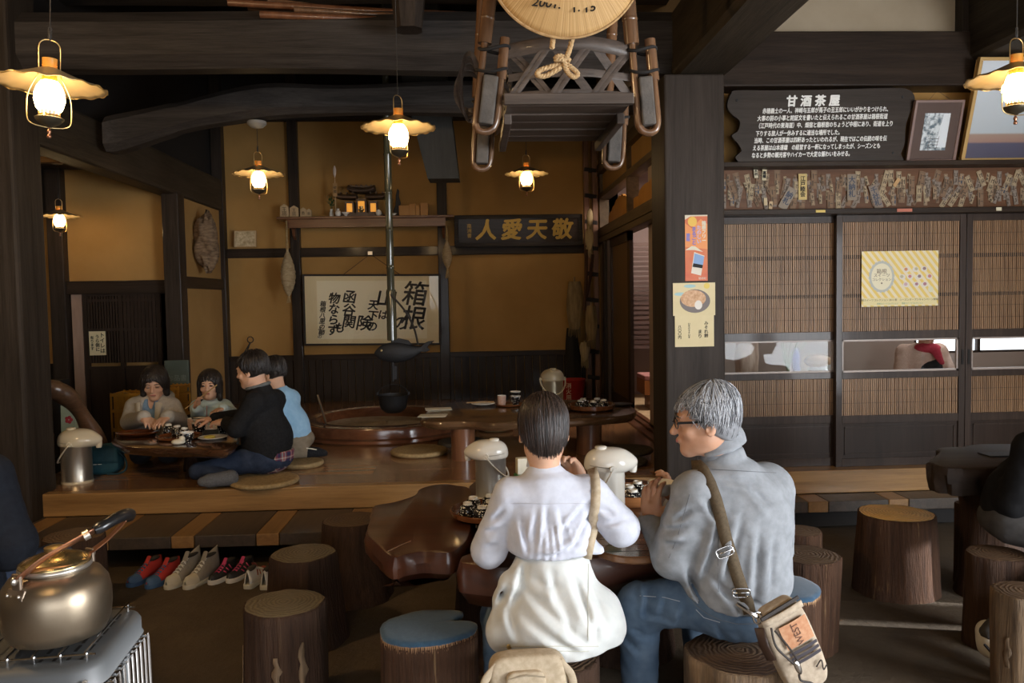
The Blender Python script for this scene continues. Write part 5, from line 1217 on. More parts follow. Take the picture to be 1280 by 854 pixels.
for x in (-.04,-.10,-.16,-.22,-.28,-.34,-.40,-.46):
    MB().tube(spline([(x,.045,zs),(x,.045,zs+.020),(x,.06,zs+.024),(x,D-.06,zs+.024),(x,D-.045,zs+.020),(x,D-.045,zs)],4),.0032,6).build('pot_rail',M['chrome'],t)
for y in (.045,D-.045): MB().tube([(-.48,y,zs+.014),(-.02,y,zs+.014)],.0032,6).build('cross_rail',M['chrome'],t)
for y in [ .06+.034*k for k in range(9)]:
    MB().tube(spline([(-.012,y,.565),(.012,y,.57),(.02,y,.53),(.02,y,.08),(-.01,y,.06)],4),.0034,6).build('guard_wire',M['chrome'],t)
for x in [-.05-.036*k for k in range(12)]:
    MB().tube(spline([(x,.012,.565),(x,-.012,.57),(x,-.02,.53),(x,-.02,.08),(x,.01,.06)],4),.0034,6).build('guard_wire',M['chrome'],t)
MB().lathe([(.12,.06),(.13,.08),(.125,.4),(.10,.5),(0,.52)],28,(-W/2,D/2,0)).build('burner_drum',mat('white_heat_mantle',(.55,.53,.50),.6,bump=.6,bs=90),t,smooth=60)
MB().prism(rrect(-W+.02,-.02,.02,D-.02,.05),.0,.06).build('tank_base',grey,t,smooth=40)
for x in (-W+.05,-.05):
    for y in (.05,D-.05): MB().tube([(x,y,.05),(x,y,.58)],.012,8).build('stove_post',grey,t)
MB().lathe([(.006,-.002),(.006,.002),(0,.003)],12,(-.03,.0,.60),M=Matrix.Rotation(math.pi/2,3,'X')).build('rivet',M['steel'],t)
# kettle
kc=PZ(41,822,zs+.025); 
t=thing('kettle','big dented brass-coloured kettle with black bail grip on the stove','kettle',(kc.x,kc.y+.12,zs+.0295),0,None,.92)
yakan=mat('tarnished_anodised_kettle',(.25,.195,.135),.36,.92,col2=(.34,.275,.20),ns=3,bump=.06,bs=22,rvar=.06)
MB().lathe([(0,0),(.098,0),(.120,.010),(.134,.040),(.1385,.080),(.1385,.115),(.132,.148),(.116,.172),(.095,.184),(.088,.188),(.088,.196)],64,cap=False).build('kettle_body',yakan,t,smooth=60)
MB().lathe([(.089,.190),(.0925,.193),(.0925,.199),(.089,.203),(.0875,.206)],56,cap=False).build('neck_ring',M['steel'],t,smooth=60)
lid=MB().lathe([(.0905,.204),(.0905,.209),(.080,.216),(.055,.226),(.030,.231),(0,.233)],56).build('kettle_lid',mat('polished_brassy_lid',(.58,.44,.22),.24,.95),t,smooth=60)
MB().lathe([(.010,.230),(.014,.236),(.026,.242),(.026,.249),(.014,.253),(0,.254)],28).build('lid_knob',M['brass'],lid,smooth=60)
va=R(-112)
def lugp(s): a=va if s>0 else va+math.pi; return Vector((math.cos(a)*.110,math.sin(a)*.110,.172))
for s in (1,-1):
    p_=lugp(s); a=math.atan2(p_.y,p_.x); Mr=Matrix.Rotation(a,3,'Z')
    b=MB(); b.obox(p_+Vector((math.cos(a)*.012,math.sin(a)*.012,-.016)),(.008,.062,.030),Mr@Matrix.Rotation(R(-24),3,'Y')); b.obox(p_+Vector((math.cos(a)*.006,math.sin(a)*.006,.016)),(.010,.030,.046),Mr)
    lg=b.build('lug_bracket',mat('dull_lug_metal',(.26,.20,.15),.45,.8),t,smooth=0,bevel=.003)
    for q in (-.02,.02): MB().ell(p_+Mr@Vector((.020,q,-.016)),(.004,.005,.005)).build('rivet',M['steel'],lg)
    MB().ell(p_+Vector((math.cos(a)*.014,math.sin(a)*.014,.022)),(.008,.012,.012)).build('pivot_rivet',M['steel'],lg)
f_,k_=lugp(1)+V(0,-.004,.024),lugp(-1)+V(0,.004,.024)
mid=Vector((.155,.03,.305))
arc=spline([f_,f_.lerp(mid,.38)+V(-.012,-.03,.008),mid+V(-.030,-.062,-.005),mid+V(.006,.005,.012),mid+V(.0,.085,-.004),k_.lerp(mid,.40)+V(.012,.04,.0),k_],8)
nA=len(arc)
MB().tube(arc[:int(nA*.36)],.0175,10,flat=.25,up=(1,0,.4)).build('bail_strap',M['copper'],t,smooth=180)
MB().tube(arc[int(nA*.68):],.0175,10,flat=.25,up=(1,0,.4)).build('bail_strap',M['copper'],t,smooth=180)
g=arc[int(nA*.33):int(nA*.72)]; MB().tube(g,[.014]+[.0195]*(len(g)-2)+[.014],14,flat=.85).build('bail_grip',M['black'],t,smooth=60)
MB().tube(arc[int(nA*.30):int(nA*.345)],.0185,12,flat=.75).build('grip_ferrule',M['steel'],t,smooth=60)
MB().tube([(-.02,.10,.09),(-.03,.15,.12),(-.04,.185,.155),(-.045,.20,.165)],[.035,.026,.018,.016],14).build('kettle_spout',yakan,t,smooth=60)
# ---------------------------------------------------------------- shoes below the step
def shoe(name,label,x,y,rz,L,Wd,H,up,sole,toe=None,lace=None,high=0,trim=None,grp=None):
    p=PZ(x,y,0); t=thing(name,label,'shoe',(p.x,p.y,.0),rz,grp)   # toe along -y
    n=20; sec=14
    def wid(u): return Wd*(.66+.34*math.sin(math.pi*min(u*1.05,1)*.75)) * (1 if u<.80 else math.sqrt(max(0,1-((u-.80)/.205)**2))) *(1 if u>.07 else .55+.45*math.sqrt(u/.07))
    def hei(u):
        if u<.36: return H*(1+high*(1-u/.36)*.25)
        return H*(.40+.60*(1-min((u-.36)/.42,1))**1.25)*(1 if u<.93 else 1-.5*((u-.93)/.07)**2)
    def pt(uu,v):
        u=v; a=math.pi*uu; w=wid(u); h=hei(u); c=math.cos(a); s=math.sin(a)
        narrow=1-.42*s*(1 if u<.5 else .4)
        return (w*c*narrow,-(u-.5)*L,.020+h*s**.75)
    b=MB(); b.grid(pt,sec,n); o=b.build('upper',up,t,smooth=180); sd=o.modifiers.new('t','SOLIDIFY'); sd.thickness=.003
    b=MB()
    ring=[(wid(k/30)*1.04+.002,-(k/30-.5)*L) for k in range(31)]; poly=ring+[(-x_,y_) for x_,y_ in reversed(ring)]
    poly=[(x_,y_+(.004 if y_>L*.45 else -.004 if y_<-L*.45 else 0)) for x_,y_ in poly]
    b.prism(poly,0,.026); b.build('sole',sole,t,smooth=60,bevel=.003)
    if toe:
        b=MB(); b.grid(lambda uu,v:(lambda q:(q[0]*1.02,q[1]-.001,q[2]+.0015))(pt(uu,.74+.26*v)),sec,8); b.build('toe_cap',toe,t,smooth=180)
    MB().ell((0,L*.26,.020+H*.94),(Wd*.52,L*.19,.012),nu=20).build('shoe_opening',mat('dark_lining',(.04,.035,.03),.9),t)
    b=MB(); b.grid(lambda uu,v:((uu-.5)*Wd*.85,-L*(-.10+.0*v)-v*.0,.02+H*(.8+.45*v)+.0),4,4); 
    for v in (0,): pass
    MB().grid(lambda uu,v:((uu-.5)*Wd*(.8-.1*v),L*(.02+.12*v),.020+H*(.72+.42*v)+.006*math.cos((uu-.5)*2)),5,5).build('tongue',trim or up,t,smooth=180)
    if lace:
        b=MB()
        for k in range(5):
            u=.40+.075*k; q0=pt(.32,u); q1=pt(.68,u+.03); q2=pt(.32,u+.03); q3=pt(.68,u)
            b.tube([Vector(q0)+V(0,0,.003),Vector(pt(.5,u+.015))+V(0,0,.004),Vector(q1)+V(0,0,.003)],.0026,5); b.tube([Vector(q2)+V(0,0,.003),Vector(pt(.5,u+.015))+V(0,0,.0045),Vector(q3)+V(0,0,.003)],.0026,5)
        b.build('shoe_laces',lace,t,smooth=180)
    if trim:
        for s in (.10,.90):
            b=MB(); 
            for k in range(3): b.tube([Vector(pt(s,.30+.12*k))+V((.002 if s<.5 else -.002),0,0),Vector(pt(.5-.28*(1 if s<.5 else -1),.36+.12*k))+V(0,0,.002)],.0035,5)
            b.build('side_stripe',trim,t,smooth=180)
    return t
sr=mat('red_mesh',(.42,.035,.030),.7); sb_=mat('blue_rubber',(.05,.11,.22),.55); sg=mat('grey_suede',(.24,.22,.19),.9,col2=(.30,.27,.23),ns=20); crm=mat('cream_rubber',(.52,.48,.38),.6)
blk=mat('black_synthetic',(.02,.02,.024),.5); pnk=mat('magenta_lining',(.50,.05,.15),.7); wht=mat('white_leather',(.66,.64,.60),.5); rd2=mat('brick_red_suede',(.34,.085,.055),.75); lcw=mat('white_lace',(.70,.68,.62),.8)
shoe('sneaker','red sneaker with a blue toe, outer one of its pair, under the step',182,725,R(-20),.25,.037,.085,sr,sb_,sb_,sb_,grp='red and blue sneakers')
shoe('sneaker','red sneaker with a blue toe, standing against the grey high-top',205,727,R(-20),.25,.037,.085,sr,sb_,sb_,sb_,grp='red and blue sneakers')
shoe('high_top_sneaker','grey high-top sneaker beside the red and blue pair',230,727,R(-20),.27,.038,.115,sg,crm,crm,lcw,1,grp='grey high-top sneakers')
shoe('high_top_sneaker','grey high-top sneaker beside the black and pink pair',253,727,R(-20),.27,.038,.115,sg,crm,crm,lcw,1,grp='grey high-top sneakers')
shoe('child_sneaker','small black sneaker with pink lining next to the grey high-tops',279,724,R(-24),.20,.033,.075,blk,wht,blk,pnk,0,pnk,grp='black and pink sneakers')
shoe('child_sneaker','small black sneaker with pink lining, on the log stool side of its pair',301,722,R(-24),.20,.033,.075,blk,wht,blk,pnk,0,pnk,grp='black and pink sneakers')
shoe('sneaker','white and brick-red sneaker seen from its heel, fully visible',321,727,R(172),.24,.036,.08,wht,crm,rd2,lcw,0,rd2,grp='white and red sneakers')
shoe('sneaker','white and brick-red sneaker partly behind the log stool',341,728,R(172),.24,.036,.08,wht,crm,rd2,lcw,0,rd2,grp='white and red sneakers')
# ---------------------------------------------------------------- things of the family table on the stage
ZF=.60
t=thing('family_table','low dark lacquered table the family eats at','table',(0,0,0))
ol=tz([(152,557),(200,561),(250,562),(284,562),(297,549),(286,538),(240,534.5),(170,537),(145,544)],ZF)
slab(t,'tabletop',ol,ZF,.055,wood('dark_table_lacquer',(.03,.014,.008),(.085,.038,.018),'X',.15,.7,.7,.08,.4),rough=.008,inset=.02,seed=3)
for p in (PZ(243,597,ZS),V(-2.02,5.70,ZS)):
    MB().lathe([(.07,0),(.062,.05),(.058,.15),(.066,ZF-.05-ZS)],20,(p.x,p.y+.06,ZS),lob=lambda a,z:1+.06*math.sin(4*a+9*z)).build('log_leg',M['bark2'],t,smooth=60)
def of(x,y): p=PZ(x,y,ZF); return Vector((p.x,p.y,ZF+.001))
p=of(172,544); o=MB().lathe([(0,0),(.12,.0),(.15,.02),(.145,.024),(.11,.008),(0,.008)],40).build('lacquer_tray',mat('amber_lacquer',(.13,.035,.010),.12,coat=.8),None,p,smooth=50); o.scale=(1,.75,1); tag(o,'glossy amber lacquer tray in front of the woman in the grey hoodie','tray')
p=of(224,548); o=tray('brown tray of polka-dot cups in the middle of the family table',tuple(p),.15,traym,.02)
for i,(x,y) in enumerate(((211,544),(222,546),(231,549))):
    q=of(x,y); dup(proto,(q.x,q.y,q.z+.010),i,['upturned polka-dot cup on the family table closest to the hoodie woman','upturned polka-dot cup in the middle of the family tray','upturned polka-dot cup of the family tray beside the girl\'s bowls'][i],1.18,'cups on the family tray')
plain_cup('pinkish tea cup between the hoodie woman and the girl',tuple(of(241,536.6)),1.0,pink)
cup('polka-dot bowl on the family table under a stacked bowl',tuple(of(249,542)),False,1.35)
q=of(249,542); c=thing('stacked_bowl','pale-rimmed bowl stacked in front of the girl','bowl',(q.x,q.y,q.z+.080)); MB().lathe([(0,.0),(.025,0),(.035,.006),(.047,.030),(.044,.030),(.03,.010),(0,.008)],24).build('bowl_body',M['glaze'],c,smooth=50); MB().lathe([(.0465,.028),(.048,.034),(.044,.033)],24,cap=False).build('dark_rim',M['black'],c,smooth=50)
cup('polka-dot bowl at the front edge of the family table',tuple(of(234,554)),False,1.25)
q=of(223,556); o=MB().ell((0,0,.018),(.045,.035,.018),nu=14).ell((.02,.01,.035),(.02,.02,.02)).build('crumpled_napkin',M['paper'],None,q,smooth=180); tag(o,'crumpled white napkin beside the front polka-dot bowl','napkin')
q=of(266,549); c=thing('oval_plate','pale plate with yellow pickles in front of the man in black','plate',q); MB().lathe([(0,0),(.06,0),(.095,.014),(.092,.017),(.06,.006),(0,.005)],32).build('plate_body',M['glaze'],c,smooth=50); MB().ell((-.02,0,.014),(.04,.025,.012)).build('yellow_pickle',mat('yellow_pickle',(.66,.52,.10),.5),c)
q=of(264,537.5); c=thing('oval_plate','pale plate at the far end of the family table behind the man in black','plate',q); MB().lathe([(0,0),(.05,0),(.085,.014),(.082,.017),(.05,.006),(0,.005)],32).build('plate_body',M['glaze'],c,smooth=50)
cup('polka-dot bowl against the man in black at the end of the family table',tuple(of(279,541)),False,1.2)
# bag, driftwood rail, crates beyond
p=PZ(134,592,ZS); t=thing('teal_bag','teal shoulder bag lying on the stage boards by the steel pot','bag',(p.x-.02,p.y-.0,ZS),R(8),None,.8)
teal=mat('teal_nylon',(.010,.055,.075),.6,col2=(.014,.07,.095),ns=30,bump=.4,bs=25)
b=MB()
def bag(u,v):
    a=2*math.pi*u; th=math.pi*v; c=math.copysign(abs(math.cos(a))**.55,math.cos(a)); s=math.copysign(abs(math.sin(a))**.55,math.sin(a)); q=math.sin(th)**.5
    return (.155*c*q*(1+.05*math.sin(5*a)),.085*s*q,.125-.125*math.copysign(abs(math.cos(th))**.6,math.cos(th))*(1+.05*math.sin(3*a))+.01*(v>.5)*math.sin(4*a))
b.grid(bag,40,18,True); b.build('bag_body',teal,t,smooth=180)
MB().grid(lambda u,v:(-.14+.28*u,-.088-.012*math.sin(math.pi*u),.235-.13*v+.0*u),10,6).build('bag_flap',teal,t,smooth=180).modifiers.new('t','SOLIDIFY').thickness=.006
text('white_mark','━ ━',.03,M['paper'],t,Matrix.Translation((-.02,-.106,.10))@UPRIGHT)
MB().tube(spline([(.13,-.05,.20),(.19,-.06,.14),(.20,-.07,.05),(.15,-.09,.012),(.05,-.10,.012)],6),.014,8,flat=.35).build('bag_strap',teal,t,smooth=180)
yr=5.55
pts=[PY(20,492,5.35),PY(45,486,5.45),PY(64,486,5.55),PY(88,500,5.65),PY(108,528,5.75),PY(122,560,5.85),PY(131,592,5.9),PY(134,606,5.95)]
t=thing('driftwood_rail','bent brown driftwood rail curving down to the stage boards beside the teal bag','rail',(pts[-1].x,pts[-1].y,ZS))
sp_=[p_-t.location for p_ in spline(pts,6)]; sp_=[V(p_.x,p_.y,max(p_.z,.02)) for p_ in sp_]
MB().tube(sp_,[.075+.015*math.sin(i*.5)+.012*(i<14) for i in range(len(sp_))],14,flat=.75).build('bent_log',wood('brown_driftwood',(.05,.024,.012),(.14,.070,.034),'X',.35,.3,.7,.4,.5),t,smooth=60)
a0=PY(36,520,5.5)-t.location; a1=PY(82,520,5.7)-t.location
MB().prism([(a0.x,0),(a1.x,0),(a1.x+.01,.30),(a1.x-.06,.5),((a0.x+a1.x)/2,.60),(a0.x,.64)],-.03,.03,Matrix.Translation((0,a0.y,0.004))@UPRIGHT).build('plank_panel',wood('brown_plank',(.045,.022,.012),(.10,.05,.026),'Z',.4,.3,.8),t,smooth=0,bevel=.01)
def crate(label,x0,y0,x1,y1,Y,m,fill=None,zb=0):
    a=PY(x0,y1,Y); c=PY(x1,y0,Y); w=c.x-a.x; h=c.z-a.z; t=thing('plastic_crate',label,'crate',((a.x+c.x)/2,Y,a.z))
    b=MB()
    for y in (-.13,.13):
        n=max(4,int(w/.05))
        for k in range(n+1): x=-w/2+w*k/n; b.box(x-.006,x+.006,y-.006,y+.006,0,h)
        for z in (0,h*.33,h*.66,h-.03): b.box(-w/2,w/2,y-.008,y+.008,z,z+.022)
    for x in (-w/2,w/2):
        for z in (0,h*.33,h*.66,h-.03): b.box(x-.008,x+.008,-.13,.13,z,z+.022)
    b.box(-w/2,w/2,-.13,.13,0,.012); b.build('crate_lattice',m,t,smooth=0)
    MB().box(-w/2+.012,w/2-.012,-.11,.11,.014,h-.02).build('crate_wall',m,t,smooth=0)
    return t,w,h
yel=mat('yellow_plastic',(.52,.36,.02),.45); orp=mat('orange_yellow_plastic',(.36,.17,.012),.5)
t,w,h=crate('yellow crate heaped with oranges on a dark stand behind the driftwood rail',25,458,50,477,6.6,yel)
oc_=t.location
for i in range(7):
    o=MB().ell((0,0,.026),(.026,.026,.026)).build('orange',mat('orange_peel',(.72,.36,.03),.45) if i==0 else bpy.data.materials['orange_peel'],None,(oc_.x-w/2+.035+(w-.07)*(i%4)/3*(1 if i<4 else .8)+(.03 if i>3 else 0),oc_.y-.09+(.0 if i<4 else .085),oc_.z+h-.019),smooth=180)
    tag(o,'orange heaped in the yellow crate behind the driftwood rail','orange','oranges in the yellow crate')
sbx=MB().box(oc_.x-.3,oc_.x+.22,6.42,6.78,0,oc_.z-.002).build('dark_stand',M['dark'],None,smooth=0); tag(sbx,'dark box stand carrying the yellow crate of oranges','stand')
t1,w1,h1=crate('orange crate behind the hoodie woman, towards the lattice door',150,488,207,560,7.0,orp)
t2,w2,h2=crate('orange crate standing between the hoodie woman and the girl',211,481,230,520,7.0,orp)
for (tt,y) in ((t1,560),(t2,520)):
    l=tt.location; b_=MB().box(l.x-(.06 if y==520 else .14),l.x+(.06 if y==520 else .14),6.85,7.15,ZS,l.z-.001).build('crate_stand',M['dark'],None,smooth=0) if l.z>ZS+.05 else None
    if b_: tag(b_,'dark stand under the orange crate '+('by the girl' if y==520 else 'by the hoodie woman'),'stand')
a=PY(207,492,7.3); c=PY(236,450,7.3); t=thing('slate_board','small green-grey slate board with chalk marks behind the girl','slate',((a.x+c.x)/2,7.3,a.z))
MB().box(-(c.x-a.x)/2,(c.x-a.x)/2,-.01,.01,0,c.z-a.z).build('slate',mat('green_slate',(.055,.075,.062),.7,col2=(.075,.095,.08),ns=6),t,smooth=0,bevel=.01)
text('chalk_marks','お品書',.06,mat('chalk',(.16,.19,.17),.9),t,Matrix.Translation((0,-.0115,(c.z-a.z)*.45))@UPRIGHT)
b_=MB().box(a.x+.02,c.x-.02,7.27,7.33,ZS,a.z-.001).build('slate_stand',M['dark'],None,smooth=0); tag(b_,'dark stand under the slate board','stand')
a=PY(79,590,6.3); c=PY(97,503,6.3); t=thing('white_paper_bag','pale green-white paper bag with a red flower print behind the rail','bag',((a.x+c.x)/2,6.3,ZS))
b_=MB().box((a.x+c.x)/2-.15,(a.x+c.x)/2+.1,6.2,6.42,0,ZS-.001).build('low_stand',M['dark'],None,smooth=0); tag(b_,'low dark stand under the pale paper bag','stand')
MB().prism([(-.06,0),(.06,0),(.055,c.z-ZS),(.0,c.z-ZS+.01),(-.05,c.z-ZS-.02)],-.03,.03,UPRIGHT).build('bag_body',mat('pale_green_paper',(.34,.38,.24),.8,col2=(.42,.46,.32),ns=8),t,smooth=0,bevel=.004)
b=MB()
for k in range(5): a_=k*1.2566; b.ell((.018*math.cos(a_)+.01,-.032,.30+.018*math.sin(a_)),(.014,.002,.014),nu=10,nv=6)
b.build('red_flower_print',mat('red_print',(.45,.04,.05),.7),t)
# ---------------------------------------------------------------- palanquin seat hung from the beams, with a sedge hat
KX0,KX1=PY(630,128,2.9).x,PY(793,128,2.9).x
KZ=PY(700,128,2.9).z; KY0,KY1=2.9,3.62
t=thing('hanging_palanquin','old bamboo palanquin seat hung from the beams, with a woven back rail','palanquin',((KX0+KX1)/2,(KY0+KY1)/2,KZ))
lx=lambda x:x-t.location.x
w2=(KX1-KX0)/2; d2=(KY1-KY0)/2
MB().box(-w2,w2,-d2,-d2+.03,-.005,.035).build('front_board',M['weave'],t,smooth=0,bevel=.004)
for k in range(5):
    y0=-d2+.045+k*(2*d2-.05)/5; MB().box(-w2+.01,w2-.01,y0,y0+(2*d2-.05)/5-.018,-.002-.002*(k%2),.018).build('floor_plank',M['weave'],t,smooth=0,bevel=.003)
for s in (-1,1): MB().bar((s*(w2-.02),-d2+.16,-.022),(s*(w2-.02),d2,-.022),.03,.04).build('floor_runner',M['weave'],t,smooth=0,bevel=.004)
# woven hexagonal basketry along back, front and sides
def weave(p0,p1,h,n,arch=.0,nm='basket_panel'):
    p0=Vector(p0); p1=Vector(p1); d=p1-p0; L=d.length; up=Vector((0,0,1)); nrm=d.cross(up).normalized()
    P_=lambda u,v,o=0: p0+d*u+up*(h*v*(1+arch*math.sin(math.pi*u)))+nrm*(o+.05*math.sin(math.pi*u)*(1 if arch else 0))
    b=MB(); st=L/n; wd=.0085
    def strip(a,c,o):
        q=[P_(a[0]+(c[0]-a[0])*k/6,a[1]+(c[1]-a[1])*k/6,o+.003*math.sin(k*2.2)) for k in range(7)]
        b.tube(q,wd,4,flat=.16,up=tuple(nrm))
    for k in range(-2,n+1):
        for o2 in (0,.13):
            for sl in (1,-1):
                u0=(k+o2)/n; u1=u0+ (.9/n); v0,v1=0.0,1.0
                if sl<0: u0,u1=u1,u0
                # clip to 0..1
                def cl(ua,va,ub,vb):
                    if ua==ub: return None
                    ts=[0,1]
                    lo,hi=0,1
                    for lim in (0,1):
                        tt=(lim-ua)/(ub-ua)
                        if (lim==0)==(ub>ua): lo=max(lo,tt)
                        else: hi=min(hi,tt)
                    if lo>=hi: return None
                    return ((ua+(ub-ua)*lo,va+(vb-va)*lo),(ua+(ub-ua)*hi,va+(vb-va)*hi))
                c_=cl(u0,v0,u1,v1)
                if c_: strip(c_[0],c_[1],.004*sl)
    for v in (.06,.40,.46): strip((0,v),(1,v),0)
    b.build(nm,M['weave'],t,smooth=60)
    q=[P_(k/12,1.0,.0) for k in range(13)]; MB().tube(q,.026,8,flat=.35,up=tuple(nrm)).build('top_band',M['weave'],t,smooth=60)
HB=PY(700,66,3.0).z-KZ
weave((-w2+.02,-d2+.06,.03),(w2-.0,-d2+.06,.03),HB*.82,3,.10)
weave((-w2+.02,d2,.03),(w2,d2,.03),HB*.7,3,.05)
weave((-w2-.005,-d2+.06,.03),(-w2-.005,d2,.03),HB*.7,3,.05)
weave((w2+.01,d2,.03),(w2+.01,-d2+.06,.03),HB*.7,3,.05)
def hair(xt,yt,xb,yb,Y,w,rr,label,ztop=1.6):
    """a bamboo pole bent into a hairpin around a wooden foot block"""
    top=PY(xt,yt,Y)-t.location; bot=PY(xb,yb,Y)-t.location; d=(top-bot); d.normalize(); s=Vector((1,0,0)); far=bot+d*(ztop)
    L_=[far-s*w*.5, bot+d*.32-s*w*.5, bot+d*.06-s*w*.52]
    U=[bot+d*.018-s*w*.42, bot+d*.004-s*w*.24, bot, bot+d*.004+s*w*.24, bot+d*.018+s*w*.42]
    R2=[bot+d*.06+s*w*.52, bot+d*.19+s*w*.5, bot+d*.34+s*w*.46]
    pl=MB(); pl.tube([L_[0],L_[1]],rr,12); 
    for q in (.5,.75): pass
    n_=7
    for k in range(n_):
        c=L_[0].lerp(L_[1],(k+.5)/n_); e=(L_[1]-L_[0]).normalized(); pl.tube([c-e*.006,c,c+e*.006],[rr,rr*1.1,rr],12)
    pl.tube(spline([L_[1],L_[2]]+U+[R2[0],R2[1]],6),rr*.62,10,flat=.8)
    pl.tube([R2[1],R2[2]],rr*.75,10)
    o=pl.build('bamboo_pole',M['bamboo'],t,smooth=60)
    c=bot+d*.10; MB().bar(bot+d*.025,bot+d*.20,w*.72,.06,(0,1,0)).build('foot_block',mat('grey_wood_block',(.06,.052,.046),.7,col2=(.11,.095,.082),ns=14,bump=.6,bs=80),t,smooth=0,bevel=.006)
    for q in (.22,.30): 
        c=bot+d*q; MB().tube([c+Vector((w*.75*math.cos(a),.03*math.sin(a),.008*math.sin(2*a+q*9))) for a in [6.283*i/24 for i in range(24)]],.006,6,closed=True).build('wisteria_tie',M['dark'],t)
hair(626,-10,606,165,2.95,.075,.026,'front')
hair(796,-10,811,166,2.95,.070,.028,'front')
hair(614,-10,602,212,3.62,.075,.024,'rear')
hair(779,-10,766,210,3.62,.08,.024,'rear')
b=MB()
for k in range(7): b.grid(lambda u,v,k=k:(PY(758,185,3.6).x-t.location.x-.06+.018*k+.01*math.sin(9*v),d2+.02,PY(758,205,3.6).z-t.location.z+.10*v),3,6)
b.build('straw_wrap',mat('pale_straw_wrap',(.32,.30,.16),.9,col2=(.42,.40,.24),ns=30),t,smooth=60)
# bundle loops on the outer side
b=MB()
for k in range(4):
    c=PY(588,110,3.1)-t.location; b.tube([c+Vector((.035*math.cos(a)*(1+.2*k),.06*math.sin(2*a)*.3+.02*k,(.13-.02*k)*math.sin(a))) for a in [6.283*i/28 for i in range(28)]],.010,5,closed=True,flat=.35)
b.build('coiled_strip',M['weave'],t,smooth=60)
# carrying pole above
MB().tube([(-.9,0,1.42),(.9,0,1.46)],.045,14).build('carrying_pole',M['bamboo'],t,smooth=60)
# sedge hat
hy=2.72; hc=PY(707,-53,hy); hr=97*hy/F_PX
t=thing('sedge_hat','round sedge hat with an inked date, tied by straw rope to the palanquin','hat',(hc.x,hy,hc.z))
def sedge():
    m,nt,b_=_nt('sedge_straw'); L=nt.links; tc=_n(nt,'ShaderNodeTexCoord'); sp=_n(nt,'ShaderNodeSeparateXYZ'); L.new(tc.outputs['Object'],sp.inputs[0])
    at=_n(nt,'ShaderNodeMath',operation='ARCTAN2'); L.new(sp.outputs['Z'],at.inputs[0]); L.new(sp.outputs['X'],at.inputs[1])
    cx=_n(nt,'ShaderNodeCombineXYZ'); L.new(at.outputs[0],cx.inputs[0])
    n_=_n(nt,'ShaderNodeTexNoise',Scale=42,Detail=3,Roughness=.7); L.new(cx.outputs[0],n_.inputs['Vector'])
    r=_ramp(nt,[(.35,(.30,.165,.055)),(.5,(.48,.29,.11)),(.68,(.62,.41,.19))]); L.new(n_.outputs['Fac'],r.inputs[0]); L.new(r.outputs[0],b_.inputs['Base Color']); b_.inputs['Roughness'].default_value=.7
    bp=_n(nt,'ShaderNodeBump',Strength=.5,Distance=.003); L.new(n_.outputs['Fac'],bp.inputs['Height']); L.new(bp.outputs[0],b_.inputs['Normal']); return m
o=MB().grid(lambda u,v:(hr*v*math.cos(6.2832*u),-.10*(1-v**1.6)*1.0,hr*v*math.sin(6.2832*u)),96,14,True).build('hat_crown',sedge(),t,smooth=180); o.modifiers.new('t','SOLIDIFY').thickness=.005
MB().tube([(hr*math.cos(a),.0,hr*math.sin(a)) for a in [6.283*i/96 for i in range(96)]],.005,6,closed=True).build('hat_rim',M['rope'],t)
for s,x,y,z in (('2001.',683,3,.044),('1.',719,9,.044),('15',737,8,.044)):
    q=PY(x,y,hy-.06)-t.location; rad=math.hypot(q.x,q.z)/hr; text('ink_date',s,z,M['ink'],t,Matrix.Translation((q.x,-.10*(1-rad**1.6)-.004,q.z))@UPRIGHT@Matrix.Rotation(R(-6 if x<700 else 12),4,'Z')@Matrix.Rotation(R(-20),4,'X'),shear=.25,bold=.0008)
rp=mat('twisted_straw_rope',(.42,.26,.12),.9,col2=(.58,.40,.21),ns=60,bump=.8,bs=220); yk=hy+.02
def twist(b,pts,r):
    sp_=spline(pts,8); n_=len(sp_)
    for s in (0,2.09,4.19):
        q=[]
        for i,p_ in enumerate(sp_):
            tn=(sp_[min(i+1,n_-1)]-sp_[max(i-1,0)]).normalized(); a,c=frame(tn,(0,1,0)); w=s+i*.9; q.append(p_+(a*math.cos(w)+c*math.sin(w))*r*.55)
        b.tube(q,r*.62,6)
k=lambda x,y,dy=0: PY(x,y,yk)-t.location+V(0,dy,0)
b=MB(); twist(b,[k(717,40),k(713,58),k(709,70),k(704,78)],.0085); b.build('hat_cord',rp,t,smooth=60)
b=MB(); twist(b,[k(692,42),k(691,52),k(690,60)],.0085); b.build('hat_cord',rp,t,smooth=60)
b=MB(); twist(b,[k(704,78),k(690,83),k(675,88),k(672,94),k(682,95),k(698,86),k(706,80),k(716,86),k(722,93),k(716,96),k(708,88),k(704,78,-.02),k(694,76,-.02),k(700,70),k(712,76)],.0085); b.build('rope_bow',rp,t,smooth=60)
# ---------------------------------------------------------------- bamboo poles lying on the great beam
for i,(x0,y0,x1,y1,dy,r) in enumerate(((285,3,600,22,.03,.022),(335,1,486,20,.10,.020),(310,8,600,20,.17,.024),(368,12,600,26,-.03,.018),(325,18,480,25,-.085,.022))):
    a=PY(x0,y0,5.05+dy); c=PY(x1,y1,5.12+dy); zt_=3.325+.0
    b=MB(); d=(c-a); n_=int(d.length/.33); b.tube([a,c],r,12)
    for q in range(1,n_): p_=a.lerp(c,q/n_); e=d.normalized(); b.tube([p_-e*.008,p_,p_+e*.008],[r,r*1.13,r],12)
    o=b.build('bamboo_pole',M['bamboo'] if i%2 else M['redlog'],None,smooth=60); tag(o,['long bamboo pole on top of the great beam, reaching the hat','short bamboo pole highest on the great beam','second long bamboo pole on the great beam','thin bamboo pole at the front edge of the great beam','short dark pole in front of the bamboo on the great beam'][i],'pole','poles lying on the great beam')
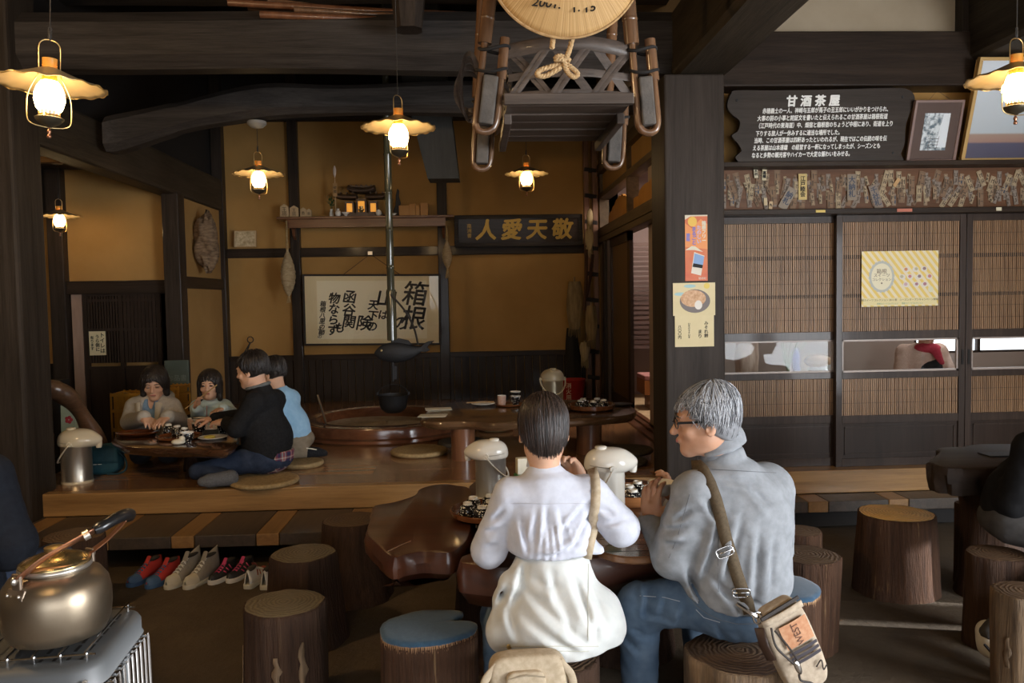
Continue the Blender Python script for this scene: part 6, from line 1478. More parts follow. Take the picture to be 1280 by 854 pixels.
# ---------------------------------------------------------------- far corner: notched ladder, straw coat, bucket
xq=PY(736,400,9.2).x+.045; zt_=PY(736,170,9.2).z
t=thing('notched_ladder','reddish notched log ladder leaning in the far corner by the doorway','ladder',(xq,9.2,ZS)); b=MB()
ln=wood('red_ladder_wood',(.10,.045,.024),(.24,.115,.062),'Z',.5,.1,.9)
MB().bar((-.05,0,0),(-.05,.08,zt_-ZS),.07,.06).build('ladder_side',ln,t,smooth=0,bevel=.008); MB().bar((.05,0,0),(.05,.08,zt_-ZS),.07,.06).build('ladder_side',ln,t,smooth=0,bevel=.008)
for k in range(9): z=.25+k*.30; MB().obox((0,-.02+.028*z,z),(.15,.05,.05),Euler((0,R(8),0))).build('ladder_rung',M['dark'],t,smooth=0,bevel=.01)
def straw_bundle(name,label,x,y0,y1,wpx,Y,m,seed,cat='straw bundle'):
    a=PY(x,y0,Y); c=PY(x,y1,Y); t=thing('hanging_'+name,label,cat,(a.x,Y,c.z)); h=a.z-c.z; r=wpx/2*Y/F_PX; nz=noise1(seed,10)
    MB().grid(lambda u,v:(r*(.45+.55*math.sin(math.pi*min(v*.8+.15,1)))*(1+.12*nz(6.283*u,v*2))*math.cos(6.283*u),.6*r*(1+.12*nz(6.283*u,v*2))*math.sin(6.283*u),h*(1-v)),32,16,True).build('straw_body',m,t,smooth=180)
    MB().tube([(0,0,h*.98),(0,.0,h*1.1)],.012,6).build('straw_tie',m,t); b=MB()
    for k in range(26): a_=k*2.4; q=r*(.3+.5*((k*7)%10)/10); b.tube([(q*math.cos(a_),.6*q*math.sin(a_),.03),(q*1.1*math.cos(a_),.66*q*math.sin(a_),-.06-.05*((k*3)%5)/5)],[.006,.002],4)
    b.build('straw_ends',m,t,smooth=180); return t
st=mat('dull_straw',(.17,.115,.05),.9,col2=(.28,.20,.095),ns=30,nstr=(1,1,.2),bump=1,bs=90,bstr=(1,1,.15)); st2=mat('pale_straw',(.30,.23,.12),.9,col2=(.42,.33,.19),ns=30,nstr=(1,1,.2),bump=1,bs=90,bstr=(1,1,.15))
straw_bundle('straw_coat','shaggy straw rain coat hanging in the corner beside the ladder',718,352,412,20,9.0,st,3,'straw coat')
straw_bundle('dark_coat','dark cloth hanging under the straw rain coat in the corner',715,410,492,18,9.3,mat('dark_cloth',(.02,.018,.015),.9),5,'coat')
straw_bundle('straw_sandal','pale straw sandal bundle, topmost on the ladder',737,263,282,9,8.95,st2,6)
straw_bundle('straw_sandal','pale plaited straw bundle below the topmost one on the ladder',736.5,287,312,10,8.75,st2,7)
straw_bundle('straw_sandal','bulky straw bundle low on the ladder by the doorway',739,382,425,15,8.9,st,8)
straw_bundle('straw_sandal','round straw bundle lowest on the ladder',731,428,450,12,8.95,st2,9)
for i,(x0,y0,x1,y1) in enumerate(((733,312,730,388),(741,318,733,372))):
    a=PY(x0,y0,8.55+.12*i); c=PY(x1,y1,8.55+.12*i); o=MB().tube([a,a.lerp(c,.5)+V(.01,0,0),c],.018,8).build('hanging_stick',M['bark'],None); tag(o,['straight dark stick hung before the ladder','slanting stick hung before the ladder'][i],'stick')
p=PZ(714,503,ZS); t=thing('fire_bucket','red fire bucket with white characters in the far corner','bucket',(p.x,8.75,ZS)); 
bk=mat('red_enamel_bucket',(.36,.02,.02),.35,coat=.4); MB().lathe([(0,.0),(.10,0),(.105,.01),(.145,.27),(.150,.275),(.145,.28),(.138,.27),(.1,.02),(0,.015)],32).build('bucket_body',bk,t,smooth=50)
text('bucket_lettering','消\n火\n用',.065,M['paper'],t,Matrix.Translation((-.06,-.128,.15))@UPRIGHT@Matrix.Rotation(R(-20),4,'Y')); MB().tube([(.148*math.cos(a),.04*math.sin(a)*0-.14*math.sin(a)*.55,.27-.14*math.sin(a)*.4) for a in [math.pi*i/16 for i in range(17)]],.004,6).build('bucket_bail',M['steel'],t)
# bench in the side room
t=thing('side_room_bench','orange-topped bench in the room beyond the doorway','bench',(2.25,8.3,ZS)); zb_=PY(800,487,8.1).z-ZS; zt2=PY(800,470,8.1).z-ZS
MB().box(-.5,.6,-.2,.2,zt2-.05,zt2).build('bench_seat',mat('pink_cushion_cloth',(.42,.20,.19),.8),t,smooth=0,bevel=.01); MB().box(-.5,.6,-.2,.2,zt2-.20,zt2-.052).build('bench_apron',mat('orange_wood',(.34,.135,.035),.45),t,smooth=0)
for x in (-.42,.1,.5): MB().box(x,x+.08,-.18,.18,0,zt2-.21).build('bench_leg',mat('orange_wood_leg',(.32,.125,.03),.45) if x==-.42 else bpy.data.materials['orange_wood_leg'],t,smooth=0)
# slab table further along
ZR=.70
t=thing('slab_table','dark round-edged slab table in front of the lattice doors','table',(0,0,0))
slab(t,'tabletop',tz([(1162,574),(1168,580),(1190,585),(1225,584),(1275,582),(1330,578),(1330,555),(1270,555),(1225,555),(1205,558),(1172,560),(1176,565)],ZR),ZR,.13,wood('dark_round_slab',(.020,.013,.010),(.052,.036,.028),'X',.55,.0,.6,.1,.4,None,.25),inset=.004,bulge=.003,rough=.012,seed=6)
q=PZ(1262,574,ZR); MB().lathe([(.17,0),(.15,.1),(.14,.4),(.16,ZR-.13)],24,(q.x,q.y+.12,0)).build('log_pedestal',M['bark2'],t,smooth=60)
p=PZ(1252,569,ZR); o=MB().box(-.09,.09,-.05,.05,0,.006).build('phone_tray',M['iron'],None,(p.x,p.y,ZR+.001),smooth=0,bevel=.002); tag(o,'thin dark tray on the slab table next to the black jacket','tray')
# ---------------------------------------------------------------- smooth bodies and clothes from distance fields
class SDF:
    def __init__(s, lo, hi, h):
        s.h=h; s.lo=np.array(lo,float); s.n=np.maximum(((np.array(hi,float)-s.lo)/h).astype(int)+1,4)
        s.d=np.full(s.n,1.0,np.float32); s.ax=[s.lo[i]+h*np.arange(s.n[i]) for i in range(3)]
    def _sub(s, lo, hi, m):
        i0=np.clip(((np.array(lo)-m-s.lo)/s.h).astype(int),0,s.n-1); i1=np.clip(((np.array(hi)+m-s.lo)/s.h).astype(int)+2,1,s.n)
        sl=tuple(slice(a,b) for a,b in zip(i0,i1))
        X=s.ax[0][sl[0]][:,None,None]; Y=s.ax[1][sl[1]][None,:,None]; Z=s.ax[2][sl[2]][None,None,:]
        return sl,X,Y,Z
    def _mix(s, sl, v, k, op='u'):
        a=s.d[sl]
        if op=='u':
            if k>0: hh=np.maximum(k-np.abs(a-v),0)/k; s.d[sl]=np.minimum(a,v)-hh*hh*k*.25
            else: s.d[sl]=np.minimum(a,v)
        else:
            v=-v
            if k>0: hh=np.maximum(k-np.abs(a-v),0)/k; s.d[sl]=np.maximum(a,v)+hh*hh*k*.25
            else: s.d[sl]=np.maximum(a,v)
    def rc(s, a, b, r1, r2, k=.02, fax=None, f=1.0, op='u'):
        a=np.array(a,float); b=np.array(b,float); rm=max(r1,r2)*max(1,1/f)
        sl,X,Y,Z=s._sub(np.minimum(a,b)-rm,np.maximum(a,b)+rm,k+2*s.h)
        ba=b-a; px,py,pz=X-a[0],Y-a[1],Z-a[2]
        if fax is not None:
            n=np.array(fax,float); n/=np.linalg.norm(n); q=(px*n[0]+py*n[1]+pz*n[2])*(1/f-1); px,py,pz=px+q*n[0],py+q*n[1],pz+q*n[2]
            ba=ba+n*np.dot(ba,n)*(1/f-1)
        l2=max(np.dot(ba,ba),1e-9); t=np.clip((px*ba[0]+py*ba[1]+pz*ba[2])/l2,0,1)
        v=np.sqrt((px-t*ba[0])**2+(py-t*ba[1])**2+(pz-t*ba[2])**2)-(r1+(r2-r1)*t)
        s._mix(sl,v.astype(np.float32)*(f if fax is not None and f<1 else 1),k,op); return s
    def el(s, c, rad, rot=None, k=.02, op='u'):
        c=np.array(c,float); R3=np.eye(3) if rot is None else np.array(rot,float); rad=np.array(rad,float); rm=rad.max()
        sl,X,Y,Z=s._sub(c-rm,c+rm,k+2*s.h); p=(X-c[0],Y-c[1],Z-c[2])
        q=[(p[0]*R3[0,i]+p[1]*R3[1,i]+p[2]*R3[2,i])/rad[i] for i in range(3)]
        k0=np.sqrt(q[0]**2+q[1]**2+q[2]**2); k1=np.sqrt((q[0]/rad[0])**2+(q[1]/rad[1])**2+(q[2]/rad[2])**2)+1e-9
        s._mix(sl,(k0*(k0-1)/k1).astype(np.float32),k,op); return s
    def plane(s, p, n, k=.0):      # keep the side the normal points away from
        n=np.array(n,float); n/=np.linalg.norm(n); p=np.array(p,float)
        v=(s.ax[0][:,None,None]-p[0])*n[0]+(s.ax[1][None,:,None]-p[1])*n[1]+(s.ax[2][None,None,:]-p[2])*n[2]
        s._mix((slice(None),)*3,-v.astype(np.float32),k,'s'); return s
    def add(s, fn):
        X,Y,Z=np.meshgrid(*s.ax,indexing='ij',sparse=True); m=np.abs(s.d)<.06
        s.d=np.where(m,s.d+fn(X,Y,Z),s.d).astype(np.float32); return s
    def mesh(s):
        d=s.d; d[0]=d[-1]=1; d[:,0]=d[:,-1]=1; d[:,:,0]=d[:,:,-1]=1
        ins=d<0; n=s.n
        c=np.zeros(n-1,np.int8)
        for i in (0,1):
            for j in (0,1):
                for k in (0,1): c+=ins[i:n[0]-1+i,j:n[1]-1+j,k:n[2]-1+k]
        cells=np.argwhere((c>0)&(c<8)); idx=np.full(n-1,-1,np.int32); idx[tuple(cells.T)]=np.arange(len(cells))
        acc=np.zeros((len(cells),3)); cnt=np.zeros(len(cells))
        cor=np.array([(i,j,k) for i in (0,1) for j in (0,1) for k in (0,1)])
        for a in range(8):
            for ax in range(3):
                if cor[a][ax]==0:
                    b=cor[a].copy(); b[ax]=1
                    da=d[tuple((cells+cor[a]).T)]; db=d[tuple((cells+b).T)]; m=(da<0)!=(db<0)
                    t=np.where(m,da/np.where(m,da-db,1),0); p=cor[a]+np.outer(t,b-cor[a]); acc[m]+=p[m]; cnt[m]+=1
        V_=(cells+acc/cnt[:,None])*s.h+s.lo; Q=[]
        for ax in range(3):
            o=[i for i in range(3) if i!=ax]; sl0=[slice(None)]*3; sl1=[slice(None)]*3; sl0[ax]=slice(0,-1); sl1[ax]=slice(1,None)
            e=np.argwhere(ins[tuple(sl0)]!=ins[tuple(sl1)]); e=e[(e[:,o[0]]>0)&(e[:,o[1]]>0)&(e[:,o[0]]<n[o[0]]-1)&(e[:,o[1]]<n[o[1]]-1)]
            u=np.zeros(3,int); u[o[0]]=1; w=np.zeros(3,int); w[o[1]]=1
            q=np.stack([idx[tuple((e-u-w).T)],idx[tuple((e-w).T)],idx[tuple(e.T)],idx[tuple((e-u).T)]],1)
            fl=ins[tuple(e.T)]
            if ax==1: fl=~fl
            q[~fl]=q[~fl][:,::-1]; Q.append(q)
        Q=np.concatenate(Q); return V_,Q[(Q>=0).all(1)]
    def build(s, name, m, parent=None, smooth_it=0):
        v,q=s.mesh()
        for _ in range(smooth_it):
            a=np.zeros_like(v); c=np.zeros(len(v))
            for i in range(4):
                for j in (q[:,(i+1)%4],q[:,(i-1)%4]): np.add.at(a,q[:,i],v[j]); np.add.at(c,q[:,i],1)
            v=v*.5+.5*a/np.maximum(c,1)[:,None]
        return mesh_np(name,v,q,m,parent)
def folds(seed, amp, wl, main=None, n=5, ridge=.55, iso=.45):
    rg=np.random.RandomState(seed); W=[]
    for i in range(n):
        d=rg.normal(size=3); d/=np.linalg.norm(d)
        if main is not None: d=d*iso+np.array(main,float); d/=np.linalg.norm(d)
        W.append((d*2*math.pi/(wl*rg.uniform(.6,1.5)),rg.uniform(0,6.28),rg.normal(size=3)*2*math.pi/(wl*3.2),rg.uniform(0,6.28),rg.uniform(.5,1)))
    def fn(X,Y,Z):
        o=0
        for k,p,q,p2,a in W: o=o+a*(np.abs(np.sin(k[0]*X+k[1]*Y+k[2]*Z+p+1.6*np.sin(q[0]*X+q[1]*Y+q[2]*Z+p2)))-ridge)
        return -amp*o/n*2
    return fn
def basis(fwd, up=(0,0,1)):       # columns: right, forward, up
    f=Vector(fwd).normalized(); r=f.cross(Vector(up)).normalized(); u=r.cross(f)
    return Matrix((r,f,u)).transposed()
class Head:
    def __init__(s, c, fwd, up=(0,0,1), sc=1.0): s.c=Vector(c); s.B=basis(fwd,up); s.s=sc
    def p(s,x,y,z): return s.c+s.B@Vector((x,y,z))*s.s
    def R(s, rx=0, ry=0, rz=0): return np.array(s.B@Euler((R(rx),R(ry),R(rz))).to_matrix())
def add_head(S, H, female=False, young=False, neck=None, nose=1.0):
    q=H.s; p=H.p; B=H.R()
    S.el(p(0,-.012,.032),(.0745*q,.094*q,.084*q),B,.02)
    S.el(p(0,.022,-.030),((.058 if female else .061)*q,.066*q,.080*q),B,.03)
    S.rc(p(-.040,.0,-.062),p(-.014,.062,-.088),.022*q,.018*q,.03); S.rc(p(.040,.0,-.062),p(.014,.062,-.088),.022*q,.018*q,.03)
    S.el(p(0,.066,-.094),(.022*q,.018*q,.016*q),B,.02)
    for sx in (-1,1):
        S.el(p(sx*.032,.078,.006),(.017*q,.014*q,.010*q),B,.010,'s')
        S.el(p(sx*.031,.0735,.004),(.0150*q,.0145*q,.0125*q),B,.006)
        S.el(p(sx*.030,.078,.0245),(.022*q,.010*q,.006*q),H.R(0,sx*-8,0),.012)
        S.el(p(sx*.043,.060,-.028),(.020*q,.016*q,.016*q),B,.02)
        S.el(p(sx*.0765,-.014,-.008),(.009*q,.021*q,.036*q),H.R(10,0,sx*-16),.006)
        S.el(p(sx*.083,-.006,-.006),(.006*q,.012*q,.023*q),H.R(10,0,sx*-16),.004,'s')
    S.rc(p(0,.086,.010),p(0,.106*nose,-.026),.0075*q,.0105*q,.012); S.el(p(0,.104*nose,-.029),(.0145*q,.012*q,.010*q),B,.008)
    S.el(p(0,.090,-.052),(.022*q,.009*q,.006*q),B,.008); S.el(p(0,.087,-.063),(.018*q,.009*q,.006*q),B,.006)
    S.el(p(0,.104,-.0575),(.022*q,.010*q,.0018*q),B,.003,'s')
    if neck is not None:
        S.rc(p(0,-.022,-.045),neck,.050*q*(1 if not female else .90),.054*q*(1.05 if not female else .9),.03)
def face_parts(o, H, eye=(.0145,.0045), gaze_down=0, lip=True, browcol=None):
    p=H.p; q=H.s
    for sx in (-1,1):
        MB().ell(p(sx*.031,.0880,.002-gaze_down*.004),(eye[0]*q,.0035*q,eye[1]*q),H.B@Matrix.Identity(3)).build('eye',M['eye'],o,smooth=180)
        MB().tube([p(sx*.014,.091,.021),p(sx*.030,.091,.026),p(sx*.048,.078,.021)],[.0024*q,.003*q,.0014*q],6).build('eyebrow',browcol or M['hair'],o)
        MB().tube([p(sx*.0155,.0885,.004),p(sx*.031,.0915,.009),p(sx*.047,.080,.003)],.0012*q,5).build('eyelash',M['eye'],o)
    if lip:
        MB().ell(p(0,.0965,-.0575),(.020*q,.004*q,.0068*q),H.B).build('lips',M['lip'],o,smooth=180)
def hand(S, w, d, pn, side, curl=.5, spread=.10, sc=1.0, k=.006, thumb=.5):
    """palm at wrist w, pointing d, palm facing pn; side +1: the thumb leaves towards pn x d"""
    w=Vector(w); d=Vector(d).normalized(); pn=(Vector(pn)-d*Vector(pn).dot(d)).normalized(); t=pn.cross(d)*side
    S.rc(w-d*.02*sc,w+d*.03*sc,.026*sc,.030*sc,.015,tuple(pn),.62)
    S.rc(w+d*.030*sc+t*.022*sc,w+d*.078*sc+t*.026*sc,.017*sc,.014*sc,.012,tuple(pn),.8); S.rc(w+d*.030*sc-t*.018*sc,w+d*.072*sc-t*.026*sc,.017*sc,.013*sc,.012,tuple(pn),.8)
    S.rc(w+d*.05*sc-t*.02*sc,w+d*.05*sc+t*.02*sc,.018*sc,.018*sc,.012,tuple(pn),.75)
    for i,(off,L) in enumerate(((.030,.070),(.010,.078),(-.010,.072),(-.029,.056))):
        b=w+d*(.082-.006*abs(i-1))*sc+t*off*sc; a=.35*curl; dd=(d+t*spread*(1.5-i)*.5).normalized(); p=b
        for j,f in enumerate((.46,.31,.23)):
            v=dd*math.cos(a)+pn*math.sin(a); q=p+v*L*f*sc; S.rc(p,q,(.0092-.0008*j)*sc,(.0086-.0009*j)*sc,k); p=q; a+=1.0*curl+.1
    b=w+d*.020*sc+t*.028*sc; v=(t*.8+d*.7+pn*.35).normalized(); p=b
    for j,L in enumerate((.040,.032,.026)):
        q=p+v*L*sc; S.rc(p,q,(.0125-.0015*j)*sc,(.0115-.0018*j)*sc,k+.004); p=q; v=(v+d*.35*thumb+pn*.45*thumb-t*.35*thumb).normalized()
def limb_body(S,J,sc=1.0,legs=True,g=0.0):
    """torso, arms and legs from joints; g grows everything (cloth)"""
    rx=(Vector(J['sr'])-Vector(J['sl'])).normalized(); C=Vector(J['chest']); P_=Vector(J['pelvis']); N=Vector(J['neck'])
    up=(N-P_).normalized(); f=up.cross(rx).normalized(); Bm=np.array(Matrix((rx,f,up)).transposed())
    hx=(Vector(J['hr'])-Vector(J['hl'])).normalized(); fp=Vector((0,0,1)).cross(hx).normalized(); Bp=np.array(Matrix((hx,fp,Vector((0,0,1)))).transposed())
    S.el(C,((.150*sc+g),(.100*sc+g),(.165*sc+g)),Bm,.04); S.el(C.lerp(P_,.55),((.128*sc+g),(.092*sc+g),(.14*sc+g)),Bm,.05)
    S.el(P_,((.158*sc+g),(.118*sc+g),(.105*sc+g)),Bp,.05)
    S.rc(J['sl'],J['sr'],.052*sc+g,.052*sc+g,.05); S.rc(N.lerp(C,.12),N,.075*sc+g,.052*sc+g,.05)
def arms(S,J,sc=1.0,g=0.0,gw=0.0,k=.016,which='lr'):
    for q in which: S.rc(J['s'+q],J['e'+q],.050*sc+g,.040*sc+g,k); S.rc(J['e'+q],J['w'+q],.040*sc+g,.027*sc+gw,k*.8)
def legs(S,J,sc=1.0,g=0.0,ga=0.0,which='lr'):
    for q in which: S.rc(J['h'+q],J['k'+q],.083*sc+g,.058*sc+g,.035); S.rc(J['k'+q],J['a'+q],.057*sc+g,.038*sc+ga,.03)
def feet(S,J,sc=1.0,g=0.0,which='lr'):
    for q in which: S.rc(J['a'+q],J['t'+q],.038*sc+g,.030*sc+g,.02)
def bounds(J,m=.16):
    A=np.array([tuple(v) for v in J.values()]); return A.min(0)-m,A.max(0)+m
def strands(H, n, mats, parent, name, length, seed, radii=(.082,.102,.092), cen=(0,-.012,.032), w=.0016, crown=(0,-.35), lift=.03, skip=None, taper_in=.0, segs=7, splay=.1, tr=None):
    """hair lying on the skull: every strand starts somewhere between the crown and the hairline and falls along the head"""
    rg=random.Random(seed); B_=MB()
    for i in range(n):
        B_.mi=rg.randrange(len(mats)); ph=rg.uniform(-math.pi,math.pi); t0=rg.random()**.6*1.25 if tr is None else rg.uniform(*tr); L=length(ph)
        if skip and skip(ph,t0): continue
        pts=[]; tw=rg.uniform(-splay,splay); lf=1+lift*rg.random()
        for j in range(segs):
            u=j/(segs-1); th=t0+(L-t0)*u if L>t0 else t0+.25*u
            a=ph+tw*u
            if th<=math.pi*.5: s_,c_=math.sin(th),math.cos(th); r=1
            else: s_,c_=1-taper_in*(th-math.pi*.5)**2,-(th-math.pi*.5)*1.0
            pts.append(H.p(cen[0]+radii[0]*lf*s_*math.sin(a),cen[1]+radii[1]*lf*(s_*math.cos(a))+crown[1]*.06*(1-min(th,1.5)/1.5),cen[2]+radii[2]*lf*c_))
        q=w*H.s*rg.uniform(.7,1.3); B_.tube(pts,[q]*(segs-2)+[q*.8,q*.25],4,cap=False,flat=.6)
    return B_.build(name,mats,parent,smooth=180)
def lay(target_bvh, pix, lift=.004):
    out=[]
    for x,y in pix:
        d=ray(x,y).normalized(); h,nn,_,_=target_bvh.ray_cast(CAM_P,d)
        if h is None: continue
        out.append(h+(nn if nn.dot(d)<0 else -nn)*lift)
    return out
from mathutils.bvhtree import BVHTree
def bvh_of(*objs):
    vs=[];ps=[]
    for o in objs:
        b=len(vs); vs+= [o.matrix_world@v.co for v in o.data.vertices]; ps+=[[b+i for i in p.vertices] for p in o.data.polygons]
    return BVHTree.FromPolygons(vs,ps)
# ---------------------------------------------------------------- people
def cloth(name,c1,c2,ns=90,bump=.5,bs=500,rough=.85,bd=.0015):
    m=mat(name,c1,rough,col2=c2,ns=ns,bump=bump,bs=bs,bd=bd); m.node_tree.nodes['Principled BSDF'].inputs['Specular IOR Level'].default_value=.2; return m
def creases(S,L,Y,w=.012,dp=.010):      # soft fabric creases along lines seen on a garment's near side
    for q in L:
        a=PY(q[0],q[1],Y); c=PY(q[2],q[3],Y); k=q[4] if len(q)>4 else 1.0
        def fn(X,Yy,Z,a=a,c=c,k=k):
            dx,dz=c.x-a.x,c.z-a.z; l2=dx*dx+dz*dz; t=np.clip(((X-a.x)*dx+(Z-a.z)*dz)/l2,0,1); s_=((X-a.x)*dz-(Z-a.z)*dx)/math.sqrt(l2)
            e=np.sqrt((X-a.x-t*dx)**2+(Z-a.z-t*dz)**2); f_=np.sin(math.pi*np.clip(t,.02,.98))**.7
            return k*dp*f_*(np.exp(-(e/w)**2)-.75*np.exp(-((s_-1.7*w)/(1.3*w))**2)*np.exp(-np.maximum(e-3*w,0)/w))+0*Yy
        S.add(fn)
denim=cloth('blue_denim',(.062,.098,.150),(.105,.150,.210),14,.5,700); denim_d=cloth('dark_denim',(.018,.026,.050),(.035,.048,.080),16,.5,600)
T3=lambda v:tuple(v)
def rebase(o,base):
    base=Vector(base)
    def walk(c):
        if c is not o and c.parent is o and c.matrix_local!=Matrix.Identity(4): c.location=c.location-base
        elif c is o or c.parent is o: c.data.transform(Matrix.Translation(-base))
        if c.parent is o:
            for q in c.children: 
                if c.matrix_local==Matrix.Identity(4): (q.data.transform(Matrix.Translation(-base)) if q.matrix_local==Matrix.Identity(4) else setattr(q,'location',q.location-base))
    for c in list(o.children): walk(c)
    o.data.transform(Matrix.Translation(-base)); o.location=base
def body(label,J,H,sc,skin,hands,h=.006,female=False,young=False,extra=None,shrink=-.012):
    A,Bb=bounds(J,.13); hp=np.array(T3(H.c)); A=np.minimum(A,hp-.15); Bb=np.maximum(Bb,hp+.17)
    S=SDF(A,Bb,h); limb_body(S,J,sc,g=shrink); arms(S,J,sc*.92,g=-.006); legs(S,J,sc,g=-.016,ga=-.006); feet(S,J,sc,-.006)
    add_head(S,H,female,young,J['neck'])
    for hd in hands: hand(S,**hd)
    o=S.build('person',skin,None,1); tag(o,label,'person'); return o
def wrap(name,J,fn,m,parent,h=.008,mg=.2,sm=1):
    A,Bb=bounds(J,mg); S=SDF(A,Bb,h); fn(S); return S.build(name,m,parent,sm)
def hair_cap(H,m,parent,front=.35,nape=-.075,rad=(.0805,.1005,.0905),h=.005,long=None,nq=(0,-.25,-1),name='hair',fz=.062,seed=1,amp=.003):
    c=np.array(T3(H.c)); S=SDF(c-.21-(long or 0)*.6,c+.21,h); B=H.R(); q=H.s
    S.el(H.p(0,-.014,.034),tuple(r*q for r in rad),B,.01)
    S.el(H.p(0,-.040,-.018),(.070*q,.070*q,.072*q),B,.03)
    if long:
        S.el(H.p(0,-.004,.030),(.091*q,.107*q,.098*q),B,.02)
        for sx in (-1,1): S.rc(H.p(sx*.070,.0,.01),H.p(sx*.080,.022,-long),.032*q,.022*q,.03)
        S.rc(H.p(0,-.06,-.02),H.p(0,-.06,-long),.062*q,.055*q,.04)
    # keep the hair behind the face and above the nape
    n=H.B@Vector((0,.86,-.51)); (S.el(H.p(0,.100,-.034),(.065*q,.080*q,.087*q),B,.012,'s') if long else S.plane(H.p(0,.058,fz-.010),T3(n),.012))
    if not long: S.plane(H.p(0,0,nape),T3(H.B@Vector(nq)),.012)
    S.add(folds(seed,amp,.016,T3(H.B@Vector((1,.6,0))),5))
    return S.build(name,m,parent,1)
# ================= the woman in white at the big slab table =================
W0=2.53
JW=dict(neck=PY(680,590,W0+.02),chest=PY(684,650,W0),pelvis=PY(692,760,W0),sl=PY(638,619,W0),sr=PY(738,617,W0),
  el=PY(611,688,2.58),wl=V(.12,2.90,.70),er=PY(776,660,2.52),wr=PY(727,603,2.70),hl=PY(666,766,W0-.02),hr=PY(720,766,W0-.02),
  kl=PY(622,769,2.86),al=V(.07,2.82,.085),kr=V(.34,2.94,.355),ar=V(.34,2.86,.085))
JW['tl']=JW['al']+V(-.02,.14,-.045); JW['tr']=JW['ar']+V(.02,.14,-.045)
HW=Head(PY(679,538,W0+.03),(-.03,1,-.22),sc=.97)
up_=(Vector((.30,2.72,1.0)))
hands=[dict(w=JW['wl'],d=(.25,.9,.12),pn=(.5,0,-.85),side=-1,curl=.55,sc=.9),dict(w=JW['wr'],d=(-.40,.05,.75),pn=(-.2,-.25,-.1),side=1,curl=.8,sc=.9)]
oW=body('woman in white shirt seen from behind, white jacket tied round her waist, eating',JW,HW,.88,M['skin'],hands,.0055,True)
shirtm=cloth('white_cotton_shirt',(.53,.54,.61),(.59,.60,.67),40,.25,900)
def f(S):
    limb_body(S,JW,.82,g=.010); S.el(PY(690,676,W0),(.135,.115,.08),None,.05); S.el(PY(744,690,W0-.03),(.030,.035,.026),None,.03)
    S.plane((0,0,.690),(0,0,-1),.010); arms(S,JW,.92,g=.012,gw=.020,k=.012)
    S.rc(JW['er'],JW['er'].lerp(JW['sr'],.25),.058,.054,.03); S.rc(JW['el'],JW['el'].lerp(JW['sl'],.3),.054,.052,.03)
    S.add(folds(3,.004,.14,(.8,.0,.6),6)); creases(S,[(738,632,700,668),(742,650,712,688),(728,676,690,694),(672,640,664,690,.7),(700,636,706,684,.8),(652,652,660,694),(684,632,682,672,.7),(716,690,668,696,.8),(632,640,616,660,.8),(628,668,606,676,.8),(626,690,608,694,.7),(752,640,772,650,.8),(758,660,780,656,.8)],2.43,.008,.012)
    yk=JW['sl'].z-.075; cx=JW['chest'].x    # gathers below the yoke seam
    S.add(lambda X,Y,Z: -.0040*np.clip((yk-Z)/.012,0,1)*np.clip((Z-(yk-.16))/.12,0,1)*np.exp(-((X-cx)/.075)**2)*np.sin((X-cx)*2*math.pi/(.017*(1+np.clip((yk-Z),0,1)*4))))
    S.add(lambda X,Y,Z: .0022*np.exp(-((Z-yk)/.004)**2)*(Y<W0))
    S.plane(JW['neck']+V(0,0,.020),(0,.45,1),.006)
sh=wrap('shirt',JW,f,shirtm,oW,.0065)
nb=JW['neck']+V(0,.012,.020)
b=MB(); b.grid(lambda u,v:T3(nb+V((.056-.003*v)*math.cos(6.2832*u),(.056-.003*v)*math.sin(6.2832*u),-.004+.030*v-.010*math.sin(6.2832*u))),40,4,True); c=b.build('shirt_collar',shirtm,sh,smooth=180); c.modifiers.new('t','SOLIDIFY').thickness=.004
jkm=cloth('white_denim_jacket',(.60,.61,.59),(.66,.66,.63),26,.4,600)
def f(S):
    a=PY(691,712,W0-.01); c=PY(696,785,W0-.03); c.z=max(c.z,.45)
    S.rc(a,c,.122,.185,.03,(0,1,0),.86); S.el(PY(697,768,W0-.03),(.200,.165,.085),None,.06)
    S.rc(PY(640,742,W0-.03),PY(622,790,W0-.05),.040,.050,.05,(1,0,0),.7); S.rc(PY(752,760,W0-.03),PY(762,792,W0-.05),.045,.045,.05)
    S.el(PY(640,728,W0-.05),(.035,.04,.030),None,.03)
    S.add(folds(21,.005,.17,(.75,.1,.65),6)); creases(S,[(652,742,740,806),(648,770,720,812,.8),(662,716,640,776),(690,716,700,764,.7),(716,722,742,786),(736,730,762,790,.9),(640,740,616,792),(700,748,716,790,.6),(630,760,650,806,.8),(664,735,700,742,.6),(750,770,740,806,.8),(612,770,606,800,.8)],2.36,.012,.013)
    S.plane((0,0,.700),(.04,0,1),.006); S.plane((JW['pelvis'].x,0,.398),(.05,.0,-1),.004)
S=SDF((-.08,2.28,.36),(.62,2.80,.76),.0065); f(S); jk=S.build('tied_jacket',jkm,oW,1)
denim_l=cloth('light_denim',(.16,.24,.34),(.26,.35,.46),14,.5,700)
def f(S): legs(S,JW,.9,g=.006,ga=.022); S.el(JW['pelvis'],(.150,.112,.085),None,.03); S.plane((0,0,.66),(0,0,1)); S.plane((0,0,.10),(0,0,-1)); S.add(folds(5,.005,.06,(0,0,1),5))
S=SDF((-.08,2.34,.05),(.56,3.1,.70),.008); f(S); S.build('jeans',denim_l,oW,1)
for q in 'lr': MB().ell(JW['t'+q]+V(0,-.05,-.005),(.042,.12,.035)).build('shoe',crm,oW,smooth=180)
bw_=bvh_of(sh,jk)
hp=lay(bw_,[(637,808)],.003)
if hp: MB().ell(hp[0],(.0085,.004,.0085)).build('jacket_button',M['brass'],jk,smooth=180)
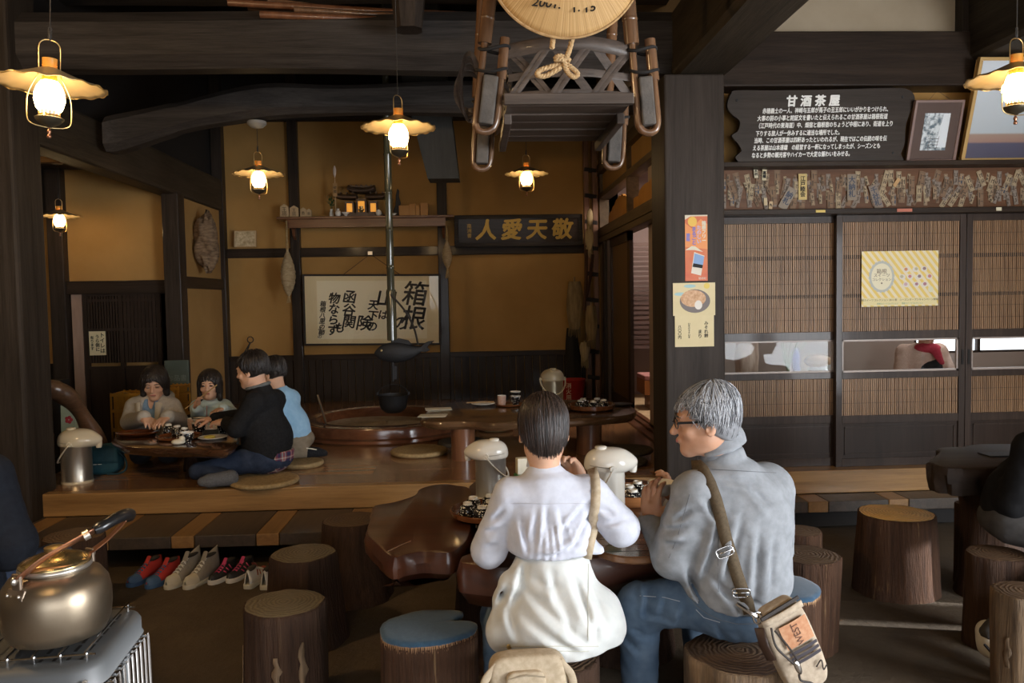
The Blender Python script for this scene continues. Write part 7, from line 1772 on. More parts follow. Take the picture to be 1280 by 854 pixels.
for L_,nm in (([(x,808+.0*x) for x in range(628,752,6)],'hem_stitching'),([(x,814) for x in range(640,740,6)],'hem_stitching'),([(735,705+6*k) for k in range(17)],'side_seam')):
    q=lay(bw_,L_,.0012)
    if len(q)>2: MB().tube(q,.0012,5).build(nm,mat('seam_shadow_thread',(.52,.50,.42),.9) if 'seam_shadow_thread' not in bpy.data.materials else bpy.data.materials['seam_shadow_thread'],jk)
q=lay(bw_,[(x,630-.02*abs(x-684)) for x in range(637,742,5)],.001)
if len(q)>2: MB().tube(q,.0011,5).build('yoke_seam',mat('pale_seam',(.5,.5,.55),.9),sh)
# shoulder strap of her bag, over the shirt
def ribbon(pts,w,m,name,parent,th=.003,face=None):
    n=len(pts); vs=[];fs=[]
    for i,p in enumerate(pts):
        t=(pts[min(i+1,n-1)]-pts[max(i-1,0)]).normalized(); view=(CAM_P-p).normalized() if face is None else Vector(face); s=t.cross(view).normalized()*w/2; vs+=[p-s,p+s]
    fs=[(2*i,2*i+1,2*i+3,2*i+2) for i in range(n-1)]
    b=MB(); b.add(vs,fs); o=b.build(name,m,parent,smooth=180); s=o.modifiers.new('t','SOLIDIFY'); s.thickness=th; s.offset=0; return o
khaki=cloth('khaki_canvas',(.42,.33,.22),(.52,.42,.30),60,.4,700)
q=lay(bw_,[(742.5,596),(744,603),(744.5,615),(744,630),(742.5,645),(740,660),(737,675),(734,688),(732,699)],.005)
q=[q[0]+V(0,.05,.012)]+q
ribbon(q,.030,khaki,'bag_strap',oW)
# hair
brn=[mat('dark_brown_hair',(.013,.0085,.007),.36),mat('brown_hair',(.030,.019,.015),.36),mat('umber_hair',(.050,.031,.024),.36)]
hc_=hair_cap(HW,brn[0],oW,nape=-.118,seed=4)
strands(HW,1150,brn,hc_,'hair_strands',lambda ph: (2.0+ .86*max(0,-math.cos(ph))+.10*math.sin(37*ph)) if abs(ph)>1.15 else 1.25,9,(.0835,.104,.094),(0,-.014,.032),.0017,(0,-.35),.035,taper_in=.16,splay=.16)
rebase(oW,(JW['pelvis'].x,W0,0))
# small bag of hers by the stool
p=PY(658,852,2.30); t=thing('hip_bag','small khaki hip bag hanging at the woman\'s stool below her white jacket','bag',(p.x,2.275,p.z-.05),R(4))
def pouch(w,d,h,r=.35,wob=.03):
    def fn(u,v):
        a=6.2832*u; th=math.pi*v; c=math.copysign(abs(math.cos(a))**r,math.cos(a)); s=math.copysign(abs(math.sin(a))**r,math.sin(a)); q=math.sin(th)**.35
        return (w*c*q*(1+wob*math.sin(3*a+4*v)),d*s*q*(1+wob*math.sin(5*a)),h*(1-math.copysign(abs(math.cos(th))**.6,math.cos(th))))
    return fn
MB().grid(pouch(.115,.042,.075),40,20,True).build('bag_body',khaki,t,smooth=180)
MB().grid(lambda u,v:(lambda q:(q[0]-.01,q[1]-.045,q[2]+.012))(pouch(.058,.016,.052)(u,v)),32,16,True).build('front_pocket',khaki,t,smooth=180)
MB().tube([(-.062,-.058,.10),(-.01,-.064,.112),(.045,-.058,.10)],.0022,5).build('pocket_zip',mat('beige_zip',(.30,.24,.16),.6),t)
MB().box(-.020,-.002,-.066,-.061,.035,.060).build('dark_tab',M['black'],t,smooth=0)
for s in (-1,1): MB().tube(spline([(s*.09,-.03,.13),(s*.125,-.035,.09),(s*.13,-.03,.03),(s*.10,-.03,-.02)],6),.012,8,flat=.3,up=(0,1,0)).build('side_strap',khaki,t,smooth=180)
MB().bar((-.105,-.05,.02),(-.06,-.055,.045),.012,.006).build('strap_buckle',M['black'],t,smooth=0)
# ================= the grey-haired man =================
G0=2.52
JM=dict(neck=PY(904,574,G0),chest=PY(915,658,G0+.01),pelvis=PY(925,760,G0),sl=PY(868,617,2.47),sr=PY(958,612,2.60),
  el=PY(841,697,2.50),wl=PY(814,652,2.65),er=PY(962,706,2.70),wr=V(.72,2.83,.74),hl=PY(902,762,G0-.03),hr=PY(946,762,G0+.05),
  kl=PY(799,757,2.60),kr=V(.82,2.95,.36),al=PY(803,846,2.58),ar=V(.82,2.87,.085))
JM['al'].z=.09; JM['al'].x=.535; JM['al'].y=2.60
JM['hr'].z=.530; JM['hl'].z=.528; JM['kr'].z=.378
JM['tl']=JM['al']+V(-.02,.14,-.045); JM['tr']=JM['ar']+V(.03,.14,-.045)
HM=Head(PY(881,526,G0-.02),(-.965,.22,-.10),sc=.97)
hands=[dict(w=JM['wl'],d=(.02,.12,1),pn=(.75,.65,.0),side=1,curl=.42,sc=1.0,spread=.12),dict(w=JM['wr'],d=(-.1,.3,.9),pn=(-.4,.2,.1),side=-1,curl=.6,sc=1.0)]
oM=body('grey-haired man with glasses in profile, grey jacket, brown shoulder strap, holding a bowl',JM,HM,1.0,M['skin2'],hands,.005)
gj=cloth('grey_cotton_jacket',(.225,.235,.250),(.285,.297,.317),30,.35,800)
def f(S):
    limb_body(S,JM,1.0,g=.020); arms(S,JM,1.04,g=.018,gw=.016,k=.014); S.el(JM['chest'].lerp(JM['pelvis'],.62)+V(0,0,.02),(.175,.150,.13),None,.07)
    S.rc(JM['sr'],JM['er'],.078,.072,.06); S.el(JM['chest']+V(.02,-.03,.02),(.165,.12,.17),None,.06); S.rc(JM['el'],JM['el'].lerp(JM['sl'],.4),.064,.064,.03)
    S.add(folds(31,.0045,.15,(.55,.2,.8),6)); creases(S,[(868,640,846,660),(866,662,838,672),(862,684,836,690),(880,622,902,650,.8),(905,650,880,742),(930,640,905,735,.8),(950,660,940,760),(970,668,962,752,.8),(890,720,930,770),(912,742,970,766),(865,712,880,760,.8),(940,610,968,640,.8),(900,600,960,612,.6),(870,730,890,774,.8)],2.38,.011,.014)
    S.add(lambda X,Y,Z:.0022*np.exp(-((Z-(JM['sl'].z-.03+.10*(X-JM['chest'].x)))/.004)**2))
    S.plane((JM['pelvis'].x,2.38,.515),(0,.36,-1),.006); S.plane(JM['neck']+V(0,0,.030),(-.3,.1,1),.006)
    S.el(JM['wl']+V(.0,.02,.075),(.06,.06,.068),None,.004,'s')
sj=wrap('jacket',JM,f,gj,oM,.0065)
nb=JM['neck']+V(-.010,.006,.014)
b=MB(); b.grid(lambda u,v:T3(nb+V((.070-.004*v)*math.cos(6.2832*u)-.006*v,(.070-.004*v)*math.sin(6.2832*u),-.002+.078*v+.026*math.cos(6.2832*u)*(1-.2*v))),44,5,True); c=b.build('jacket_collar',gj,sj,smooth=180); c.modifiers.new('t','SOLIDIFY').thickness=.007
b=MB(); b.grid(lambda u,v:(lambda a:T3(nb+V((.070+.020*v+.004*math.sin(3.14*v))*math.cos(a)-.006,(.070+.022*v)*math.sin(a),.076-.052*v+.026*math.cos(a)*(.8+.25*v))))(-2.35+4.7*u),36,6); c=b.build('collar_fold',gj,sj,smooth=180); c.modifiers.new('t','SOLIDIFY').thickness=.005
def f(S):
    S.rc(JM['hl'],JM['kl'],.092,.072,.03); S.rc(JM['kl'],JM['al'],.070,.056,.03); S.rc(JM['hr'],JM['kr'],.088,.062,.03); S.rc(JM['kr'],JM['ar'],.060,.052,.03)
    S.el(JM['pelvis']+V(0,0,.0),(.172,.135,.100),None,.04); S.add(folds(41,.0045,.10,(.9,.2,.4),5)); creases(S,[(812,735,806,775),(830,738,822,780,.8),(800,765,840,772,.8),(790,790,815,800),(775,800,805,820,.8),(850,745,842,785,.8),(880,760,900,790,.7)],2.52,.009,.012)
    S.plane((0,0,.60),(0,0,1)); S.plane((0,0,.06),(0,0,-1))
S=SDF((.35,2.24,.02),(1.2,3.08,.66),.0075); f(S); jn=S.build('jeans',denim,oM,1)
for q in 'lr': MB().ell(JM['t'+q]+V(.0,-.05,-.002),(.05,.13,.04)).build('shoe',blk,oM,smooth=180)
# hair, brows, glasses
gr=[mat('silver_hair',(.46,.47,.50),.35),mat('steel_grey_hair',(.23,.235,.25),.38),mat('dark_grey_hair',(.060,.060,.066),.4)]
hm_=hair_cap(HM,gr[1],oM,nq=(0,.6,-1),nape=-.030,rad=(.081,.101,.0915),seed=6,fz=.060)
strands(HM,1700,[gr[0],gr[1],gr[2],gr[1],gr[0]],hm_,'hair_strands',lambda ph:(1.74+.52*max(0,-math.cos(ph))+.12*math.sin(41*ph)) if abs(ph)>1.45 else (1.08+.45*max(0,(abs(ph)-.75))+.08*math.sin(53*ph)),17,(.0835,.104,.096),(0,-.012,.032),.0016,(0,-.5),.075,taper_in=.30,splay=.36)
p=HM.p
for sx in (-1,1):
    MB().tube([p(sx*.014,.091,.024),p(sx*.030,.092,.029),p(sx*.049,.078,.024)],[.003,.0036,.0015],6).build('eyebrow',gr[2],oM); MB().ell(p(sx*.031,.088,.002),(.0145,.0035,.0042),HM.B).build('eye',M['eye'],oM,smooth=180)
MB().ell(p(0,.0965,-.0575),(.020,.004,.0065),HM.B).build('lips',M['lip'],oM,smooth=180)
gl=MB()
for sx in (-1,1):
    ring=[p(sx*(.034+.026*math.cos(a)),.100-.012*abs(sx*(.034+.026*math.cos(a)))/.06,.004+.0165*math.sin(a)) for a in [6.283*k/28 for k in range(28)]]
    gl.tube(ring,.0018,6,closed=True)
    gl.bar(p(sx*.060,.088,.009),p(sx*.079,-.005,.008),.003,.0075,T3(HM.B@V(0,0,1))); gl.tube([p(sx*.079,-.005,.008),p(sx*.079,-.02,.0),p(sx*.078,-.028,-.014)],.002,5)
gl.tube([p(-.010,.100,.006),p(0,.104,.009),p(.010,.100,.006)],.0018,6)
go=gl.build('spectacles',M['black'],oM,smooth=60)
for sx in (-1,1):
    MB().add([p(sx*(.034+.025*math.cos(a)),.0995-.012*abs((.034+.025*math.cos(a)))/.06,.004+.0155*math.sin(a)) for a in [6.283*k/24 for k in range(24)]],[tuple(range(24))]).build('spectacle_lens',glass('lens_%d'%sx,(1,1,1),.03),go)
# strap across his back, buckle and bag
bm_=bvh_of(sj,jn)
olive=cloth('olive_brown_webbing',(.085,.062,.038),(.12,.088,.055),120,.5,900)
q=lay(bm_,[(871,577),(878,589),(886,605),(894,625),(902,650),(908,672),(914,695),(920,715),(927,735),(933,752),(937,766)],.006)
q=[q[0]+V(-.02,.05,.0),q[0]+V(-.005,.018,.008)]+q
stp=ribbon(q,.038,olive,'bag_strap',oM)
for (x,y,r_) in ((905,683,.0),(925,733,.0)):
    c=lay(bm_,[(x,y),(x+3,y+12)],.011)
    if len(c)==2:
        d=(c[1]-c[0]).normalized(); vw=(CAM_P-c[0]).normalized(); s=d.cross(vw).normalized(); m_=(c[0]+c[1])/2
        rr=[m_+s*(.026*math.copysign(abs(math.cos(a))**.5,math.cos(a)))+d*(.0145*math.copysign(abs(math.sin(a))**.5,math.sin(a))) for a in [6.283*k/28 for k in range(28)]]
        MB().tube(rr,.0025,6,closed=True).tube([m_-s*.026,m_+s*.026],.0022,6).build('strap_buckle',M['chrome'],stp,smooth=180)
# jacket seams
sd_=mat('dark_grey_seam',(.12,.125,.135),.9)
for L_ in ([(879+.0*k,612+9*k) for k in range(0)],[(x,587+.055*(x-890)) for x in range(890,975,5)],[(862,618),(858,632),(853,650),(848,668),(842,684),(836,698)],[(900,640),(899,660),(898,680),(898,700),(898,720),(898,740)],[(858,742),(870,757),(885,768),(900,775),(920,780),(940,780),(960,772)]):
    q=lay(bm_,L_,.001)
    if len(q)>2: MB().tube(q,.0010,5).build('jacket_seam',sd_,sj)
for L_ in ([(800,745),(830,747),(850,752)],[(870,762),(880,772),(900,778)]):
    q=lay(bm_,L_,.0012)
    if len(q)>1: MB().tube(q,.0012,5).build('jeans_stitching',mat('pale_stitch',(.35,.38,.42),.9) if 'pale_stitch' not in bpy.data.materials else bpy.data.materials['pale_stitch'],jn)
strap_end=PY(943,778,2.33)
strands(HM,800,[gr[1],gr[2],gr[1],gr[0]],hm_,'nape_strands',lambda ph:(1.95+.50*max(0,-math.cos(ph))+.10*math.sin(41*ph)) if abs(ph)>1.4 else 1.62+.1*math.sin(9*ph),27,(.0825,.1025,.094),(0,-.012,.030),.0016,(0,0),.05,taper_in=.22,splay=.25,tr=(1.0,1.85),skip=lambda ph,t:abs(ph)<1.02)
rebase(oM,(JM['pelvis'].x,G0,0))
p=PY(827,613,2.725); t=thing('rice_bowl','small white-rimmed bowl held up by the grey-haired man','bowl',(p.x,p.y,p.z-.018),0)
MB().lathe([(0,.004),(.02,.004),(.021,0),(.024,.002),(.038,.018),(.047,.040),(.048,.046)],28,cap=False).build('bowl_body',mat('grey_bowl_glaze',(.60,.58,.54),.3,coat=.4),t,smooth=60); MB().lathe([(.048,.045),(.0485,.049),(.045,.047),(.036,.02),(0,.010)],28,cap=False).build('white_lining',M['glaze'],t,smooth=60)
# his canvas shoulder bag
p=PY(985,800,2.28); 
t=thing('shoulder_bag','khaki canvas bag with orange patch and dark cords hanging by the man\'s hip','bag',(p.x,2.255,p.z)); t.rotation_euler=(0,R(-24),R(8))
canvas=cloth('sand_canvas',(.38,.30,.22),(.48,.39,.29),70,.4,700)
MB().grid(lambda u,v:(lambda q:(q[0],q[1],q[2]-.15))(pouch(.070,.030,.145,.3,.02)(u,v)),44,24,True).build('bag_body',canvas,t,smooth=180)
q2=lambda x,y,z:(x,y,z)
MB().grid(lambda u,v:(-.068+.136*u,-.034-.006*math.sin(3.14*u),.125-.02*v),8,3).build('bag_flap_edge',canvas,t,smooth=180).modifiers.new('t','SOLIDIFY').thickness=.005
MB().grid(lambda u,v:(-.030+.090*u,-.0375-.003*math.sin(3.14*u),.085-.075*v),8,6).build('orange_patch',mat('worn_orange_patch',(.40,.17,.08),.8,col2=(.50,.27,.15),ns=50),t,smooth=180)
text('patch_lettering','WEST',.030,mat('patch_brown',(.12,.055,.035),.8),t,Matrix.Translation((.016,-.0415,.045))@UPRIGHT@Matrix.Rotation(R(90),4,'Z'),sx=.9)
for k in range(3): MB().grid(lambda u,v,k=k:(-.032+.094*u,-.0385-.003*math.sin(3.14*u),.000-.016*k-.010*v),8,3).build('dark_stripe',mat('dark_violet_band',(.035,.028,.035),.7) if k==0 else bpy.data.materials['dark_violet_band'],t,smooth=180)
dk=mat('dark_cord_brown',(.03,.022,.018),.6)
MB().tube(spline([(-.05,-.04,.10),(-.062,-.05,.05),(-.045,-.055,.0),(-.03,-.055,-.04),(-.035,-.05,-.08),(-.005,-.05,-.11),(.0,-.05,-.15)],6),.0035,6).build('pull_cord',dk,t)
MB().tube(spline([(-.045,-.045,.09),(-.03,-.056,.03),(-.02,-.056,-.03)],6),.003,6).build('pull_cord',dk,t)
MB().ell((-.03,-.058,-.035),(.010,.007,.024)).build('cord_lock',M['chrome'],t,smooth=180)
MB().tube(spline([(.03,-.035,-.08),(.05,-.04,-.065),(.045,-.04,-.095),(.06,-.036,-.09)],6),.002,5).build('stitched_mark',dk,t)
MB().bar((-.066,-.03,.13),(.066,-.03,.135),.006,.012).build('zip_top',dk,t,smooth=0,bevel=.002)
MB().tube([(-.075,-.012,.10),(-.085,-.02,.05),(-.082,-.02,.0)],.016,8,flat=.3).build('leather_tab',mat('brown_leather',(.055,.028,.018),.5),t,smooth=180)
cl=Vector((-.066,-.012,.13)); MB().tube([cl+V(.014*math.cos(a),0,.018*math.sin(a)) for a in [6.283*k/18 for k in range(18)]],.0032,6,closed=True).build('snap_hook',M['chrome'],t,smooth=180)
MB().tube([cl,cl+V(-.02,.0,.035),cl+V(-.035,.02,.06)],.006,6).build('snap_hook',M['chrome'],t)
# ================= the family on the stage =================
# --- woman in the grey hoodie
Y=6.20
JC=dict(neck=PY(193,497,Y),chest=PY(190,522,Y),pelvis=PY(190,560,Y+.05),sr=PY(169,509,Y),sl=PY(214,509,Y),er=PY(157,531,Y-.10),wr=PY(180,527,Y-.42),el=PY(220,531,Y-.10),wl=PY(210,533,Y-.42),
  hr=PY(180,560,Y+.05),hl=PY(202,560,Y+.05),kr=V(-2.46,5.92,.42),kl=V(-2.26,5.92,.42),ar=V(-2.50,6.12,.385),al=V(-2.30,6.12,.385),tr=V(-2.48,6.26,.375),tl=V(-2.28,6.26,.375))
for k in ('pelvis','hr','hl'): JC[k].z=.49
for k in ('wr','wl'): JC[k].z=.712
for k in ('er','el'): JC[k].z=.625; JC[k].y=6.17
HC_=Head(PY(193.5,479,Y-.05),(.18,-1,-.30),sc=1.04)
oC=body('woman in a grey hooded jacket over a denim shirt, looking down at the family table',JC,HC_,.92,M['skin'],[dict(w=JC['wr'],d=(.6,-.6,-.28),pn=(.2,-.2,-.9),side=-1,curl=.35,sc=1.0),dict(w=JC['wl'],d=(-.2,-.8,-.25),pn=(0,-.2,-.9),side=1,curl=.3,sc=1.0)],.006,True)
face_parts(oC,HC_,eye=(.014,.0028),gaze_down=1)
hood=cloth('heather_grey_fleece',(.40,.365,.31),(.48,.44,.38),50,.4,300)
def f(S):
    limb_body(S,JC,.95,g=.020); S.add(folds(51,.006,.07,(.3,.2,.9),6)); S.plane((0,0,.47),(0,0,-1),.01)
    n=JC['neck']; S.el(n+V(0,.06,-.0),(.13,.085,.065),None,.04); S.rc(n+V(-.085,-.03,-.03),n+V(-.05,-.09,-.16),.035,.02,.03); S.rc(n+V(.085,-.03,-.03),n+V(.05,-.09,-.16),.035,.02,.03)
    S.el(n+V(.0,-.11,-.08),(.055,.06,.17),None,.015,'s'); S.plane(n+V(0,0,.06),(0,-.6,1),.01); arms(S,JC,1.05,g=.022,gw=.022)
hd=wrap('hooded_jacket',JC,f,hood,oC,.009)
den2=cloth('faded_denim_shirt',(.15,.25,.38),(.20,.31,.45),30)
def f(S): limb_body(S,JC,.95,g=.004); S.plane((0,0,.50),(0,0,-1)); n=JC['neck']; S.rc(n+V(-.05,-.055,.0),n+V(-.035,-.095,-.07),.018,.01,.01); S.rc(n+V(.05,-.055,.0),n+V(.035,-.095,-.07),.018,.01,.01); S.el(n+V(0,-.08,.01),(.025,.05,.09),None,.006,'s'); S.plane(n+V(0,0,.02),(0,-.3,1))
wrap('denim_shirt',JC,f,den2,oC,.008)
n=JC['neck']; lp=mat('cream_hood_lining',(.52,.47,.38),.9)
for sx,w in ((-1,.05),(1,.03)): MB().add([n+V(sx*.10,-.105,-.03),n+V(sx*.055,-.125,-.02),n+V(sx*.045,-.135,-.19),n+V(sx*(.06+w*.4),-.140,-.21)],[(0,1,2,3)]).build('jacket_facing',lp,hd).modifiers.new('t','SOLIDIFY').thickness=.01
def f(S): legs(S,JC,.95,g=.012,ga=.012); S.el(JC['pelvis'],(.17,.14,.11),None,.03); S.plane((0,0,.58),(0,0,1)); S.plane((0,0,.345),(0,0,-1))
wrap('dark_trousers',JC,f,cloth('black_trousers',(.016,.016,.020),(.03,.03,.035)),oC,.010)
hair_cap(HC_,M['hair'],oC,nape=-.085,rad=(.089,.108,.098),seed=12,long=.075,fz=.068)
strands(HC_,420,[M['hair'],brn[0],brn[1]],oC.children[-1],'hair_strands',lambda ph:.90+.10*math.sin(17*ph) if abs(ph)<.85 else 2.15+.1*math.sin(23*ph),41,(.0945,.1115,.1015),(0,-.006,.030),.0034,(0,-.2),.02,splay=.2)
rebase(oC,(JC['pelvis'].x,Y,ZS))
# --- girl
Y=6.42
JD=dict(neck=PY(263,500,Y),chest=PY(264,522,Y),pelvis=PY(265,552,Y+.04),sr=PY(248,509,Y),sl=PY(280,509,Y),er=PY(245,530,Y-.10),wr=PY(246,522,Y-.24),el=PY(287,531,Y-.10),wl=PY(280,541,Y-.28),
  hr=PY(257,560,Y+.04),hl=PY(273,560,Y+.04),kr=V(-2.07,6.08,.41),kl=V(-1.91,6.08,.41),ar=V(-2.06,6.38,.38),al=V(-1.95,6.38,.38),tr=V(-2.06,6.50,.37),tl=V(-1.95,6.50,.37))
for k in ('pelvis','hr','hl'): JD[k].z=.47

for k in ('wr','wl'): JD[k].z=max(JD[k].z,.715)
for k in ('er','el'): JD[k].z=.635; JD[k].y=6.38
HD=Head(PY(262.5,481,Y-.04),(.06,-1,-.06),sc=.96)
oD=body('girl with a black bob in a pale blue jacket holding chopsticks at the family table',JD,HD,.72,M['skin'],[dict(w=JD['wr'],d=(.25,-.3,.85),pn=(.8,-.3,.1),side=1,curl=.7,sc=.85),dict(w=JD['wl'],d=(-.4,-.7,-.1),pn=(0,-.2,-.9),side=1,curl=.5,sc=.85)],.006,True,True)
face_parts(oD,HD,eye=(.014,.0048))
ice=cloth('pale_blue_jacket',(.52,.68,.70),(.62,.76,.78),16,.4,300)
def f(S): limb_body(S,JD,.74,g=.020); S.rc(JD['neck']+V(0,.02,-.02),JD['neck']+V(0,.0,.012),.07,.055,.02); S.add(folds(61,.006,.055,(.3,.2,.9),6)); S.plane((0,0,.44),(0,0,-1),.01); S.plane(JD['neck']+V(0,0,.018),(0,-.3,1),.006); arms(S,JD,.85,g=.022,gw=.016)
ij=wrap('pale_blue_jacket',JD,f,ice,oD,.009)
MB().tube([JD['neck']+V(0,-.085,-.03),JD['chest']+V(0,-.108,.02),JD['chest']+V(0,-.105,-.10)],.005,5).build('pink_zip',mat('pink_trim',(.60,.36,.33),.7),ij)
MB().bar(JD['sr']+V(-.02,-.06,-.03),JD['sr']+V(.05,-.09,-.06),.012,.004).build('pink_trim',bpy.data.materials['pink_trim'],ij,smooth=0)
def f(S): legs(S,JD,.75,g=.012,ga=.012); S.el(JD['pelvis'],(.13,.11,.09),None,.03); S.plane((0,0,.345),(0,0,-1)); S.plane((0,0,.55),(0,0,1))
wrap('trousers',JD,f,denim_d,oD,.010)
hair_cap(HD,M['hair'],oD,rad=(.087,.106,.096),seed=13,long=.115,fz=.072)
b=MB(); w_=JD['wr']+V(.02,-.02,.075); ch=mat('pale_chopstick',(.50,.33,.14),.5)
for s in (0,1):
    o=MB().tube([w_+V(-.10,.01,-.075+.004*s),w_+V(.155,-.03+.008*s,.105+.004*s)],[.0028,.0042],6).build('chopstick',ch,oD)
strands(HD,420,[M['hair'],brn[0]],oD.children[-3],'hair_strands',lambda ph:.90+.08*math.sin(17*ph) if abs(ph)<.85 else 2.5+.1*math.sin(23*ph),42,(.0945,.1115,.1015),(0,-.006,.030),.0034,(0,-.2),.02,splay=.12)
rebase(oD,(JD['pelvis'].x,Y,ZS))
# --- man in the black sweater, sitting cross-legged
Y=5.36
JE=dict(neck=PY(325,489,Y),chest=PY(328,525,Y),pelvis=PY(334,572,Y+.02),sl=PY(318,504,Y-.13),sr=PY(343,500,Y+.14),el=PY(296,545,Y-.17),wl=PY(283,545,Y-.02),er=V(-1.62,5.62,.70),wr=V(-1.78,5.52,.69),
  hl=PY(326,580,Y-.08),hr=PY(336,578,Y+.12),kl=PY(247,577,5.20),al=PY(288,594,5.10),tl=PY(262,596,5.05),kr=V(-1.76,5.62,.44),ar=V(-1.56,5.40,.41),tr=V(-1.66,5.34,.40))
for k in ('hl','hr','pelvis'): JE[k].z=.495
JE['kl'].z=.430; JE['al'].z=.405; JE['tl'].z=.40; JE['wl'].z=.725; JE['wr'].z=.725; JE['el'].z=.705; JE['er'].z=.72
HE=Head(PY(315,463,Y-.02),(-.96,.26,-.16),sc=1.02)
oE=body('man in a black sweater over a plaid shirt, sitting cross-legged with his back half turned',JE,HE,1.0,M['skin'],[dict(w=JE['wl'],d=(-.7,.3,.0),pn=(0,.2,-.9),side=1,curl=.6,sc=1.0),dict(w=JE['wr'],d=(-.7,.0,.0),pn=(0,0,-.9),side=-1,curl=.6,sc=1.0)],.0065)
blkw=cloth('black_knit',(.009,.009,.010),(.016,.016,.017),60,.6,260)
def f(S):
    limb_body(S,JE,1.0,g=.022); arms(S,JE,1.05,g=.018,gw=.014); S.rc(JE['neck']+V(0,0,-.03),JE['neck']+V(-.01,0,.03),.075,.062,.02); S.el(JE['chest'].lerp(JE['pelvis'],.5)+V(.02,0,0),(.165,.165,.16),None,.06)
    S.add(folds(71,.005,.08,(.3,.1,.9),6)); S.plane((0,0,.475),(.12,0,-1),.006); S.plane(JE['neck']+V(0,0,.045),(-.3,0,1),.005); S.el(JE['wl']+V(-.05,.02,0),(.085,.06,.05),None,.004,'s')
wrap('black_sweater',JE,f,blkw,oE,.009)
MB().tube([JE['neck']+V(.072*math.cos(a)-.012,.066*math.sin(a),.036+.018*math.cos(a)) for a in [6.283*k/30 for k in range(30)]],.012,8,closed=True).build('grey_collar',cloth('grey_collar',(.11,.115,.115),(.15,.155,.155)),oE)
def plaid():
    m,nt,b_=_nt('plaid_flannel'); L=nt.links; tc=_n(nt,'ShaderNodeTexCoord'); cols_=[]
    for ax,sc_ in (('X',38),('Y',38),('Z',44)):
        w_=_n(nt,'ShaderNodeTexWave',bands_direction=ax,Scale=sc_/6.28*1.0); L.new(tc.outputs['Object'],w_.inputs['Vector']); r=_ramp(nt,[(.45,(.02,.02,.07)),(.55,(.30,.05,.06)),(.9,(.45,.36,.18)),(.97,(.6,.6,.6))]); r.color_ramp.interpolation='CONSTANT'; L.new(w_.outputs['Fac'],r.inputs[0]); cols_.append(r.outputs[0])
    a=_n(nt,'ShaderNodeMix',data_type='RGBA'); a.inputs[0].default_value=.5; L.new(cols_[0],a.inputs[6]); L.new(cols_[2],a.inputs[7]); a2=_n(nt,'ShaderNodeMix',data_type='RGBA'); a2.inputs[0].default_value=.33; L.new(a.outputs[2],a2.inputs[6]); L.new(cols_[1],a2.inputs[7]); L.new(a2.outputs[2],b_.inputs['Base Color']); b_.inputs['Roughness'].default_value=.9; return m
def f(S): S.el(JE['pelvis']+V(.0,0,.0),(.176,.168,.13),None,.04); S.el(JE['chest'].lerp(JE['pelvis'],.75),(.165,.160,.12),None,.04); S.plane((0,0,.53),(0,0,1),.005); S.plane((0,0,.435),(.10,0,-1),.004); S.add(folds(72,.004,.05,(.9,.1,.2),5))
wrap('plaid_shirt_hem',JE,f,plaid(),oE,.008)
def f(S):
    S.rc(JE['hl'],JE['kl'],.095,.050,.03); S.rc(JE['kl'],JE['al'],.050,.048,.03); S.rc(JE['hr'],JE['kr'],.09,.058,.03); S.rc(JE['kr'],JE['ar'],.06,.048,.03); S.el(JE['pelvis']+V(0,0,-.02),(.172,.165,.10),None,.04)
    S.add(folds(73,.005,.06,(.5,.1,.8),5)); S.plane((0,0,.377),(0,0,-1),.004); S.plane((0,0,.56),(0,0,1))
wrap('dark_jeans',JE,f,denim_d,oE,.009)
def f(S):
    S.rc(JE['a'+q],JE['t'+q],.050,.040,.02); S.rc(JE['t'+q],JE['t'+q]+(JE['t'+q]-JE['a'+q])*.35,.040,.030,.02)
    S.plane((0,0,.344),(0,0,-1))
gs_=cloth('grey_sock',(.10,.10,.105),(.14,.14,.145))
for q in 'lr': wrap('grey_sock',JE,f,gs_,oE,.007)
hair_cap(HE,M['hair'],oE,nape=-.055,rad=(.086,.106,.097),seed=14,fz=.056,amp=.005)
MB().tube([HE.p(s*.03,.091,.024) for s in (-1.5,-.5)],.003,5).build('eyebrow',M['hair'],oE)
strands(HE,420,[M['hair'],brn[0]],oE.children[-2],'hair_strands',lambda ph:1.15+.1*math.sin(17*ph) if abs(ph)<1.3 else 1.75+.45*max(0,-math.cos(ph))+.12*math.sin(29*ph),43,(.0885,.109,.1),(0,-.012,.032),.0032,(0,-.4),.05,taper_in=.25,splay=.3)
rebase(oE,(JE['pelvis'].x,Y,ZS+.036))
# --- boy in light blue
Y=5.92
JF=dict(neck=PY(348,488,Y),chest=PY(355,514,Y),pelvis=PY(370,552,Y+.02),sl=PY(345,499,Y-.10),sr=PY(364,498,Y+.10),el=PY(340,530,Y-.16),wl=PY(322,538,Y-.14),er=V(-1.62,6.05,.66),wr=V(-1.72,5.95,.68),
  hl=PY(366,560,Y-.06),hr=PY(372,560,Y+.08),kl=PY(345,575,Y-.10),al=PY(381,571,Y-.06),tl=PY(397,572,Y-.04),kr=V(-1.62,6.05,.40),ar=V(-1.32,6.0,.39),tr=V(-1.22,6.02,.385))
for k in ('hl','hr','pelvis'): JF[k].z=.505
JF['kl'].z=.42; JF['al'].z=.415; JF['tl'].z=.405; JF['wl'].z=.66; JF['wr'].z=.66
HF=Head(PY(341,466,Y-.02),(-.90,.42,-.14),sc=.95)
oF=body('boy in a light blue sweatshirt kneeling behind the man in the black sweater',JF,HF,.80,M['skin'],[dict(w=JF['wl'],d=(-.7,.2,.0),pn=(0,0,-.9),side=1,curl=.6,sc=.85),dict(w=JF['wr'],d=(-.7,.0,.0),pn=(0,0,-.9),side=-1,curl=.6,sc=.85)],.0065,young=True)
sky_=cloth('light_blue_sweatshirt',(.27,.47,.66),(.34,.54,.72),20,.4,300)
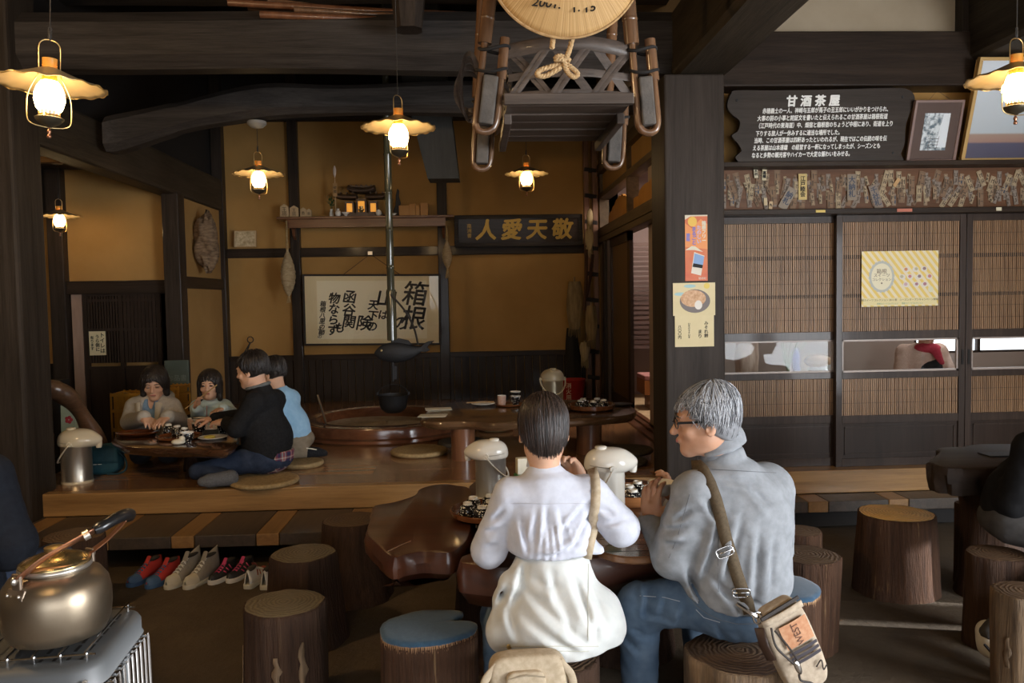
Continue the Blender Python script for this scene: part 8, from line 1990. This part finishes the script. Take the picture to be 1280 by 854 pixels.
def f(S): limb_body(S,JF,.82,g=.020); arms(S,JF,.9,g=.018,gw=.014); S.el(JF['chest'].lerp(JF['pelvis'],.55),(.135,.135,.15),None,.05); S.add(folds(81,.005,.06,(.5,.1,.8),6)); S.plane((0,0,.50),(.1,0,-1),.006); S.plane(JF['neck']+V(0,0,.02),(-.3,0,1),.005); S.el(JF['wl']+V(-.05,.02,0),(.075,.06,.05),None,.004,'s')
wrap('light_blue_sweatshirt',JF,f,sky_,oF,.009)
def f(S):
    for q in 'lr': S.rc(JF['h'+q],JF['k'+q],.078,.06,.03); S.rc(JF['k'+q],JF['a'+q],.056,.045,.03)
    S.el(JF['pelvis'],(.135,.135,.09),None,.04); S.add(folds(82,.004,.05,(.5,.1,.8),5)); S.plane((0,0,.377),(0,0,-1),.004); S.plane((0,0,.56),(0,0,1))
wrap('beige_trousers',JF,f,cloth('beige_cotton',(.20,.155,.105),(.26,.205,.145),20),oF,.009)
def f(S):
    for q in 'lr': S.rc(JF['a'+q]+V(.0,0,.0),JF['t'+q],.042,.036,.02); S.rc(JF['t'+q],JF['t'+q]+V(.05,0,-.005),.036,.026,.02)
    S.plane((0,0,.377),(0,0,-1))
sk=wrap('dark_sock',JF,f,cloth('black_sock',(.012,.012,.014),(.025,.025,.028)),oF,.007)
MB().tube([JF['al']+V(.02,-.03,.035),JF['al']+V(.06,-.034,.03),JF['tl']+V(.0,-.03,.028)],.004,5).build('pale_stripe',M['paper'],sk)
hair_cap(HF,M['hair'],oF,nape=-.055,rad=(.084,.104,.096),seed=15,fz=.056,amp=.005)
strands(HF,380,[M['hair'],brn[0]],oF.children[-1],'hair_strands',lambda ph:1.15+.1*math.sin(17*ph) if abs(ph)<1.3 else 1.75+.45*max(0,-math.cos(ph))+.12*math.sin(29*ph),44,(.0865,.107,.099),(0,-.012,.032),.0032,(0,-.4),.05,taper_in=.25,splay=.3)
rebase(oF,(JF['pelvis'].x,Y,ZS+.036))
# ================= people cut by the frame =================
Y=3.32
JG=dict(neck=PY(1330,528,Y),chest=PY(1305,590,Y),pelvis=PY(1275,672,Y),sl=PY(1292,562,Y-.14),sr=PY(1348,556,Y+.14),el=PY(1268,632,Y-.10),wl=PY(1320,640,Y-.10),er=PY(1352,640,Y+.15),wr=PY(1380,640,Y),
  hl=PY(1268,672,Y-.08),hr=PY(1285,672,Y+.08),kl=PY(1370,672,Y-.31),al=V(2.22,3.24,.13),tl=V(2.28,3.14,.06),kr=PY(1380,672,Y+.12),ar=V(2.62,3.45,.09),tr=V(2.76,3.45,.05))
for k in ('pelvis','hl','hr'): JG[k].z=.515
for k in ('kl','kr'): JG[k].z=.48
JG['al']=V(PY(1241,780,3.03).x,3.03,.13); JG['tl']=JG['al']+V(.015,-.12,-.08)
HG=Head(PY(1352,482,Y),(.95,.3,-.1),sc=1.0)
oG=body('person in a black jacket cut by the frame, sitting by the tall log post',JG,HG,1.0,M['skin'],[dict(w=JG['wl'],d=(.8,.2,.0),pn=(0,0,-.9),side=1,curl=.5),dict(w=JG['wr'],d=(.8,.2,.0),pn=(0,0,-.9),side=-1,curl=.5)],.008)
bj=cloth('black_jacket',(.006,.006,.007),(.010,.010,.011),40,.4,300)
def f(S): limb_body(S,JG,1.0,g=.025); arms(S,JG,1.1,g=.022,gw=.02); S.el(JG['chest'].lerp(JG['pelvis'],.6),(.18,.17,.17),None,.06); S.add(folds(91,.006,.09,(.5,.1,.8),6)); S.plane((0,0,.53),(0,0,-1),.006); S.plane(JG['neck']+V(0,0,.03),(.2,0,1),.005)
wrap('black_jacket',JG,f,bj,oG,.011)
def f(S):
    for q in 'lr': S.rc(JG['h'+q],JG['k'+q],.092,.07,.03); S.rc(JG['k'+q],JG['a'+q],.066,.05,.03)
    S.el(JG['pelvis'],(.17,.15,.105),None,.04); S.add(folds(92,.005,.06,(.5,.1,.8),5)); S.plane((0,0,.12),(0,0,-1)); S.plane((0,0,.62),(0,0,1))
wrap('grey_trousers',JG,f,cloth('dark_grey_trousers',(.05,.048,.048),(.075,.072,.072),20),oG,.010)
a=JG['al']; b=MB(); o=None
S=SDF(T3(a-V(.2,.3,.14)),T3(a+V(.2,.2,.15)),.006); S.rc(a+V(0,0,-.035),a+V(.008,-.10,-.085),.048,.040,.03); S.rc(a+V(.008,-.10,-.085),a+V(.01,-.15,-.095),.038,.030,.02); S.rc(a+V(0,.03,.0),a+V(0,.02,-.06),.045,.042,.03); S.plane((0,0,.004),(0,0,-1)); sn=S.build('white_sneaker',mat('offwhite_sneaker',(.62,.60,.54),.6),oG,1)
MB().bar(a+V(-.045,-.02,-.03),a+V(-.035,-.08,-.06),.012,.008).build('black_flash',blk,sn,smooth=0)
MB().ell(JG['tr'],(.13,.05,.045)).build('sneaker',blk,oG,smooth=180)
hair_cap(HG,M['hair'],oG,seed=16,h=.007)
rebase(oG,(JG['pelvis'].x,Y,0))
Y=2.86
JH=dict(neck=PY(-70,560,Y),chest=PY(-68,630,Y),pelvis=PY(-66,740,Y),sl=PY(-118,600,Y),sr=PY(-20,600,Y),el=PY(-140,690,Y+.05),wl=V(-2.05,3.2,.72),er=PY(12,682,Y-.02),wr=V(-2.0,3.05,.70),
  hl=PY(-90,745,Y),hr=PY(-45,745,Y),kl=V(-2.05,3.28,.47),al=V(-2.05,3.3,.09),tl=V(-2.05,3.44,.045),kr=V(-1.72,3.28,.47),ar=V(-1.72,3.3,.09),tr=V(-1.72,3.44,.045))
for k in ('pelvis','hl','hr'): JH[k].z=.515
HH=Head(PY(-72,505,Y+.02),(-.1,1,-.1),sc=1.0)
oH=body('person in a dark navy jacket cut by the frame edge, sitting behind the kettle',JH,HH,1.0,M['skin'],[dict(w=JH['wl'],d=(.1,.9,.0),pn=(0,0,-.9),side=-1,curl=.5),dict(w=JH['wr'],d=(-.1,.9,.0),pn=(0,0,-.9),side=1,curl=.5)],.008)
nv=cloth('dark_navy_jacket',(.007,.008,.012),(.011,.013,.018),40,.4,300)
def f(S): limb_body(S,JH,1.0,g=.03); arms(S,JH,1.15,g=.035,gw=.02,k=.04); S.add(folds(95,.006,.10,(.4,.1,.8),6)); S.plane((0,0,.50),(0,0,-1),.006); S.plane(JH['neck']+V(0,0,.03),(0,.2,1),.005)
wrap('navy_jacket',JH,f,nv,oH,.011)
def f(S): legs(S,JH,1.0,g=.012,ga=.012); S.el(JH['pelvis'],(.17,.14,.105),None,.04); S.plane((0,0,.08),(0,0,-1)); S.plane((0,0,.6),(0,0,1))
wrap('dark_trousers',JH,f,denim_d,oH,.011)
for q in 'lr': MB().ell(JH['t'+q]+V(0,-.05,0),(.045,.13,.042)).build('shoe',blk,oH,smooth=180)
hair_cap(HH,M['hair'],oH,seed=18,h=.007)
rebase(oH,(JH['pelvis'].x,Y,0))
log_thing('log_stool','log stool under the person in the dark navy jacket','stool',(JH['pelvis'].x,Y,0),.402,.17,.18,31,top='logend2',side='bark2',ragged=0)
# --- cook behind the glass strip
Y=6.62
c=PY(1152,440,Y)
JK=dict(neck=c+V(.0,-.06,.06),chest=c+V(0,.0,-.12),pelvis=c+V(.02,.08,-.40),sr=c+V(-.15,.0,.0),sl=c+V(.15,.0,.0),er=c+V(-.22,-.06,-.22),wr=c+V(-.10,-.16,-.30),el=c+V(.22,-.06,-.22),wl=c+V(.10,-.16,-.30),hr=c+V(-.08,.08,-.42),hl=c+V(.1,.08,-.42))
for q,s in (('r',-.09),('l',.11)): JK['k'+q]=c+V(s,.06,-.58); JK['a'+q]=V(c.x+s,Y+.06,ZS+.07); JK['t'+q]=V(c.x+s,Y-.06,ZS+.03)
HK=Head(c+V(0,-.08,.20),(-.2,-1,-.4),sc=1.0)
oK=body('cook with a red scarf and white cap behind the middle glass strip',JK,HK,.95,M['skin'],[dict(w=JK['wr'],d=(.4,-.7,-.2),pn=(0,-.2,-.9),side=-1,curl=.5),dict(w=JK['wl'],d=(-.4,-.7,-.2),pn=(0,-.2,-.9),side=1,curl=.5)],.009)
face_parts(oK,HK)
def f(S): limb_body(S,JK,.95,g=.02); arms(S,JK,1.0,g=.02,gw=.02); S.add(folds(97,.006,.07,(.4,.1,.8),5)); S.plane((0,0,c.z-.42),(0,0,-1),.006); S.plane(JK['neck']+V(0,0,.02),(0,0,1),.005)
wrap('peach_shirt',JK,f,cloth('peach_shirt',(.62,.42,.32),(.70,.50,.40)),oK,.011)
def f(S): S.el(JK['neck']+V(0,-.02,-.02),(.105,.10,.045),None,.02); S.rc(JK['neck']+V(.02,-.1,-.03),JK['neck']+V(.07,-.12,-.14),.04,.02,.02); S.el(JK['neck']+V(0,0,.03),(.05,.05,.06),None,.01,'s'); S.add(folds(98,.006,.04,(.4,.1,.8),5))
wrap('red_scarf',JK,f,cloth('red_scarf',(.45,.03,.06),(.55,.06,.09)),oK,.009)
def f(S): S.rc(JK['chest']+V(.03,-.10,-.02),JK['pelvis']+V(.02,-.10,-.05),.10,.13,.03,(0,1,0),.35)
wrap('navy_apron',JK,f,nv,oK,.010)
def f(S): legs(S,JK,.95,g=.012,ga=.012); S.el(JK['pelvis'],(.16,.13,.12),None,.04); S.plane((0,0,ZS+.06),(0,0,-1))
wrap('dark_trousers',JK,f,denim_d,oK,.012)
MB().lathe([(.098,0),(.10,.02),(.098,.06),(.07,.085),(0,.09)],24,HK.p(0,-.012,.050),M=HK.B).build('white_cap',mat('white_cap',(.78,.78,.78),.8),oK,smooth=60)
hair_cap(HK,M['hair'],oK,seed=19,h=.008)
rebase(oK,(c.x,Y,ZS))
# ---------------------------------------------------------------- camera, sky, daylight
cd=bpy.data.cameras.new('camera'); cam=bpy.data.objects.new('camera',cd); COL.objects.link(cam)
cd.sensor_width=36; cd.lens=F_PX/1280*36; cam.matrix_world=Matrix.Translation(CAM_P)@CAM_M.to_4x4(); cd.clip_start=.05
SC.camera=cam
w=bpy.data.worlds.new('sky'); SC.world=w; w.use_nodes=True
bg=w.node_tree.nodes['Background']; bg.inputs[0].default_value=(.86,.92,1,1); bg.inputs[1].default_value=3.2
def area(name, loc, target, sx, sy, power, col):
    l=bpy.data.lights.new(name,'AREA'); l.shape='RECTANGLE'; l.size=sx; l.size_y=sy; l.energy=power; l.color=col
    o=bpy.data.objects.new(name,l); COL.objects.link(o); o.location=loc
    o.rotation_euler=(Vector(target)-Vector(loc)).to_track_quat('-Z','Y').to_euler(); return o
area('daylight_side',(4.2,.1,1.3),(.9,2.1,.8),2.4,2.0,300,(.90,.95,1))
area('daylight_front',(1.5,-3.05,1.2),(1.2,2,1.0),4.5,2.1,42,(.93,.96,1))
area('kitchen_fill',(4.2,6.6,2.6),(3.0,6.3,1.0),1.2,.8,30,(.95,.97,1))  # unseen area light under the ceiling, added to brighten the kitchen
area('side_room_fill',(2.3,8.0,2.9),(2.2,8.0,.3),.6,.6,48,(1,.82,.7))  # unseen area light that brightens the side room
def warm_fill(loc,p):      # warm fill lights added outside the frame to raise the ambient light
    l=bpy.data.lights.new('warm_fill_light','POINT'); l.energy=p; l.color=(1,.66,.32); l.shadow_soft_size=.08
    o=bpy.data.objects.new('warm_fill_light',l); COL.objects.link(o); o.location=loc
for q,e in (((-2.3,2.3,2.75),85),((-.9,.6,2.7),34),((2.6,1.4,2.6),22)): warm_fill(q,e)
s=bpy.data.lights.new('sun','SUN'); s.energy=11; s.angle=R(1.2); s.color=(.95,.97,1)
so=bpy.data.objects.new('sun',s); COL.objects.link(so); so.rotation_euler=Vector((-1,.23,-.30)).to_track_quat('-Z','Y').to_euler()
vs=SC.view_settings; vs.view_transform='Standard'; vs.look='None'; vs.gamma=1; vs.exposure=0.0
vs.use_curve_mapping=False
